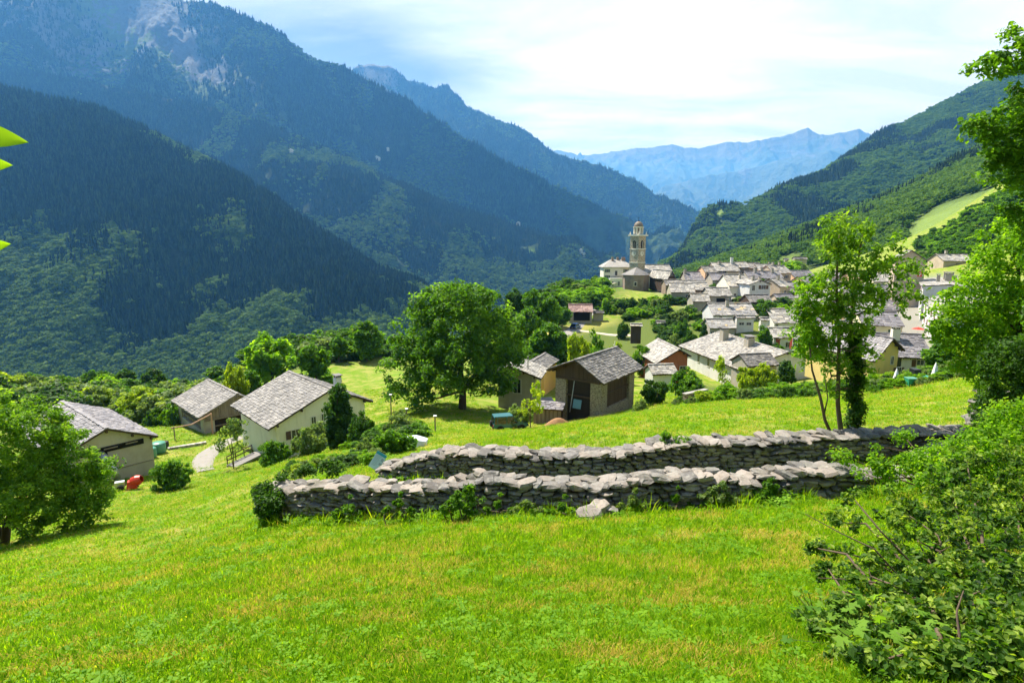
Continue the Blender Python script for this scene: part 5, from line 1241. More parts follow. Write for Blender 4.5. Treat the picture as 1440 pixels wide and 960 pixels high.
TB = [ # label, u0,u1,vtop,vbase,Y,kind,material
 ('light green round tree behind the white chimneyed house', 345, 425, 473, 550, 96, 'broad', G_BRIGHT),
 ('smaller green tree right of the light green round one', 422, 470, 479, 545, 93, 'broad', G_MID),
 ('tree with a dense crown at the top of the green meadow', 488, 545, 450, 518, 118, 'broad', G_MID),
 ('narrow grey-green tree left of the dense crown', 462, 492, 470, 516, 115, 'broad', G_MID),
 ('small bright yellow-green tree behind the boarded barn', 318, 350, 513, 552, 84, 'broad', G_YEL),
 ('small green tree between the boarded barn and light green tree', 345, 372, 520, 555, 86, 'tall', G_MID),
 ('low bright bush behind the ridge of the white house roof', 378, 440, 520, 552, 86, 'bush', G_BRIGHT),
 ('dark tree rising behind the walnut tree on its right', 706, 744, 404, 460, 142, 'broad', G_DARK),
 ('large round tree beside the road, its left side in shade', 738, 790, 409, 470, 136, 'broad', G_MID),
 ('round bright-topped tree between walnut and road', 718, 762, 428, 480, 124, 'broad', G_MID),
 ('broad tree standing over the orange house roof', 738, 806, 452, 512, 104, 'broad', G_MID),
 ('yellow-green tree hugging the right side of the walnut', 688, 742, 440, 515, 98, 'broad', G_BRIGHT),
 ('loose bright tree behind the ridge of the dark barn', 796, 830, 470, 515, 92, 'broad', G_YEL),
 ('slim loose tree above the dark barn roof', 820, 852, 468, 512, 96, 'sparse', G_MID),
 ('yellowish bushes at the edge of the mown garden', 846, 876, 478, 508, 98, 'bush', G_YEL),
 ('bright tree above the barn with the brown tiles', 803, 836, 404, 432, 192, 'broad', G_BRIGHT),
 ('small dark tree right of the road bend', 780, 804, 416, 440, 172, 'broad', G_MID),
 ('dark slim tree beside the terrace wall', 824, 838, 414, 442, 178, 'tall', G_DARK),
 ('first hedge tree under the church terrace from the left', 842, 862, 419, 452, 172, 'tall', G_BRIGHT),
 ('second hedge tree under the church terrace from the left', 861, 882, 420, 450, 172, 'broad', G_DARK),
 ('third hedge tree under the church terrace, directly below the apse', 880, 897, 418, 450, 172, 'tall', G_DARK),
 ('fourth hedge tree under the church terrace, right of the apse', 895, 914, 418, 450, 172, 'tall', G_DARK),
 ('fifth hedge tree under the church terrace, bluish', 911, 928, 420, 448, 172, 'tall', G_GREY),
 ('rightmost hedge tree under the church terrace', 926, 944, 424, 448, 170, 'broad', G_DARK),
 ('leafy bush at the corner of the leftmost village barn', 930, 948, 410, 432, 178, 'bush', G_MID),
 ('round bush touching the shaded wall of the tall narrow barn', 955, 978, 426, 450, 160, 'bush', G_MID),
 ('grey-green bush in the vegetable gardens', 944, 968, 434, 456, 152, 'bush', G_GREY),
 ('dark round bush beside the garden hut', 866, 886, 448, 461, 145, 'bush', G_DARK),
 ('small tree standing on the garden lawn', 948, 965, 450, 472, 132, 'broad', G_MID),
 ('long dark hedge bush behind the garden lawn', 934, 962, 466, 486, 122, 'bush', G_GREY),
 ('dark evergreen bush at the right end of the garden', 960, 985, 464, 488, 120, 'bush', G_DARK),
 ('tall dark bush left of the big pale roof', 982, 996, 452, 486, 124, 'tall', G_DARK),
 ('bushes behind the red-brown gable', 888, 920, 478, 512, 106, 'bush', G_MID),
 ('bush right of the patchwork-roofed house', 1068, 1088, 424, 452, 145, 'bush', G_DARK),
 ('bush in front of the tiny white outhouse', 1064, 1088, 456, 480, 124, 'bush', G_MID),
 ('round bush hiding the foot of the red-brown gable', 940, 986, 508, 560, 72, 'bush', G_MID),
 ('dark bush against the right pier of the dark barn', 900, 940, 528, 570, 66, 'bush', G_DARK),
 ('yellow-tipped bush in the middle of the garden hedge', 955, 1000, 526, 566, 64, 'bush', G_MID),
 ('slender young tree by the wall of the big pale house', 1002, 1028, 504, 545, 78, 'sparse', G_YEL),
 ('rounded bright green bush at the field edge', 1000, 1042, 534, 562, 60, 'bush', G_BRIGHT),
 ('yellow-green round tree before the big pale house', 1034, 1066, 508, 545, 72, 'bush', G_YEL),
 ('bright yellow-green tree right of its round neighbour', 1064, 1096, 506, 548, 71, 'bush', G_YEL),
 ('dark clipped tree with a ball crown', 1090, 1118, 506, 540, 72, 'broad', G_DARK),
 ('low hedge of mixed shrubs at the field edge, left piece', 1040, 1090, 545, 565, 55, 'bush', G_MID),
 ('spiky dark shrub at the field edge', 1094, 1118, 540, 566, 52, 'bush', G_DARK),
 ('hedge shrub left of the ash stems', 1118, 1160, 543, 568, 52, 'bush', G_MID),
 ('bright bush under the yellow gable', 1206, 1246, 522, 564, 52, 'bush', G_BRIGHT),
 ('grey-green shrub right of the yellow gable', 1240, 1272, 530, 558, 50, 'bush', G_GREY),
 ('hedge shrub with pale flowers beside the bins', 1296, 1344, 512, 552, 48, 'bush', G_MID),
 ('dark shrub behind the green bins', 1276, 1306, 524, 548, 50, 'bush', G_DARK),
 ('tall dark evergreen shrub at the corner of the white chimneyed house', 452, 505, 540, 640, 53, 'tall', G_DARK),
 ('broad dark shrub against the gable of the white house', 486, 535, 568, 642, 50, 'bush', G_DARK),
 ('grey-green shrub below the white house gable', 412, 462, 590, 636, 50, 'bush', G_GREY),
 ('vine-like bright shrub at the left corner of the white house', 368, 415, 612, 652, 49, 'bush', G_MID),
 ('brown-green round shrub above the farther wall end', 520, 584, 598, 658, 34, 'bush', G_MID),
 ('silvery shrub beside the brown-green one', 498, 535, 608, 662, 33, 'bush', G_GREY),
 ('bush with grey leaves under the walnut edge', 540, 585, 574, 612, 50, 'bush', G_GREY),
 ('round bush standing by the concrete path', 219, 276, 638, 682, 45, 'bush', G_MID),
 ('thin young fruit tree beside the steps', 306, 348, 592, 640, 54, 'sparse', G_GREY),
 ('slim sapling behind the teal off-road car', 730, 762, 540, 600, 55, 'sparse', G_YEL),
 ('pale shrub behind the teal off-road car', 712, 748, 566, 596, 56, 'bush', G_GREY),
 ('low shrub at the right foot of the dark barn', 884, 912, 556, 590, 56, 'bush', G_GREY),
 ('dark conical tree at the valley edge', 197, 240, 517, 566, 108, 'broad', G_DARK),
 ('dark tree left of the conical one', 166, 198, 517, 560, 112, 'broad', G_DARK),
 ('round green tree on the valley edge, above the shed roof', 126, 168, 520, 566, 118, 'broad', G_MID),
 ('grey-green willow-like tree between shed and boarded barn', 168, 232, 556, 612, 84, 'bush', G_GREY),
 ('dark green tree in front of the willow-like tree', 200, 232, 572, 612, 80, 'bush', G_DARK),
 ('yellow-green bushy tree above the shed ridge', 98, 168, 536, 590, 92, 'bush', G_YEL),
 ('round blue-green tree at the valley edge, far left', 38, 78, 528, 572, 104, 'broad', G_GREY),
 ('blue-green tree right of the far left round one', 78, 112, 528, 572, 104, 'broad', G_MID),
 ('olive tree at the left picture edge', -30, 40, 522, 575, 100, 'broad', G_YEL),
 ('bush beside the boarded barn, on its left', 226, 262, 560, 612, 80, 'bush', G_MID),
]
for row in TB: tree(*row)

# large leafy tree at the left, close
ly = 24.5; pl = P(4, 770, ly); zl = gz(pl[0], pl[1]); kk = ly / F_PX
def lb(u, v, r_, dy=0, rzz=None): q = P(u, v, ly + dy); return (q[0] - pl[0], dy, q[2] - zl, r_ * kk, r_ * kk, (rzz or r_) * kk)
lt = make_tree(21, [([(0, 0, -.4), (.4, 0, 1.2), (1.2, .1, 2.4), (1.6, 0, 4.2)], [.2, .16, .12, .05]), ([(.1, 0, .4), (-1.0, .3, 2.2), (-1.6, 0, 4)], [.14, .1, .04]), ([(.3, 0, 1), (2.2, -.2, 2.0), (3.6, -.2, 2.7)], [.1, .07, .03])],
    [lb(30, 620, 62), lb(85, 660, 52), lb(118, 690, 36, 0), lb(60, 690, 46, -.8), lb(130, 670, 24, .3), lb(10, 580, 34), lb(60, 605, 34), lb(100, 620, 24), lb(105, 715, 30, -.5), lb(-30, 640, 70), lb(20, 700, 40, -1), lb(145, 700, 14), lb(150, 655, 13), lb(-20, 590, 40, 1), lb(75, 735, 22, -.5), lb(110, 738, 16, -.4), lb(50, 752, 20, -.8), lb(-40, 720, 40, -1), lb(140, 725, 12, 0)],
    620, 74, .088, .36, G_LIT, BARK_D, shell=.6, r0=.06, r1=.006, nbranch=320)
plant('leafy_tree', 'big dense leafy tree at the left edge with a leaning trunk', 'tree', (pl[0], pl[1], zl), lt)

# slim ash with two stems behind the farther wall, one of them ivy-clad
ay = 19.0; pa_ = P(1196, 610, ay); za = gz(pa_[0], pa_[1]); ka = ay / F_PX
def ab(u, v, r_, dy=0, rzz=None): q = P(u, v, ay + dy); return (q[0] - pa_[0], dy, q[2] - za, r_ * ka, r_ * ka, (rzz or r_) * ka)
def ap_(u, v, dy=0): return ab(u, v, 1, dy)[:3]
ash = make_tree(31, [([ap_(1184, 618), ap_(1178, 570), ap_(1180, 480), ap_(1176, 400), ap_(1180, 330)], [.095, .075, .055, .04, .02]), ([ap_(1206, 618, .3), ap_(1198, 540, .3), ap_(1196, 450, .3), ap_(1204, 380, .3), ap_(1215, 320, .3)], [.11, .085, .06, .04, .02])],
    [ab(1176, 322, 24), ab(1162, 345, 22), ab(1190, 350, 34), ab(1222, 360, 32), ab(1208, 330, 20), ab(1240, 390, 34), ab(1266, 372, 22), ab(1272, 340, 17), ab(1282, 410, 20), ab(1180, 400, 38), ab(1150, 410, 26), ab(1138, 440, 26), ab(1118, 430, 16), ab(1122, 470, 18), ab(1160, 455, 30), ab(1200, 440, 40), ab(1244, 430, 30), ab(1202, 478, 28), ab(1175, 500, 24), ab(1150, 490, 18), ab(1196, 520, 14), ab(1135, 400, 14), ab(1292, 380, 10), ab(1128, 502, 15), ab(1158, 530, 13), ab(1224, 508, 15), ab(1176, 548, 11), ab(1145, 470, 18), ab(1216, 545, 12), ab(1110, 455, 10)],
    340, 25, .080, .27, G_LIT, BARK, shell=.3, r0=.05, r1=.006, elong=2.2, droop=.35)
at_t = plant('ash_tree', 'slim two-stemmed ash standing behind the farther wall', 'tree', (pa_[0], pa_[1], za), ash)
r = np.random.default_rng(77)
cs = np.array([np.array(ap_(1202 + 3 * math.sin(v / 9) + r.uniform(-9, 9), v, .2 + r.uniform(-.25, .1))) for v in np.linspace(612, 468, 130)])
V, Q, t_ = leaves(r, cs, np.full(len(cs), .2), 46, .07, .2, 1.2)
link('ivy', quads('ivy', V, Q, mats=[G_DARK], attrs={'tint': ('FACE', t_)}), at_t)
w = MB(); w.tube([P(1172, 618, 18.6), P(1160, 590, 18.6), P(1154, 560, 18.6), P(1142, 520, 18.6), P(1138, 480, 18.6)], [.06, .05, .045, .03, .015], 6); w.tube([P(1158, 585, 18.6), P(1164, 560, 18.7), P(1160, 530, 18.7)], [.03, .02, .01], 5)
sap = thing('sapling', 'thin bare-stemmed sapling leaning left of the ash', 'tree', tuple(P(1172, 618, 18.6)), 0)
O_ = np.array(P(1172, 618, 18.6)); w.V = [v - O_ for v in w.V]; w.obj('trunk', BARK, sap, smooth=True)
cs = np.array([P(1138 + r.uniform(-16, 14), v, 18.6 + r.uniform(-.3, .3)) - O_ for v in np.linspace(400, 505, 46)])
V, Q, t_ = leaves(r, cs, np.full(len(cs), .22), 26, .075, .3, 1.9); link('crown', quads('crown', V, Q, mats=[G_BRIGHT], attrs={'tint': ('FACE', t_)}), sap)

# right-hand trees
def free_tree(label, name, Y, base, blobs, seed, ncl, nlf, ls, cr, mt, rad0, shell=.4, elong=1.8, droop=.2, bark=BARK_D, dyb=0):
    p0 = P(*base, Y); z0 = gz(p0[0], p0[1]); p0[2] = min(p0[2], z0)
    B = []
    for u, v, r_, dy in blobs:
        q = P(u, v, Y + dy); B.append((q[0] - p0[0], q[1] - p0[1], q[2] - p0[2], r_ * Y / F_PX, r_ * Y / F_PX, r_ * Y / F_PX * .9))
    cz_ = max(b[2] for b in B); cx = np.mean([b[0] for b in B])
    tr = [([(0, 0, -.3), (cx * .1, 0, cz_ * .3), (cx * .25, 0, cz_ * .6), (cx * .5, 0, cz_ * .92)], [rad0, rad0 * .8, rad0 * .55, rad0 * .2])]
    me = make_tree(seed, tr, B, ncl, nlf, ls, cr, mt, bark, shell=shell, r0=rad0 * .4, r1=.006, elong=elong, droop=droop)
    return plant(name, label, 'tree', tuple(p0), me)
free_tree('tall ash reaching in from the right edge, its upper boughs against the sky', 'ash_tree', 11.5, (1530, 620),
    [(1375, 88, 20, 0), (1395, 98, 24, 0), (1420, 75, 26, 0), (1445, 50, 24, 0), (1440, 110, 36, 0), (1375, 172, 16, 0), (1395, 180, 24, 0), (1425, 170, 34, 0), (1400, 225, 20, 0), (1430, 235, 34, 0), (1412, 262, 16, 0), (1440, 290, 26, 0), (1500, 180, 90, 0), (1520, 320, 80, 0), (1450, 200, 40, 0), (1560, 450, 100, 0)],
    41, 420, 52, .062, .24, G_MID, .16)
free_tree('bright leafy maple filling the right edge beside the village', 'maple_tree', 17.0, (1425, 600),
    [(1345, 400, 16, 0), (1375, 380, 28, 0), (1410, 350, 34, 0), (1440, 330, 34, 0), (1330, 445, 22, 0), (1360, 430, 34, 0), (1400, 420, 42, 0), (1440, 400, 46, 0), (1335, 480, 22, 0), (1372, 475, 34, 0), (1420, 480, 46, 0), (1345, 515, 16, 0), (1385, 525, 30, 0), (1430, 550, 40, 0), (1480, 450, 80, 0), (1400, 560, 26, 0), (1320, 462, 12, 0)],
    42, 520, 56, .080, .30, G_BRIGHT, .13, .45, 1.4)
free_tree('dark bush-like tree at the lower right over the stacked slabs', 'hazel_tree', 15.0, (1455, 640),
    [(1400, 520, 22, 0), (1430, 500, 34, 0), (1395, 560, 18, 0), (1425, 560, 34, 0), (1450, 600, 40, 0), (1480, 520, 50, 0), (1378, 585, 12, 0)],
    43, 200, 50, .07, .28, G_DARK, .07, .4, 1.4)

# near bush at the lower right
def bush_near(label, name, blobs, seed, ncl, nlf, ls, cr, mt, base, nst=6, elong=1.6, cat='bush', shell=.3, nbr=None, twigs=()):
    p0 = P(*base); p0[2] = gz(p0[0], p0[1]); r = np.random.default_rng(seed); B = []
    for u, v, Y, r_ in blobs: q = P(u, v, Y) - p0; B.append((q[0], q[1], q[2], r_, r_, r_ * .85))
    tr = []
    for k in range(nst):
        b = B[k % len(B)]; e = np.array(b[:3]); s = np.array((r.uniform(-.3, .3), r.uniform(-.3, .3), -.1))
        tr.append(([s, s + (e - s) * .35 + r.normal(0, .08, 3), s + (e - s) * .7 + r.normal(0, .08, 3), e], [.022, .017, .012, .006]))
    for tw_ in twigs:
        pts = np.array([P(*q) - p0 for q in tw_]); tr.append((pts, list(np.linspace(.009, .003, len(pts)))))
    me = make_tree(seed, tr, B, ncl, nlf, ls, cr, mt, TWIG, shell=shell, r0=.012, r1=.0025, elong=elong, nbranch=nbr)
    t = thing(name, label, cat, tuple(p0)); link('branches', me[0], t, kind=None); link('foliage', me[1], t); return t
bush_near('tangled thorny bush with small leaves filling the lower right', 'thorn_bush',
    [(1290, 760, 5.8, .42), (1370, 740, 6.4, .52), (1430, 705, 7.0, .5), (1230, 790, 5.4, .28), (1330, 820, 5.2, .48), (1420, 800, 5.2, .6), (1265, 715, 6.6, .28), (1340, 690, 7.2, .4), (1190, 735, 6.3, .2), (1165, 770, 5.8, .14), (1400, 880, 4.6, .5), (1290, 870, 4.7, .34), (1220, 850, 5.0, .24), (1480, 860, 4.2, .5), (1460, 650, 8, .5), (1200, 700, 6.8, .16), (1360, 650, 8.0, .3)],
    51, 700, 32, .038, .085, G_THORN, (1350, 900, 5.2), 18, 1.5, twigs=[[(1300, 850, 4.7), (1230, 772, 4.8), (1180, 748, 5.0), (1132, 722, 5.2)], [(1290, 800, 4.9), (1240, 748, 5.0), (1212, 716, 5.2)], [(1255, 822, 4.4), (1205, 815, 4.5), (1150, 812, 4.6)]])
bush_near('bramble sprawling over the tumbled wall at the right', 'bramble_bush',
    [(1240, 655, 11.5, .28), (1290, 650, 11.5, .32), (1205, 662, 11.8, .18), (1340, 645, 11, .45), (1400, 640, 10.5, .6), (1185, 640, 12.5, .15), (1270, 612, 13, .16), (1440, 600, 11, .6), (1230, 625, 13, .14), (1330, 680, 9.5, .4)],
    52, 330, 40, .055, .22, G_BRIGHT, (1320, 690, 11.2), 8, 1.4)
bush_near('weedy shrub growing on the farther wall near its middle', 'wall_shrub', [(945, 622, 17, .28), (925, 632, 17, .2), (965, 626, 17, .22), (935, 612, 17, .14), (985, 628, 17, .16)], 53, 60, 30, .06, .14, G_MID, (945, 640, 17), 4)
bush_near('briar covering the left end of the nearer wall', 'briar', [(372, 690, 14.0, .3), (385, 705, 13.6, .35), (375, 715, 13.6, .3), (400, 672, 14.4, .2), (430, 660, 15, .25), (465, 656, 15.5, .3), (362, 700, 13.9, .2)], 54, 150, 36, .055, .16, G_DARK, (380, 728, 13.6), 5)
bush_near('lower leafy part of the thicket in the bottom right corner, around grey twigs', 'thorn_bush',
    [(1400, 880, 3.5, .30), (1450, 920, 3.0, .30), (1340, 890, 3.5, .25), (1270, 890, 3.6, .2), (1200, 860, 4.1, .17), (1380, 940, 2.9, .2), (1300, 840, 4.0, .26), (1225, 810, 4.5, .2), (1165, 800, 5.0, .13), (1450, 840, 3.8, .34), (1310, 935, 3.0, .16), (1230, 930, 3.1, .13), (1145, 770, 5.6, .1), (1440, 960, 2.7, .2), (1165, 890, 3.9, .15), (1125, 925, 3.6, .10), (1195, 925, 3.4, .13), (1130, 870, 4.2, .09)],
    58, 470, 32, .034, .075, G_THORN, (1370, 930, 3.3), 14, 1.5, twigs=[[(1350, 900, 3.1), (1345, 860, 3.2), (1355, 830, 3.3)]])
for i, (u, v, Y, s) in enumerate([(655, 704, 11.8, .32), (640, 712, 11.6, .2), (740, 712, 11.6, .15), (790, 716, 11.5, .12), (560, 712, 12.3, .14), (890, 708, 11.7, .16), (700, 712, 11.7, .1), (950, 704, 11.8, .1), (1010, 696, 11.8, .26), (490, 718, 12.8, .2), (1080, 690, 11.9, .22)]):
    bush_near(['tallest weed clump at the foot of the nearer wall', 'low weed left beside the tallest clump', 'weed clump right of the wall step', 'weed clump left of the flat pale rock', 'weed under the left part of the nearer wall', 'weed clump right of the leaning grey stone', 'small weed between tallest clump and wall step', 'small weed under the middle right of the nearer wall', 'leafy weed under the square coping stones', 'weed nearest the briar at the wall end', 'rightmost weed at the foot of the nearer wall'][i],
        'weed_clump', [(u, v - 4, Y, s * .8), (u - 16, v + 4, Y, s * .6), (u + 18, v + 6, Y, s * .6), (u + 4, v - 18, Y, s * .35)], 60 + i, 40, 26, .04, s * .3, (G_MID, G_MID, G_GREY)[i % 3], (u, v, Y), 3, 2.2, cat='weed')

# ------------------------------------------------------------------ undergrowth and far-off planting, too dense to count
_b = [templ('bush', 0, G_MID)[1], templ('bush', 1, G_DARK)[1], templ('bush', 2, G_GREY)[1], templ('bush', 3, G_BRIGHT)[1], templ('broad', 1, G_MID)[1], templ('broad', 2, G_YEL)[1]]
coll_b = source_collection('undergrowth_source', _b)
FOOT = [(np.array(o.location[:2]), 0) for o in COL.objects if o.get('category') in ('house', 'barn', 'shed', 'palace', 'church', 'villa')]
FP = np.array([f[0] for f in FOOT])
def undergrowth(n, u0, u1, Y0, Y1, h0, h1, weights, seed, clear=4.0, name='undergrowth', sink=.1):
    r = np.random.default_rng(seed); u = r.uniform(u0, u1, n); Y = r.uniform(Y0, Y1, n); x = (u - 720) / F_PX * Y
    d = np.hypot(x[:, None] - FP[None, :, 0], Y[:, None] - FP[None, :, 1]).min(1); ok = d > clear
    x, Y = x[ok], Y[ok]; n = len(x); h = r.uniform(h0, h1, n)
    z = ground_z(x, Y) - h * sink; w = h * r.uniform(.9, 1.6, n)
    idx = r.choice(6, n, p=np.array(weights) / sum(weights))
    return instancer(name, np.stack([x, Y, z], 1), np.stack([np.zeros(n), np.zeros(n), r.uniform(0, 6.28, n)], 1), np.stack([w, w, h], 1), idx, coll_b)
undergrowth(420, -220, 330, 84, 150, 2.5, 6.0, (4, 2, 4, 2, 2, 2), 1, 9)
undergrowth(60, 330, 540, 120, 150, 4, 8.0, (3, 3, 1, 1, 4, 1), 2, 8)
undergrowth(130, 690, 870, 90, 124, 2.5, 5.0, (4, 1, 1, 3, 3, 3), 3, 8)
undergrowth(150, 955, 1330, 55, 63, .7, 1.6, (4, 2, 3, 4, 0, 1), 4, 7)
undergrowth(120, 925, 1000, 122, 165, 1.0, 3.0, (4, 3, 3, 2, 1, 0), 5, 7)
undergrowth(70, 840, 945, 160, 182, 1.2, 3.2, (3, 4, 2, 1, 1, 0), 6, 8)
undergrowth(90, 770, 850, 178, 228, 2.5, 5.5, (4, 2, 1, 3, 3, 0), 7, 9)
undergrowth(90, 1225, 1460, 44, 60, .6, 1.5, (4, 2, 3, 3, 0, 1), 8, 8)
undergrowth(330, 1285, 1560, 215, 300, 4, 7, (4, 2, 1, 2, 5, 0), 9, 12)
undergrowth(90, 1330, 1500, 60, 110, 2, 5, (4, 2, 2, 3, 1, 1), 10, 14)
undergrowth(50, 960, 1120, 262, 300, 5, 9, (3, 2, 1, 3, 5, 0), 11, 9)
undergrowth(46, 1000, 1110, 118, 160, 1.5, 3.5, (4, 3, 2, 1, 1, 0), 12, 6)
undergrowth(40, 395, 520, 27, 33, .4, .9, (4, 2, 4, 3, 0, 1), 13, 5)
undergrowth(45, 470, 590, 44, 56, .8, 1.9, (4, 2, 4, 2, 0, 1), 14, 5)
undergrowth(90, 950, 1115, 160, 245, 1.5, 3.6, (4, 3, 2, 2, 1, 0), 17, 5.5)
undergrowth(200, 560, 800, 150, 260, 4, 9, (3, 3, 1, 1, 5, 0), 15, 9)
undergrowth(40, 360, 460, 84, 100, 1.5, 3.5, (3, 1, 1, 4, 1, 2), 16, 6)

# ------------------------------------------------------------------ meadow grass
M_bl = M_leaf('grass_blade', [(0, (0.024, 0.064, 0.004)), (.45, (0.082, 0.160, 0.005)), (.8, (0.150, 0.225, 0.006)), (1, (0.28, 0.25, 0.04))], .42, .7, .05)
M_cl = M_leaf('clover_leaf', [(0, (0.05, 0.115, 0.008)), (.6, (0.085, 0.165, 0.010)), (1, (0.12, 0.20, 0.016))], .3, .6, .1)
M_dr = M_leaf('dry_blade', [(0, (0.15, 0.13, 0.025)), (.6, (0.26, 0.20, 0.05)), (1, (0.33, 0.23, 0.10))], .3, .7, .08)
def tuft(seed, mt, nb, hmin, hmax, wd, spread, lean=.5):
    r = np.random.default_rng(seed); V = []; F = []; T = []
    for i in range(nb):
        a = r.uniform(0, 6.28); b = np.array((r.normal(0, spread), r.normal(0, spread), -.01)); h = r.uniform(hmin, hmax); l = r.uniform(.1, lean) * h
        d = np.array((math.cos(a), math.sin(a), 0)); s = np.array((-d[1], d[0], 0)) * wd * r.uniform(.6, 1.2)
        m_ = b + d * l * .35 + (0, 0, h * .62); e = b + d * l + (0, 0, h)
        k = len(V); V += [b - s, b + s, m_ + s * .8, m_ - s * .8, e]; F += [(k, k + 1, k + 2, k + 3), (k + 3, k + 2, k + 4)]; T += [r.random()] * 2
    return mesh_np('tuft', np.array(V), np.array([i for f in F for i in f]), [len(f) for f in F], attrs={'tint': ('FACE', T)}, mats=[mt])
def clover(seed, mt, n):
    r = np.random.default_rng(seed); V = []; F = []; T = []
    for i in range(n):
        c = np.array((r.normal(0, .05), r.normal(0, .05), r.uniform(.015, .055))); a = r.uniform(0, 6.28); s = r.uniform(.010, .019)
        for k in range(3):
            d = np.array((math.cos(a + k * 2.1), math.sin(a + k * 2.1), r.uniform(-.1, .3))); q = np.array((-d[1], d[0], 0)); b = len(V)
            V += [c, c + d * s + q * s * .6, c + d * s * 1.7, c + d * s - q * s * .6]; F.append((b, b + 1, b + 2, b + 3)); T.append(r.random())
    return quads('clover', np.array(V), F, attrs={'tint': ('FACE', T)}, mats=[mt])
coll_g = source_collection('grass_source', [tuft(1, M_bl, 16, .03, .085, .0032, .035), tuft(2, M_bl, 16, .02, .07, .0036, .045, .9), clover(3, M_cl, 13), clover(4, M_cl, 9), tuft(5, M_dr, 12, .02, .065, .0026, .045, 1.0), tuft(6, M_bl, 9, .07, .16, .0040, .025, .7)])
def grass_field(n, rmin, rmax, amin, amax, seed):
    r = np.random.default_rng(seed); rr = rmin * (rmax / rmin) ** r.random(n); a = r.uniform(math.radians(amin), math.radians(amax), n)
    x, y = rr * np.sin(a), rr * np.cos(a)
    lane = near(x, y, [P(*q)[:2] for q in W1], .55) + near(x, y, [P(*q)[:2] for q in W2], .6)
    d = np.hypot(x[:, None] - FP[None, :, 0], y[:, None] - FP[None, :, 1]).min(1)
    ok = (lane < .2) & (d > 5.5); x, y, rr = x[ok], y[ok], rr[ok]; n = len(x)
    z = ground_z(x, y) + 0.05 * (fbm(x / 1.3, y / 1.3, 4, 90) - 0.5) * np.clip(rr / 3, 0, 1) + 0.35 * (fbm(x / 9, y / 9, 3, 91) - 0.5) * np.clip((rr - 5) / 30, 0, 1)
    patch = .5 * fbm(x / .6, y / .6, 4, 8) + .5 * fbm((x + y * .2) / 2.6, (y - x * .16) / .42, 3, 18); big = fbm(x / 7, y / 7, 3, 12)
    p = r.random(n); idx = r.integers(0, 2, n)
    idx = np.where(p < np.clip((.45 - patch) * 1.0, .01, .05), 2 + r.integers(0, 2, n), idx)
    idx = np.where((patch > .535) & (p < .6) | (p > .97), 4, idx)
    idx = np.where((big > .56) & (p > .86) & (p < .93) , 5, idx)
    s = r.uniform(.7, 1.35, n) * (1 + rr / 14)
    return instancer('grass', np.stack([x, y, z], 1), np.stack([r.normal(0, .12, n), r.normal(0, .12, n), r.uniform(0, 6.28, n)], 1), np.stack([s, s, s * np.clip(.85 - rr / 60, .3, 1)], 1), idx, coll_g)
grass_field(165000, 2.0, 40, -56, 60, 1)
grass_field(60000, 36, 95, -48, 48, 2)
def wall_weeds(n, line, off, seed):
    r = np.random.default_rng(seed); Lp = np.array([P(*q) for q in line]); k = r.random(n) * (len(Lp) - 1); i = k.astype(int); f = k - i
    p = Lp[i] * (1 - f)[:, None] + Lp[i + 1] * f[:, None]; q = p[:, :2] + np.stack([r.normal(0, .12, n), -off - np.abs(r.normal(0, .22, n))], 1)
    dens = vnoise(q[:, 0] * 1.1, q[:, 0] * 0, 9) > .35; q = q[dens]; n = len(q); s = r.uniform(1.2, 3.4, n)
    return instancer('weeds', np.column_stack([q, ground_z(q[:, 0], q[:, 1])]), np.stack([r.normal(0, .2, n), r.normal(0, .2, n), r.uniform(0, 6.28, n)], 1), np.stack([s, s, s], 1), r.choice([0, 2, 3, 4, 5, 5], n), coll_g)
wall_weeds(1500, W1, .38, 5); wall_weeds(500, W2, .45, 6)

# blades of one tuft share a shade, neighbouring tufts differ
for m_ in (M_bl, M_dr):
    t_ = m_.node_tree; rn = objrand(t_)
    for n_ in list(t_.nodes):
        if n_.type == 'VALTORGB':
            l_ = n_.inputs[0].links[0]; src = l_.from_socket; t_.links.remove(l_)
            t_.links.new(mth(t_, 'ADD', mth(t_, 'MULTIPLY', src, 0.45), mth(t_, 'MULTIPLY', rn, 0.55)), n_.inputs[0])

# ------------------------------------------------------------------ paths and roads
def Pg(u, v): q = hit(u, v); return (q[0], q[1])
strip('concrete_path', [Pg(392, 604), Pg(350, 612), Pg(318, 622), Pg(296, 634), Pg(287, 646), Pg(290, 662)], [2.2, 2.2, 2.6, 2.8, 2.4, 2.0], M_path, .07)
def PY(u, Y): return ((u - 720) / F_PX * Y, Y)
strip('road', [PY(762, 128), PY(783, 138), PY(806, 152), PY(822, 166), PY(836, 180)], 4.2, M_path, .12)
strip('gravel_track', [PY(812, 152), PY(850, 150), PY(900, 146)], 1.6, M_plain('pale_gravel', (0.48, 0.42, 0.33), .9, var=.25), .12, smoothing=False)

# ------------------------------------------------------------------ small things
TEAL = M_plain('teal_car_paint', (0.02, 0.115, 0.125), .3, .6, var=.05); TEALR = M_plain('teal_hard_top', (0.035, 0.13, 0.15), .4, .5, var=.05)
RUB = M_plain('black_rubber', (0.015, 0.015, 0.015), .8); CARGL = M_plain('car_glass', (0.01, 0.015, 0.018), .08, .7)
LAMP = M_plain('lamp_lens', (0.6, 0.6, 0.55), .2, .6); RED = M_plain('red_paint', (0.50, 0.035, 0.015), .45); REDL = M_plain('tail_lens', (0.35, 0.01, 0.01), .3)
BLUE = M_plain('blue_car_paint', (0.05, 0.13, 0.36), .3, .6, var=.05); GREEN_P = M_plain('green_plastic', (0.03, 0.25, 0.16), .5, var=.1)
TEALP = M_plain('pale_green_wrap', (0.07, 0.24, 0.16), .4, .5, var=.15); WPL = M_plain('white_cloth', (0.72, 0.72, 0.72), .8); BLK = M_plain('black_plastic', (0.02, 0.022, 0.022), .5)
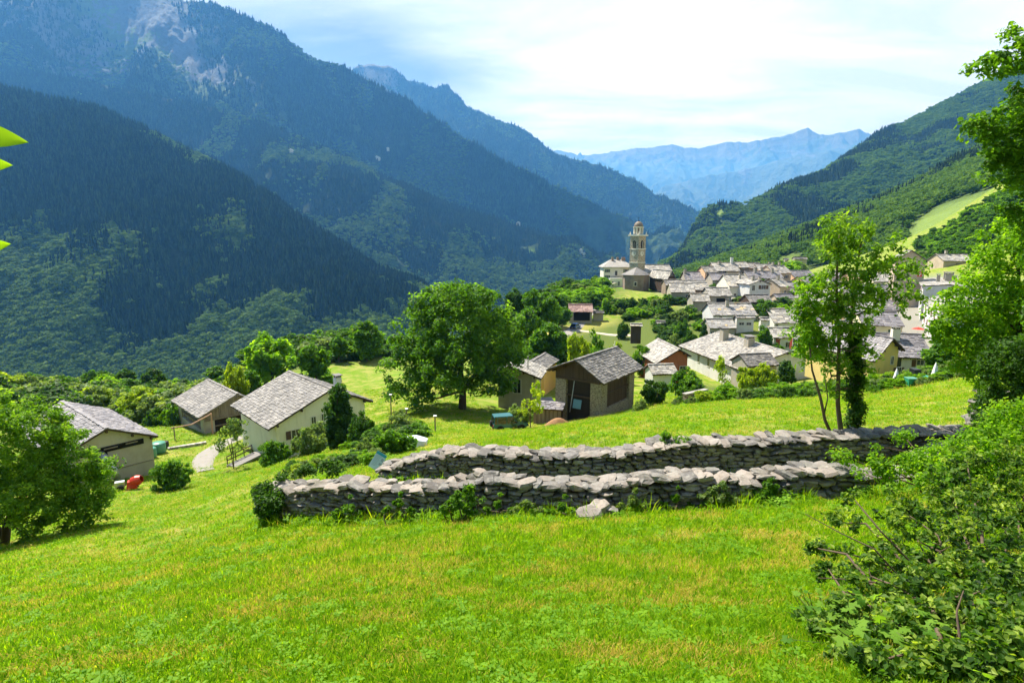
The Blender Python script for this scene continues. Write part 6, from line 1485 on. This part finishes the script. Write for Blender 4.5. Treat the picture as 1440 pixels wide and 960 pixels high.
def car(label, x, y, rz, L, Wd, H, paint, roofm, boxy):
    z = gz(x, y); t = thing('off_road_car' if boxy else 'car', label, 'car', (x, y, z + .02), rz)
    c = H * .28; b0 = H * .53
    body = MB(); hw = Wd / 2
    pr = [(-L / 2, c), (L / 2, c), (L / 2, b0 * .86), (L / 2 - .12, b0 * .96), (L * .16, b0), (-L / 2 + .04, b0), (-L / 2, b0 * .9)]
    body.prism(pr, -hw, hw); body.obj('body', paint, t)
    x0, x1, x2, x3 = (-L / 2 + .05, -L / 2 + .14, L * .08, L * .19) if boxy else (-L * .44, -L * .28, L * .08, L * .26)
    g = MB(); g.hexa([(x0, -hw + .04, b0), (x3, -hw + .04, b0), (x3, hw - .04, b0), (x0, hw - .04, b0), (x1, -hw + .14, H - .07), (x2, -hw + .14, H - .07), (x2, hw - .14, H - .07), (x1, hw - .14, H - .07)]); g.obj('window_glass', CARGL, t)
    rf = MB(); rf.hexa([(x1 - .05, -hw + .12, H - .09), (x2 + .05, -hw + .12, H - .09), (x2 + .05, hw - .12, H - .09), (x1 - .05, hw - .12, H - .09), (x1, -hw + .17, H), (x2 - .04, -hw + .17, H), (x2 - .04, hw - .17, H), (x1, hw - .17, H)]); rf.obj('roof', roofm, t)
    for sy in (-1, 1):
        pl = MB()
        for xa, xb in ((x0, x1), (x3, x2), ((x0 * .45 + x3 * .55),) * 2, (x0 * .85 + x3 * .15,) * 2 if boxy else (x0 * .5 + x3 * .5,) * 2):
            pl.tube([(xa, sy * (hw - .03), b0), (xb, sy * (hw - .13), H - .07)], .035, 4)
        pl.obj('pillar', paint, t)
        for sx in (-1, 1):
            w = MB(); w.lathe((0, 0, 0), [(.1, -.1), (H * .17, -.1), (H * .19, -.06), (H * .19, .06), (H * .17, .1), (.1, .1)], 18); wo = w.obj('wheel', RUB, t, loc=(sx * L * .31, sy * (hw - .06), H * .19), rot=(PI / 2, 0, 0))
            w = MB(); w.lathe((0, 0, -sy * .075), [(.02, -.04), (H * .11, -.03), (H * .11, .03), (.02, .04)], 12); w.obj('rim', METAL, wo)
            f = MB(); f.prism([(sx * L * .31 + H * .25 * math.cos(a), H * .19 + H * .25 * math.sin(a)) for a in np.linspace(0, PI, 9)], sy * (hw - .02), sy * (hw + .05)); f.obj('wheel_arch', RUB if boxy else paint, t)
        for nm, xx, mm in (('headlight', L / 2 + .01, LAMP), ('tail_light', -L / 2 - .01, REDL)):
            q = MB(); q.box((xx, sy * hw * .72, b0 * .78), (.05, .2, .14)); q.obj(nm, mm, t)
        q = MB(); q.box((L * .16, sy * (hw + .1), b0 + .1), (.08, .2, .14)); q.obj('side_mirror', RUB, t)
    for sx in (-1, 1): q = MB(); q.box((sx * (L / 2 + .04), 0, c + .09), (.14, Wd * .98, .17)); q.obj('bumper', RUB, t)
    if boxy:
        q = MB(); q.lathe((0, 0, 0), [(.05, -.1), (.3, -.1), (.33, 0), (.3, .1), (.05, .1)], 16); q.obj('spare_wheel', RUB, t, loc=(-L / 2 - .14, 0, b0 * .95), rot=(0, PI / 2, 0))
    return t
q = P(716, 603, 55); car('dark teal boxy off-road car parked on the meadow edge below the walnut tree', q[0], 55.5, math.radians(14), 3.5, 1.5, 1.62, TEAL, TEALR, True)
q = P(808, 457, 156); car('small blue car parked in front of the brown-roofed barn', q[0], 154, math.radians(60), 3.9, 1.65, 1.45, BLUE, BLUE, False)

# information board
q = P(535, 672, 19.6); z0 = gz(q[0], q[1]); top = P(531, 647, 19.6)[2]
sg = thing('information_board', 'slanted pale blue information board on a wooden post by the wall end', 'sign', (q[0], q[1], z0))
w = MB(); w.box((0, .08, (top - z0) / 2), (.09, .09, top - z0)); w.obj('post', WOOD_G, sg)
PB = M_plain('pale_blue_panel', (0.42, 0.58, 0.66), .4, var=.04); PT = M_plain('teal_panel_header', (0.02, 0.27, 0.36), .4, var=.05); PK = M_plain('grey_print', (0.25, 0.33, 0.40), .6)
w = MB(); w.box((0, 0, 0), (.40, .03, .62)); pn = w.obj('panel', PB, sg, loc=(-.06, -.05, top - z0), rot=(-.45, .52, -.15))
w = MB(); w.box((0, -.019, .26), (.398, .006, .10)); w.obj('header', PT, pn)
w = MB()
for k in range(9): w.box((-.05 - (k % 3) * .012, -.0185, .17 - k * .045), (.22 - (k % 3) * .03, .004, .012))
w.box((.13, -.0185, .10), (.09, .004, .11)); w.box((.13, -.0185, -.06), (.09, .004, .09)); w.obj('print', PK, pn)

# three little path lamps / posts with caps
for i, (u, v0, v1, Y) in enumerate([(550, 555, 577, 62), (572, 575, 593, 54), (612, 585, 600, 51)]):
    b = P(u, v1, Y); tp = P(u, v0, Y); z = gz(b[0], b[1]); t = thing('post', ['timber post with a pale cap, leftmost and farthest of the three under the walnut', 'middle timber post with a pale cap, nearest the grey-leaved bush', 'shortest capped timber post, right of the other two'][i], 'post', (b[0], Y, z), 0, 'capped posts on the meadow')
    w = MB(); w.lathe((0, 0, -.2), [(.07, 0), (.06, tp[2] - z + .2)], 7); w.obj('pole', WOOD_G, t); w = MB(); w.box((0, 0, tp[2] - z + .03), (.3, .3, .06)); w.obj('cap', WPL, t)
# pale sheet over a heap
p = P(584, 622, 36); p[2] = gz(p[0], p[1]) + .28; link('boulder', STONES[3], None, 'pale bluish boulder in the grass above the farther wall', 'rock', None, None, p, (.1, .1, .3), (1.5, 1.1, .8)).data = (lambda m_: (m_.materials.clear(), m_.materials.append(M_plain('pale_blue_stone', (0.50, 0.54, 0.58), .7, var=.2)), m_)[2])(STONES[3].copy())
# wrapped bales beside the shed
for i, (u, v, Y) in enumerate([(211, 634, 60), (223, 633, 62)]):
    b = P(u, v, Y); z = gz(b[0], b[1]); w = MB(); w.lathe((0, 0, 0), [(.55, 0), (.62, .1), (.62, 1.0), (.55, 1.1), (.02, 1.12)], 18)
    w.obj('wrapped_bale', TEALP, label=['pale green wrapped bale against the shed corner', 'larger green wrapped bale, right of the pale one'][i], cat='bale', loc=(b[0], b[1], z), scale=(1, 1, 1) if i == 0 else (1.25, 1.25, 1.1), smooth=True)
b = P(232, 627, 64); w = MB(); w.lathe((0, 0, 0), [(.3, 0), (.45, .3), (.4, .8), (.1, .9)], 10); w.obj('compost_bin', BLK, label='dark round bin standing right of the wrapped bales', cat='bin', loc=(b[0], b[1], gz(b[0], b[1])))
# shed details: louvres under the roof, silver chute, string course
def on_gable(t, x, y, z): return (x, y, z)
sh = shed; Ls = 14.6 / 2 - .35
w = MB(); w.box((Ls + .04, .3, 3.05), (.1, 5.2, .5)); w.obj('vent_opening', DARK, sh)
for k, (ya, wd) in enumerate([(-1.4, .9), (.2, 1.1), (1.9, 1.0)]): w = MB(); w.box((Ls + .1, ya, 3.05 + .05 * k), (.08, wd, .12)); w.obj('beam', WOOD_G, sh)
w = MB(); w.box((Ls + .03, 1.2, .95), (.08, 4.6, .05)); w.obj('string_course', WOOD_G, sh)
w = MB(); w.box((Ls + .05, -.7, 2.3), (.1, 1.2, 1.3)); w.obj('loft_opening_shade', DARK, sh)  # black sheet standing in for the shade of the loft opening
w = MB(); w.tube([(Ls + .1, -.7, 2.75), (Ls + .8, -.55, 2.5), (Ls + 1.5, -.2, 1.7), (Ls + 1.8, .0, .6)], [.36, .34, .32, .30], 12); w.obj('hay_chute', METAL, None, label='curved silver chute hanging from the loft of the left shed', cat='chute', loc=tuple(sh.location), rot=tuple(sh.rotation_euler), smooth=True)
# red garden machine with an open drum
b = P(180, 684, 46); z = gz(b[0], b[1]); t = thing('garden_machine', 'red garden machine with an open drum under the leafy tree', 'machine', (b[0], b[1], z), .5)
w = MB(); w.lathe((0, 0, 0), [(.22, -.1), (.42, .1), (.46, .5), (.30, .85), (.27, .85), (.40, .5), (.1, .15)], 12); w.obj('drum', RED, t, loc=(.3, 0, .55), rot=(.3, 1.2, 0), smooth=False)
w = MB(); w.hexa([(-.1, -.45, .1), (.7, -.45, .1), (.7, .45, .1), (-.1, .45, .1), (0, -.3, .7), (.5, -.3, .7), (.5, .3, .7), (0, .3, .7)]); w.obj('hood', RED, t)
w = MB(); w.box((-.55, 0, .55), (.7, .5, .5)); w.obj('motor_box', METAL, t)
for sy in (-1, 1):
    w = MB(); w.lathe((0, 0, 0), [(.05, -.06), (.26, -.06), (.28, 0), (.26, .06), (.05, .06)], 12); w.obj('wheel', RUB, t, loc=(-.5, sy * .4, .28), rot=(PI / 2, 0, 0))
w = MB(); w.tube([(-.9, 0, .3), (0, 0, .45), (.8, 0, .1)], .05, 6); w.tube([(.3, -.5, 0), (.3, 0, .8), (.3, .5, 0)], .04, 6); w.obj('frame', BLK, t)
# timber bar on two posts before the boarded barn
pa = P(247, 626, 68); pb = P(299, 607, 72); za, zb = gz(pa[0], pa[1]), gz(pb[0], pb[1]); t = thing('timber_rack', 'long pale pole slung between two posts before the boarded barn', 'rack', (pa[0], pa[1], za))
tA = P(247, 600, 68)[2] - za; tB = P(299, 581, 72)[2] - za; d_ = (pb - pa)
w = MB(); w.tube([(0, 0, -.3), (0, 0, tA)], .08, 6); w.obj('post', WOOD_G, t); w = MB(); w.tube([(d_[0], d_[1], zb - za - .3), (d_[0], d_[1], tB)], .12, 6); w.obj('post', M_wood('pinkish_timber', (0.36, 0.22, 0.15), .2), t)
w = MB(); w.tube([(-.3, -.1, tA - .15), (d_[0] * .45, d_[1] * .45, (tA + tB) / 2 - .55), (d_[0], d_[1], tB - .1)], .09, 6); w.obj('bar', M_wood('pinkish_timber', (0.36, 0.22, 0.15), .2), t)
# steps and handrail by the white house
p0 = np.array(P(328, 660, 55)); p1 = np.array(P(362, 634, 58)); t = thing('garden_steps', 'flight of stone steps with a dark double handrail beside the white house', 'steps', (p0[0], p0[1], gz(p0[0], p0[1])))
z0 = gz(p0[0], p0[1]); z1 = gz(p1[0], p1[1]); dd = p1 - p0; aa = math.atan2(dd[1], dd[0]); SL = np.hypot(dd[0], dd[1]); sm_ = MB(); sm_.box((0, 0, 0), (SL / 9 + .06, 1.3, .22)); stm = sm_.mesh('step', M_plain('step_stone', (0.22, 0.21, 0.20), .85, var=.25))
for k in range(10):
    f = k / 9; x, y = dd[0] * f, dd[1] * f; link('step', stm, t, loc=(x, y, (z1 + .5 - z0) * f + .05), rot=(0, 0, aa))
nn = np.array((math.sin(aa), -math.cos(aa))) * -.75
for hh in (.55, .95):
    w = MB(); w.tube([(nn[0], nn[1], hh), (dd[0] + nn[0], dd[1] + nn[1], z1 + .5 - z0 + hh)], .06, 5); w.obj('handrail', WOOD_D, t)
for k in range(4):
    f = k / 3; w = MB(); zz = (z1 + .5 - z0) * f; w.tube([(dd[0] * f + nn[0], dd[1] * f + nn[1], zz - .3), (dd[0] * f + nn[0], dd[1] * f + nn[1], zz + 1.0)], .05, 5); w.obj('baluster', WOOD_D, t)
# low stone edging in the meadow
w = MB(); rr_ = np.random.default_rng(4); a_, b_ = np.array(Pg(236, 632)), np.array(Pg(290, 623))
for k in range(16):
    q = a_ + (b_ - a_) * (k + .5) / 16; w.box((q[0], q[1], gz(*q) + .08), (np.hypot(*(b_ - a_)) / 16 * .95, .45, .3), math.atan2(*(b_ - a_)[::-1]) + rr_.normal(0, .08), tint=rr_.random())
w.obj('stone_edging', TILE_PALE, label='low line of pale edging stones left of the concrete path', cat='edging')
# by the dark barn: lean-to, pergola, mound, ladder, blue tarpaulin
b = P(772, 588, 60.5); z = gz(b[0], b[1]); t = thing('lean_to', 'low dark boarded lean-to with a pinkish slab roof, left of the dark barn', 'lean-to', (b[0], b[1] + .8, z), -.25)
w = MB(); w.box((0, 0, .75), (3.0, 1.6, 1.8)); w.obj('wall', WOOD_D, t)
w = MB(); w.box((0, 0, 1.78), (3.5, 2.3, .1), rx=.12); rf = w.obj('roof', WOOD_D, t)
V, Q, T = slab_roof(np.random.default_rng(3), [((-1.75, -1.15, 1.70), (1, 0, 0), (0, math.cos(.12), math.sin(.12)), (0, -math.sin(.12), math.cos(.12)), 3.5, 2.3)], .45, .5, .05); link('roof_tiles', quads('roof_tiles', V, Q, mats=[TILE_VIOLET], attrs={'tint': ('FACE', T)}), rf, kind='stuff')
w = MB()
for k in range(7): w.box((-1.35 + k * .45, -.83, .72), (.38, .05, 1.7), tint=(k * .37) % 1)
w.obj('boards', WOOD_G, t, kind='stuff')
b = P(766, 553, 76); z = gz(b[0], b[1]); t = thing('pergola', 'little white pergola with a flat slab roof behind the lean-to', 'pergola', (b[0], b[1], z), .2)
for x in (-.9, .9):
    for y in (-.7, .7): w = MB(); w.box((x, y, .6), (.14, .14, 1.4)); w.obj('post', WPL, t)
w = MB(); w.box((0, 0, 1.35), (2.4, 1.9, .12), rx=.15); w.obj('roof', TILE_VIOLET, t)
b = P(784, 588, 58); g = np.linspace(0, 1, 14); z = gz(b[0], b[1]); V = []
for i in range(10):
    for j in range(18):
        a = j / 18 * 2 * PI; rr0 = i / 9; h = .75 * (1 - rr0 ** 1.6) + .08 * vnoise(np.array(math.cos(a) * 3 * rr0 + 5), np.array(math.sin(a) * 3 * rr0), 3); V.append((1.5 * rr0 * math.cos(a), .8 * rr0 * math.sin(a), float(h) - .12))
F = [(i * 18 + j, i * 18 + (j + 1) % 18, (i + 1) * 18 + (j + 1) % 18, (i + 1) * 18 + j)[::-1] for i in range(9) for j in range(18)]
link('soil_heap', quads('soil_heap', V, F, smooth=True, mats=[M_plain('brown_soil', (0.30, 0.17, 0.09), .95, .1, var=.35, scale=5)]), None, 'brown heap of soil in front of the dark barn opening', 'heap', loc=(b[0], b[1], z), rot=(0, 0, .35))
mb = main_barn; xg = 10.0 / 2 - .9
w = MB(); w.tube([(xg + .35, -.9, .1), (xg - .1, .35 - 1.0, 3.6)], .05, 5); w.obj('pole', METAL, None, label='long grey pole leaning in the opening of the dark barn', cat='pole', loc=tuple(mb.location), rot=tuple(mb.rotation_euler))
w = MB(); w.box((xg + .15, -.1, 1.1), (.05, 1.0, 1.0), ry=-.25); w.obj('blue_panel', M_plain('faded_blue_sheet', (0.10, 0.22, 0.27), .6, var=.3), None, label='faded blue sheet propped inside the dark barn opening', cat='sheet', loc=tuple(mb.location), rot=tuple(mb.rotation_euler))
# flag on the tall beige house
b = P(1293, 389, 150); t = thing('flag', 'red flag with a white cross hanging from the tall beige house', 'flag', (b[0], b[1], b[2]), .1)
w = MB(); w.box((0, 0, .65), (1.3, .03, 1.3)); w.obj('cloth', M_plain('flag_red', (0.55, 0.01, 0.02), .8, var=.03), t)
w = MB(); w.box((0, 0, .65), (.82, .05, .25)); w.box((0, 0, .65), (.25, .054, .82)); w.obj('cross', WPL, t)
w = MB(); w.tube([(0, .1, 1.35), (0, 4.5, 2.2)], .04, 5); w.tube([(-.68, .05, 1.33), (.68, .05, 1.33)], .03, 5); w.obj('pole', METAL, t)
# parasols
def parasol(label, u, v, Y, rad, hgt, closed, mt):
    b = P(u, v, Y); z = gz(b[0], b[1]); t = thing('parasol', label, 'parasol', (b[0], b[1], z)); w = MB(); w.tube([(0, 0, -.1), (0, 0, hgt)], .03, 6); w.obj('pole', METAL, t)
    w = MB(); w.lathe((0, 0, 0), [(rad, hgt * .35), (rad * .55, hgt * .75), (.03, hgt)] if closed else [(rad, hgt - .45), (rad * .6, hgt - .2), (.03, hgt)], 8); w.obj('canopy', mt, t)
parasol('red parasol open on the village street below the white palaces', 1294, 440, 128, 1.3, 2.6, False, RED)
parasol('closed white parasol leaning in the garden hedge below the yellow gable', 1258, 549, 52, .28, 1.7, True, WPL)
parasol('closed white parasol standing right of the green bins', 1312, 546, 47, .26, 1.7, True, WPL)
for i, (u, v, Y, sz, mt, lb_) in enumerate([(1279, 553, 46, (.8, .6, .75), GREEN_P, 'green wheeled bin at the field edge, pale lid'), (1284, 545, 48, (.6, .6, 1.4), BLK, 'tall dark bin behind the green one'), (1298, 550, 47, (.9, .7, .6), GREEN_P, 'low teal tub right of the tall dark bin')]):
    b = P(u, v, Y); t = thing('bin', lb_, 'bin', (b[0], b[1], gz(b[0], b[1])), .1 * i); a, c, h = sz
    w = MB(); w.hexa([(-a * .42, -c * .42, 0), (a * .42, -c * .42, 0), (a * .42, c * .42, 0), (-a * .42, c * .42, 0), (-a / 2, -c / 2, h), (a / 2, -c / 2, h), (a / 2, c / 2, h), (-a / 2, c / 2, h)]); w.obj('tub', mt, t)
    w = MB(); w.box((0, 0, h + .03), (a * 1.05, c * 1.05, .06), rx=.05); w.obj('lid', TEALP if i == 0 else mt, t)
# plastic tunnel in the garden
b = P(1083, 546, 66); z = gz(b[0], b[1]); t = thing('plastic_tunnel', 'low bluish plastic growing tunnel in the garden before the big pale roof', 'tunnel', (b[0], b[1], z), .15)
w = MB(); pr = [(1.0 * math.cos(a), .85 * math.sin(a)) for a in np.linspace(0, PI, 9)]; n = 9
V = [(x, p[0], p[1]) for x in np.linspace(-1.7, 1.7, 6) for p in pr]; w.add(V, [(i * n + j, i * n + j + 1, (i + 1) * n + j + 1, (i + 1) * n + j) for i in range(5) for j in range(n - 1)] + [tuple(range(n)), tuple(5 * n + j for j in range(n))[::-1]])
w.obj('cover', M_plain('pale_plastic_film', (0.55, 0.62, 0.70), .3, .5, var=.15), t, smooth=False)
for x in np.linspace(-1.7, 1.7, 6): w = MB(); w.tube([(x, p[0] * 1.02, p[1] * 1.02) for p in pr], .02, 4); w.obj('hoop', METAL, t)
# garden retaining wall, slabs and fence posts
for lb_, ua, ub, v, Y, h in (('short stone retaining wall at the field edge beside the round bush', 962, 992, 562, 60, 1.3), ('thin pale garden wall before the big pale house', 1004, 1036, 541, 74, .8)):
    a_, b_ = P(ua, v, Y), P(ub, v, Y + 2); mid = (a_ + b_) / 2; L = np.hypot(*(b_ - a_)[:2]); z = gz(mid[0], mid[1]); t = thing('garden_wall', lb_, 'wall', (mid[0], mid[1], z), math.atan2(b_[1] - a_[1], b_[0] - a_[0]))
    w = MB(); w.box((0, 0, h / 2 - .3), (L, .4, h + .4)); w.obj('masonry', MASON, t); w = MB(); w.box((0, 0, h - .05), (L + .1, .55, .1)); w.obj('coping', TILE_PALE, t)
t = thing('garden_fence', 'row of pale fence posts between the mown garden and the lawn', 'fence', (P(867, 0, 1)[0] * 112, 112, gz(P(867, 0, 1)[0] * 112, 112)))
for k in range(9):
    q = (P(867 + k * 1.6, 0, 1)[0] * (112 + k * 3.2), 112 + k * 3.2); w = MB(); w.box((0, 0, .5), (.22, .22, 1.3)); w.obj('post', WPL, t, loc=(q[0] - t.location[0], q[1] - t.location[1], gz(*q) - t.location[2]))

# houses scattered over the far valley floor and slopes, specks too many to tell apart
r = np.random.default_rng(31); w = MB()
for k in range(70):
    u = r.normal(812, 24); Y = r.uniform(5200, 7200); p = P(u, 390, Y); x, y = p[0], Y; z = -365
    w.box((x, y, z + 9), (r.uniform(14, 30), 12, 18), r.uniform(0, 3)); w.V[-1][:, 2] += 0
o = w.obj('far_village', WHITE, kind='stuff')
def on_mass(name, u, v):
    M = MASSES[name]; G = M['G'][M['nb']:].reshape(-1, 3) - (0, 0, CAM_Z); dep = G[:, 1] * math.cos(PITCH) - G[:, 2] * math.sin(PITCH)
    uu = 720 + F_PX * G[:, 0] / dep; vv = 480 - F_PX * (G[:, 1] * math.sin(PITCH) + G[:, 2] * math.cos(PITCH)) / dep
    return G[int(np.argmin((uu - u) ** 2 + (vv - v) ** 2))] + (0, 0, CAM_Z)
w = MB(); w2 = MB()
for nm, u, v in [('middle_left_ridge', 410, 218), ('high_left_mountain', 546, 214), ('high_left_mountain', 530, 226), ('high_left_mountain', 534, 227), ('middle_left_ridge', 823, 360), ('middle_left_ridge', 816, 358), ('middle_left_ridge', 820, 362), ('middle_left_ridge', 735, 300)]:
    p = on_mass(nm, u, v); w.box(p + (0, 0, 10), (14, 10, 16), r.uniform(0, 3)); w.prism([(-9, 0), (9, 0), (0, 6)], -7, 7); w.V[-1] += p + (0, 0, 18)
w.obj('far_hamlet', CREAM2, kind='stuff')

# ------------------------------------------------------------------ large leaves close to the camera
def big_leaf(seed, lobed):
    r = np.random.default_rng(seed); n = 13 if lobed else 8; a = np.linspace(-PI * .88, PI * .88, n); V = [(0, 0, 0)]
    for i, t_ in enumerate(a):
        rr_ = (1.0 if i % 2 == 0 else .62) if lobed else .55 + .45 * math.cos(t_ / 2) ** 2
        V.append((rr_ * math.cos(t_) * (1.0 if lobed else 1.4), rr_ * math.sin(t_) * (1.0 if lobed else .42), .12 * math.sin(2.2 * t_) + r.normal(0, .03) - .12 * rr_))
    F = [(0, i, i + 1) for i in range(1, n)]
    return mesh_np('leaf', np.array(V) * .5, np.array(F).ravel(), [3] * len(F), smooth=True, attrs={'tint': ('FACE', np.full(len(F), r.uniform(.2, .9)))}, mats=[G_BIG])
G_BIG = M_leaf('large_leaf', [(0, (0.03, 0.085, 0.012)), (.5, (0.075, 0.15, 0.02)), (1, (0.15, 0.23, 0.04))], .42, .6, .12)
BL = [big_leaf(k, True) for k in range(4)]; NL = [big_leaf(9 + k, False) for k in range(2)]
r = np.random.default_rng(91)
def herb(label, u, v, Y, n, spread, hgt, sz, seed):
    r = np.random.default_rng(seed); b = P(u, v, Y); z = gz(b[0], b[1]); t = thing('broad_leaved_herb', label, 'plant', (b[0], b[1], z)); st = MB()
    for k in range(n):
        x, y = r.normal(0, spread), r.normal(0, spread * .8); h = r.uniform(.35, 1) * hgt
        zz = gz(b[0] + x, b[1] + y) - z + h; st.tube([(x * .4, y * .4, 0), (x * .8, y * .8, zz * .6), (x, y, zz)], .003, 4, cap=False); s = sz * r.uniform(.4, .95)
        link('leaf', BL[k % 4], t, loc=(x, y, zz), rot=(r.normal(.1, .35), r.normal(.1, .35), r.uniform(0, 6.28)), scale=(s, s, s))
    st.obj('stems', M_plain('green_stem', (0.10, 0.14, 0.03), .7), t)
herb('patch of lobed pale leaves at the bottom edge below the thorn bush', 1240, 935, 3.7, 60, .26, .28, .14, 1)
herb('lobed leafy herb left of the thorn bush, upper of the two', 1165, 870, 4.5, 36, .18, .34, .12, 2)
herb('large pale lobed leaves in the very bottom right corner', 1345, 955, 3.1, 50, .25, .25, .15, 3)
herb('lobed leaves poking out of the thorn bush on its left side', 1205, 905, 4.0, 40, .2, .36, .12, 4)
# twig with three leaves entering from the left, close to the lens
c0 = P(-40, 215, 1.15); t = thing('leafy_twig', 'bright backlit leaves of a twig reaching in at the left edge', 'twig', tuple(c0))
w = MB(); w.tube([np.array(P(-95, 120, 1.2)) - c0, np.array((0, 0, 0)), np.array(P(-40, 345, 1.12)) - c0], .002, 5); w.obj('stem', BARK, t)
def pointed_leaf(seed):
    r = np.random.default_rng(seed); V = []; F = []
    for x in np.linspace(0, 1, 9):
        wd = .24 * math.sin(PI * x ** .8) ** .9 * (1 - .25 * x); V += [(x, -wd, .05 * wd + .04 * math.sin(x * 5)), (x, 0, -.02 + .04 * math.sin(x * 5)), (x, wd, .05 * wd + .04 * math.sin(x * 5))]
    for i in range(8):
        for j in (0, 1): F.append((i * 3 + j, (i + 1) * 3 + j, (i + 1) * 3 + j + 1, i * 3 + j + 1))
    return quads('leaf', V, F, smooth=True, attrs={'tint': ('FACE', np.full(16, .8))}, mats=[G_BRIGHT])
PL = [pointed_leaf(1), pointed_leaf(2)]
for (u, v, Y, ln, ry, rx) in [(-55, 188, 1.13, .118, .10, 1.2), (-48, 230, 1.14, .084, .02, 1.45), (-56, 352, 1.12, .094, -.14, 1.45)]:
    link('leaf', PL[int(v) % 2], t, loc=np.array(P(u, v, Y)) - c0, rot=(rx, ry, .05), scale=(ln, ln, ln))
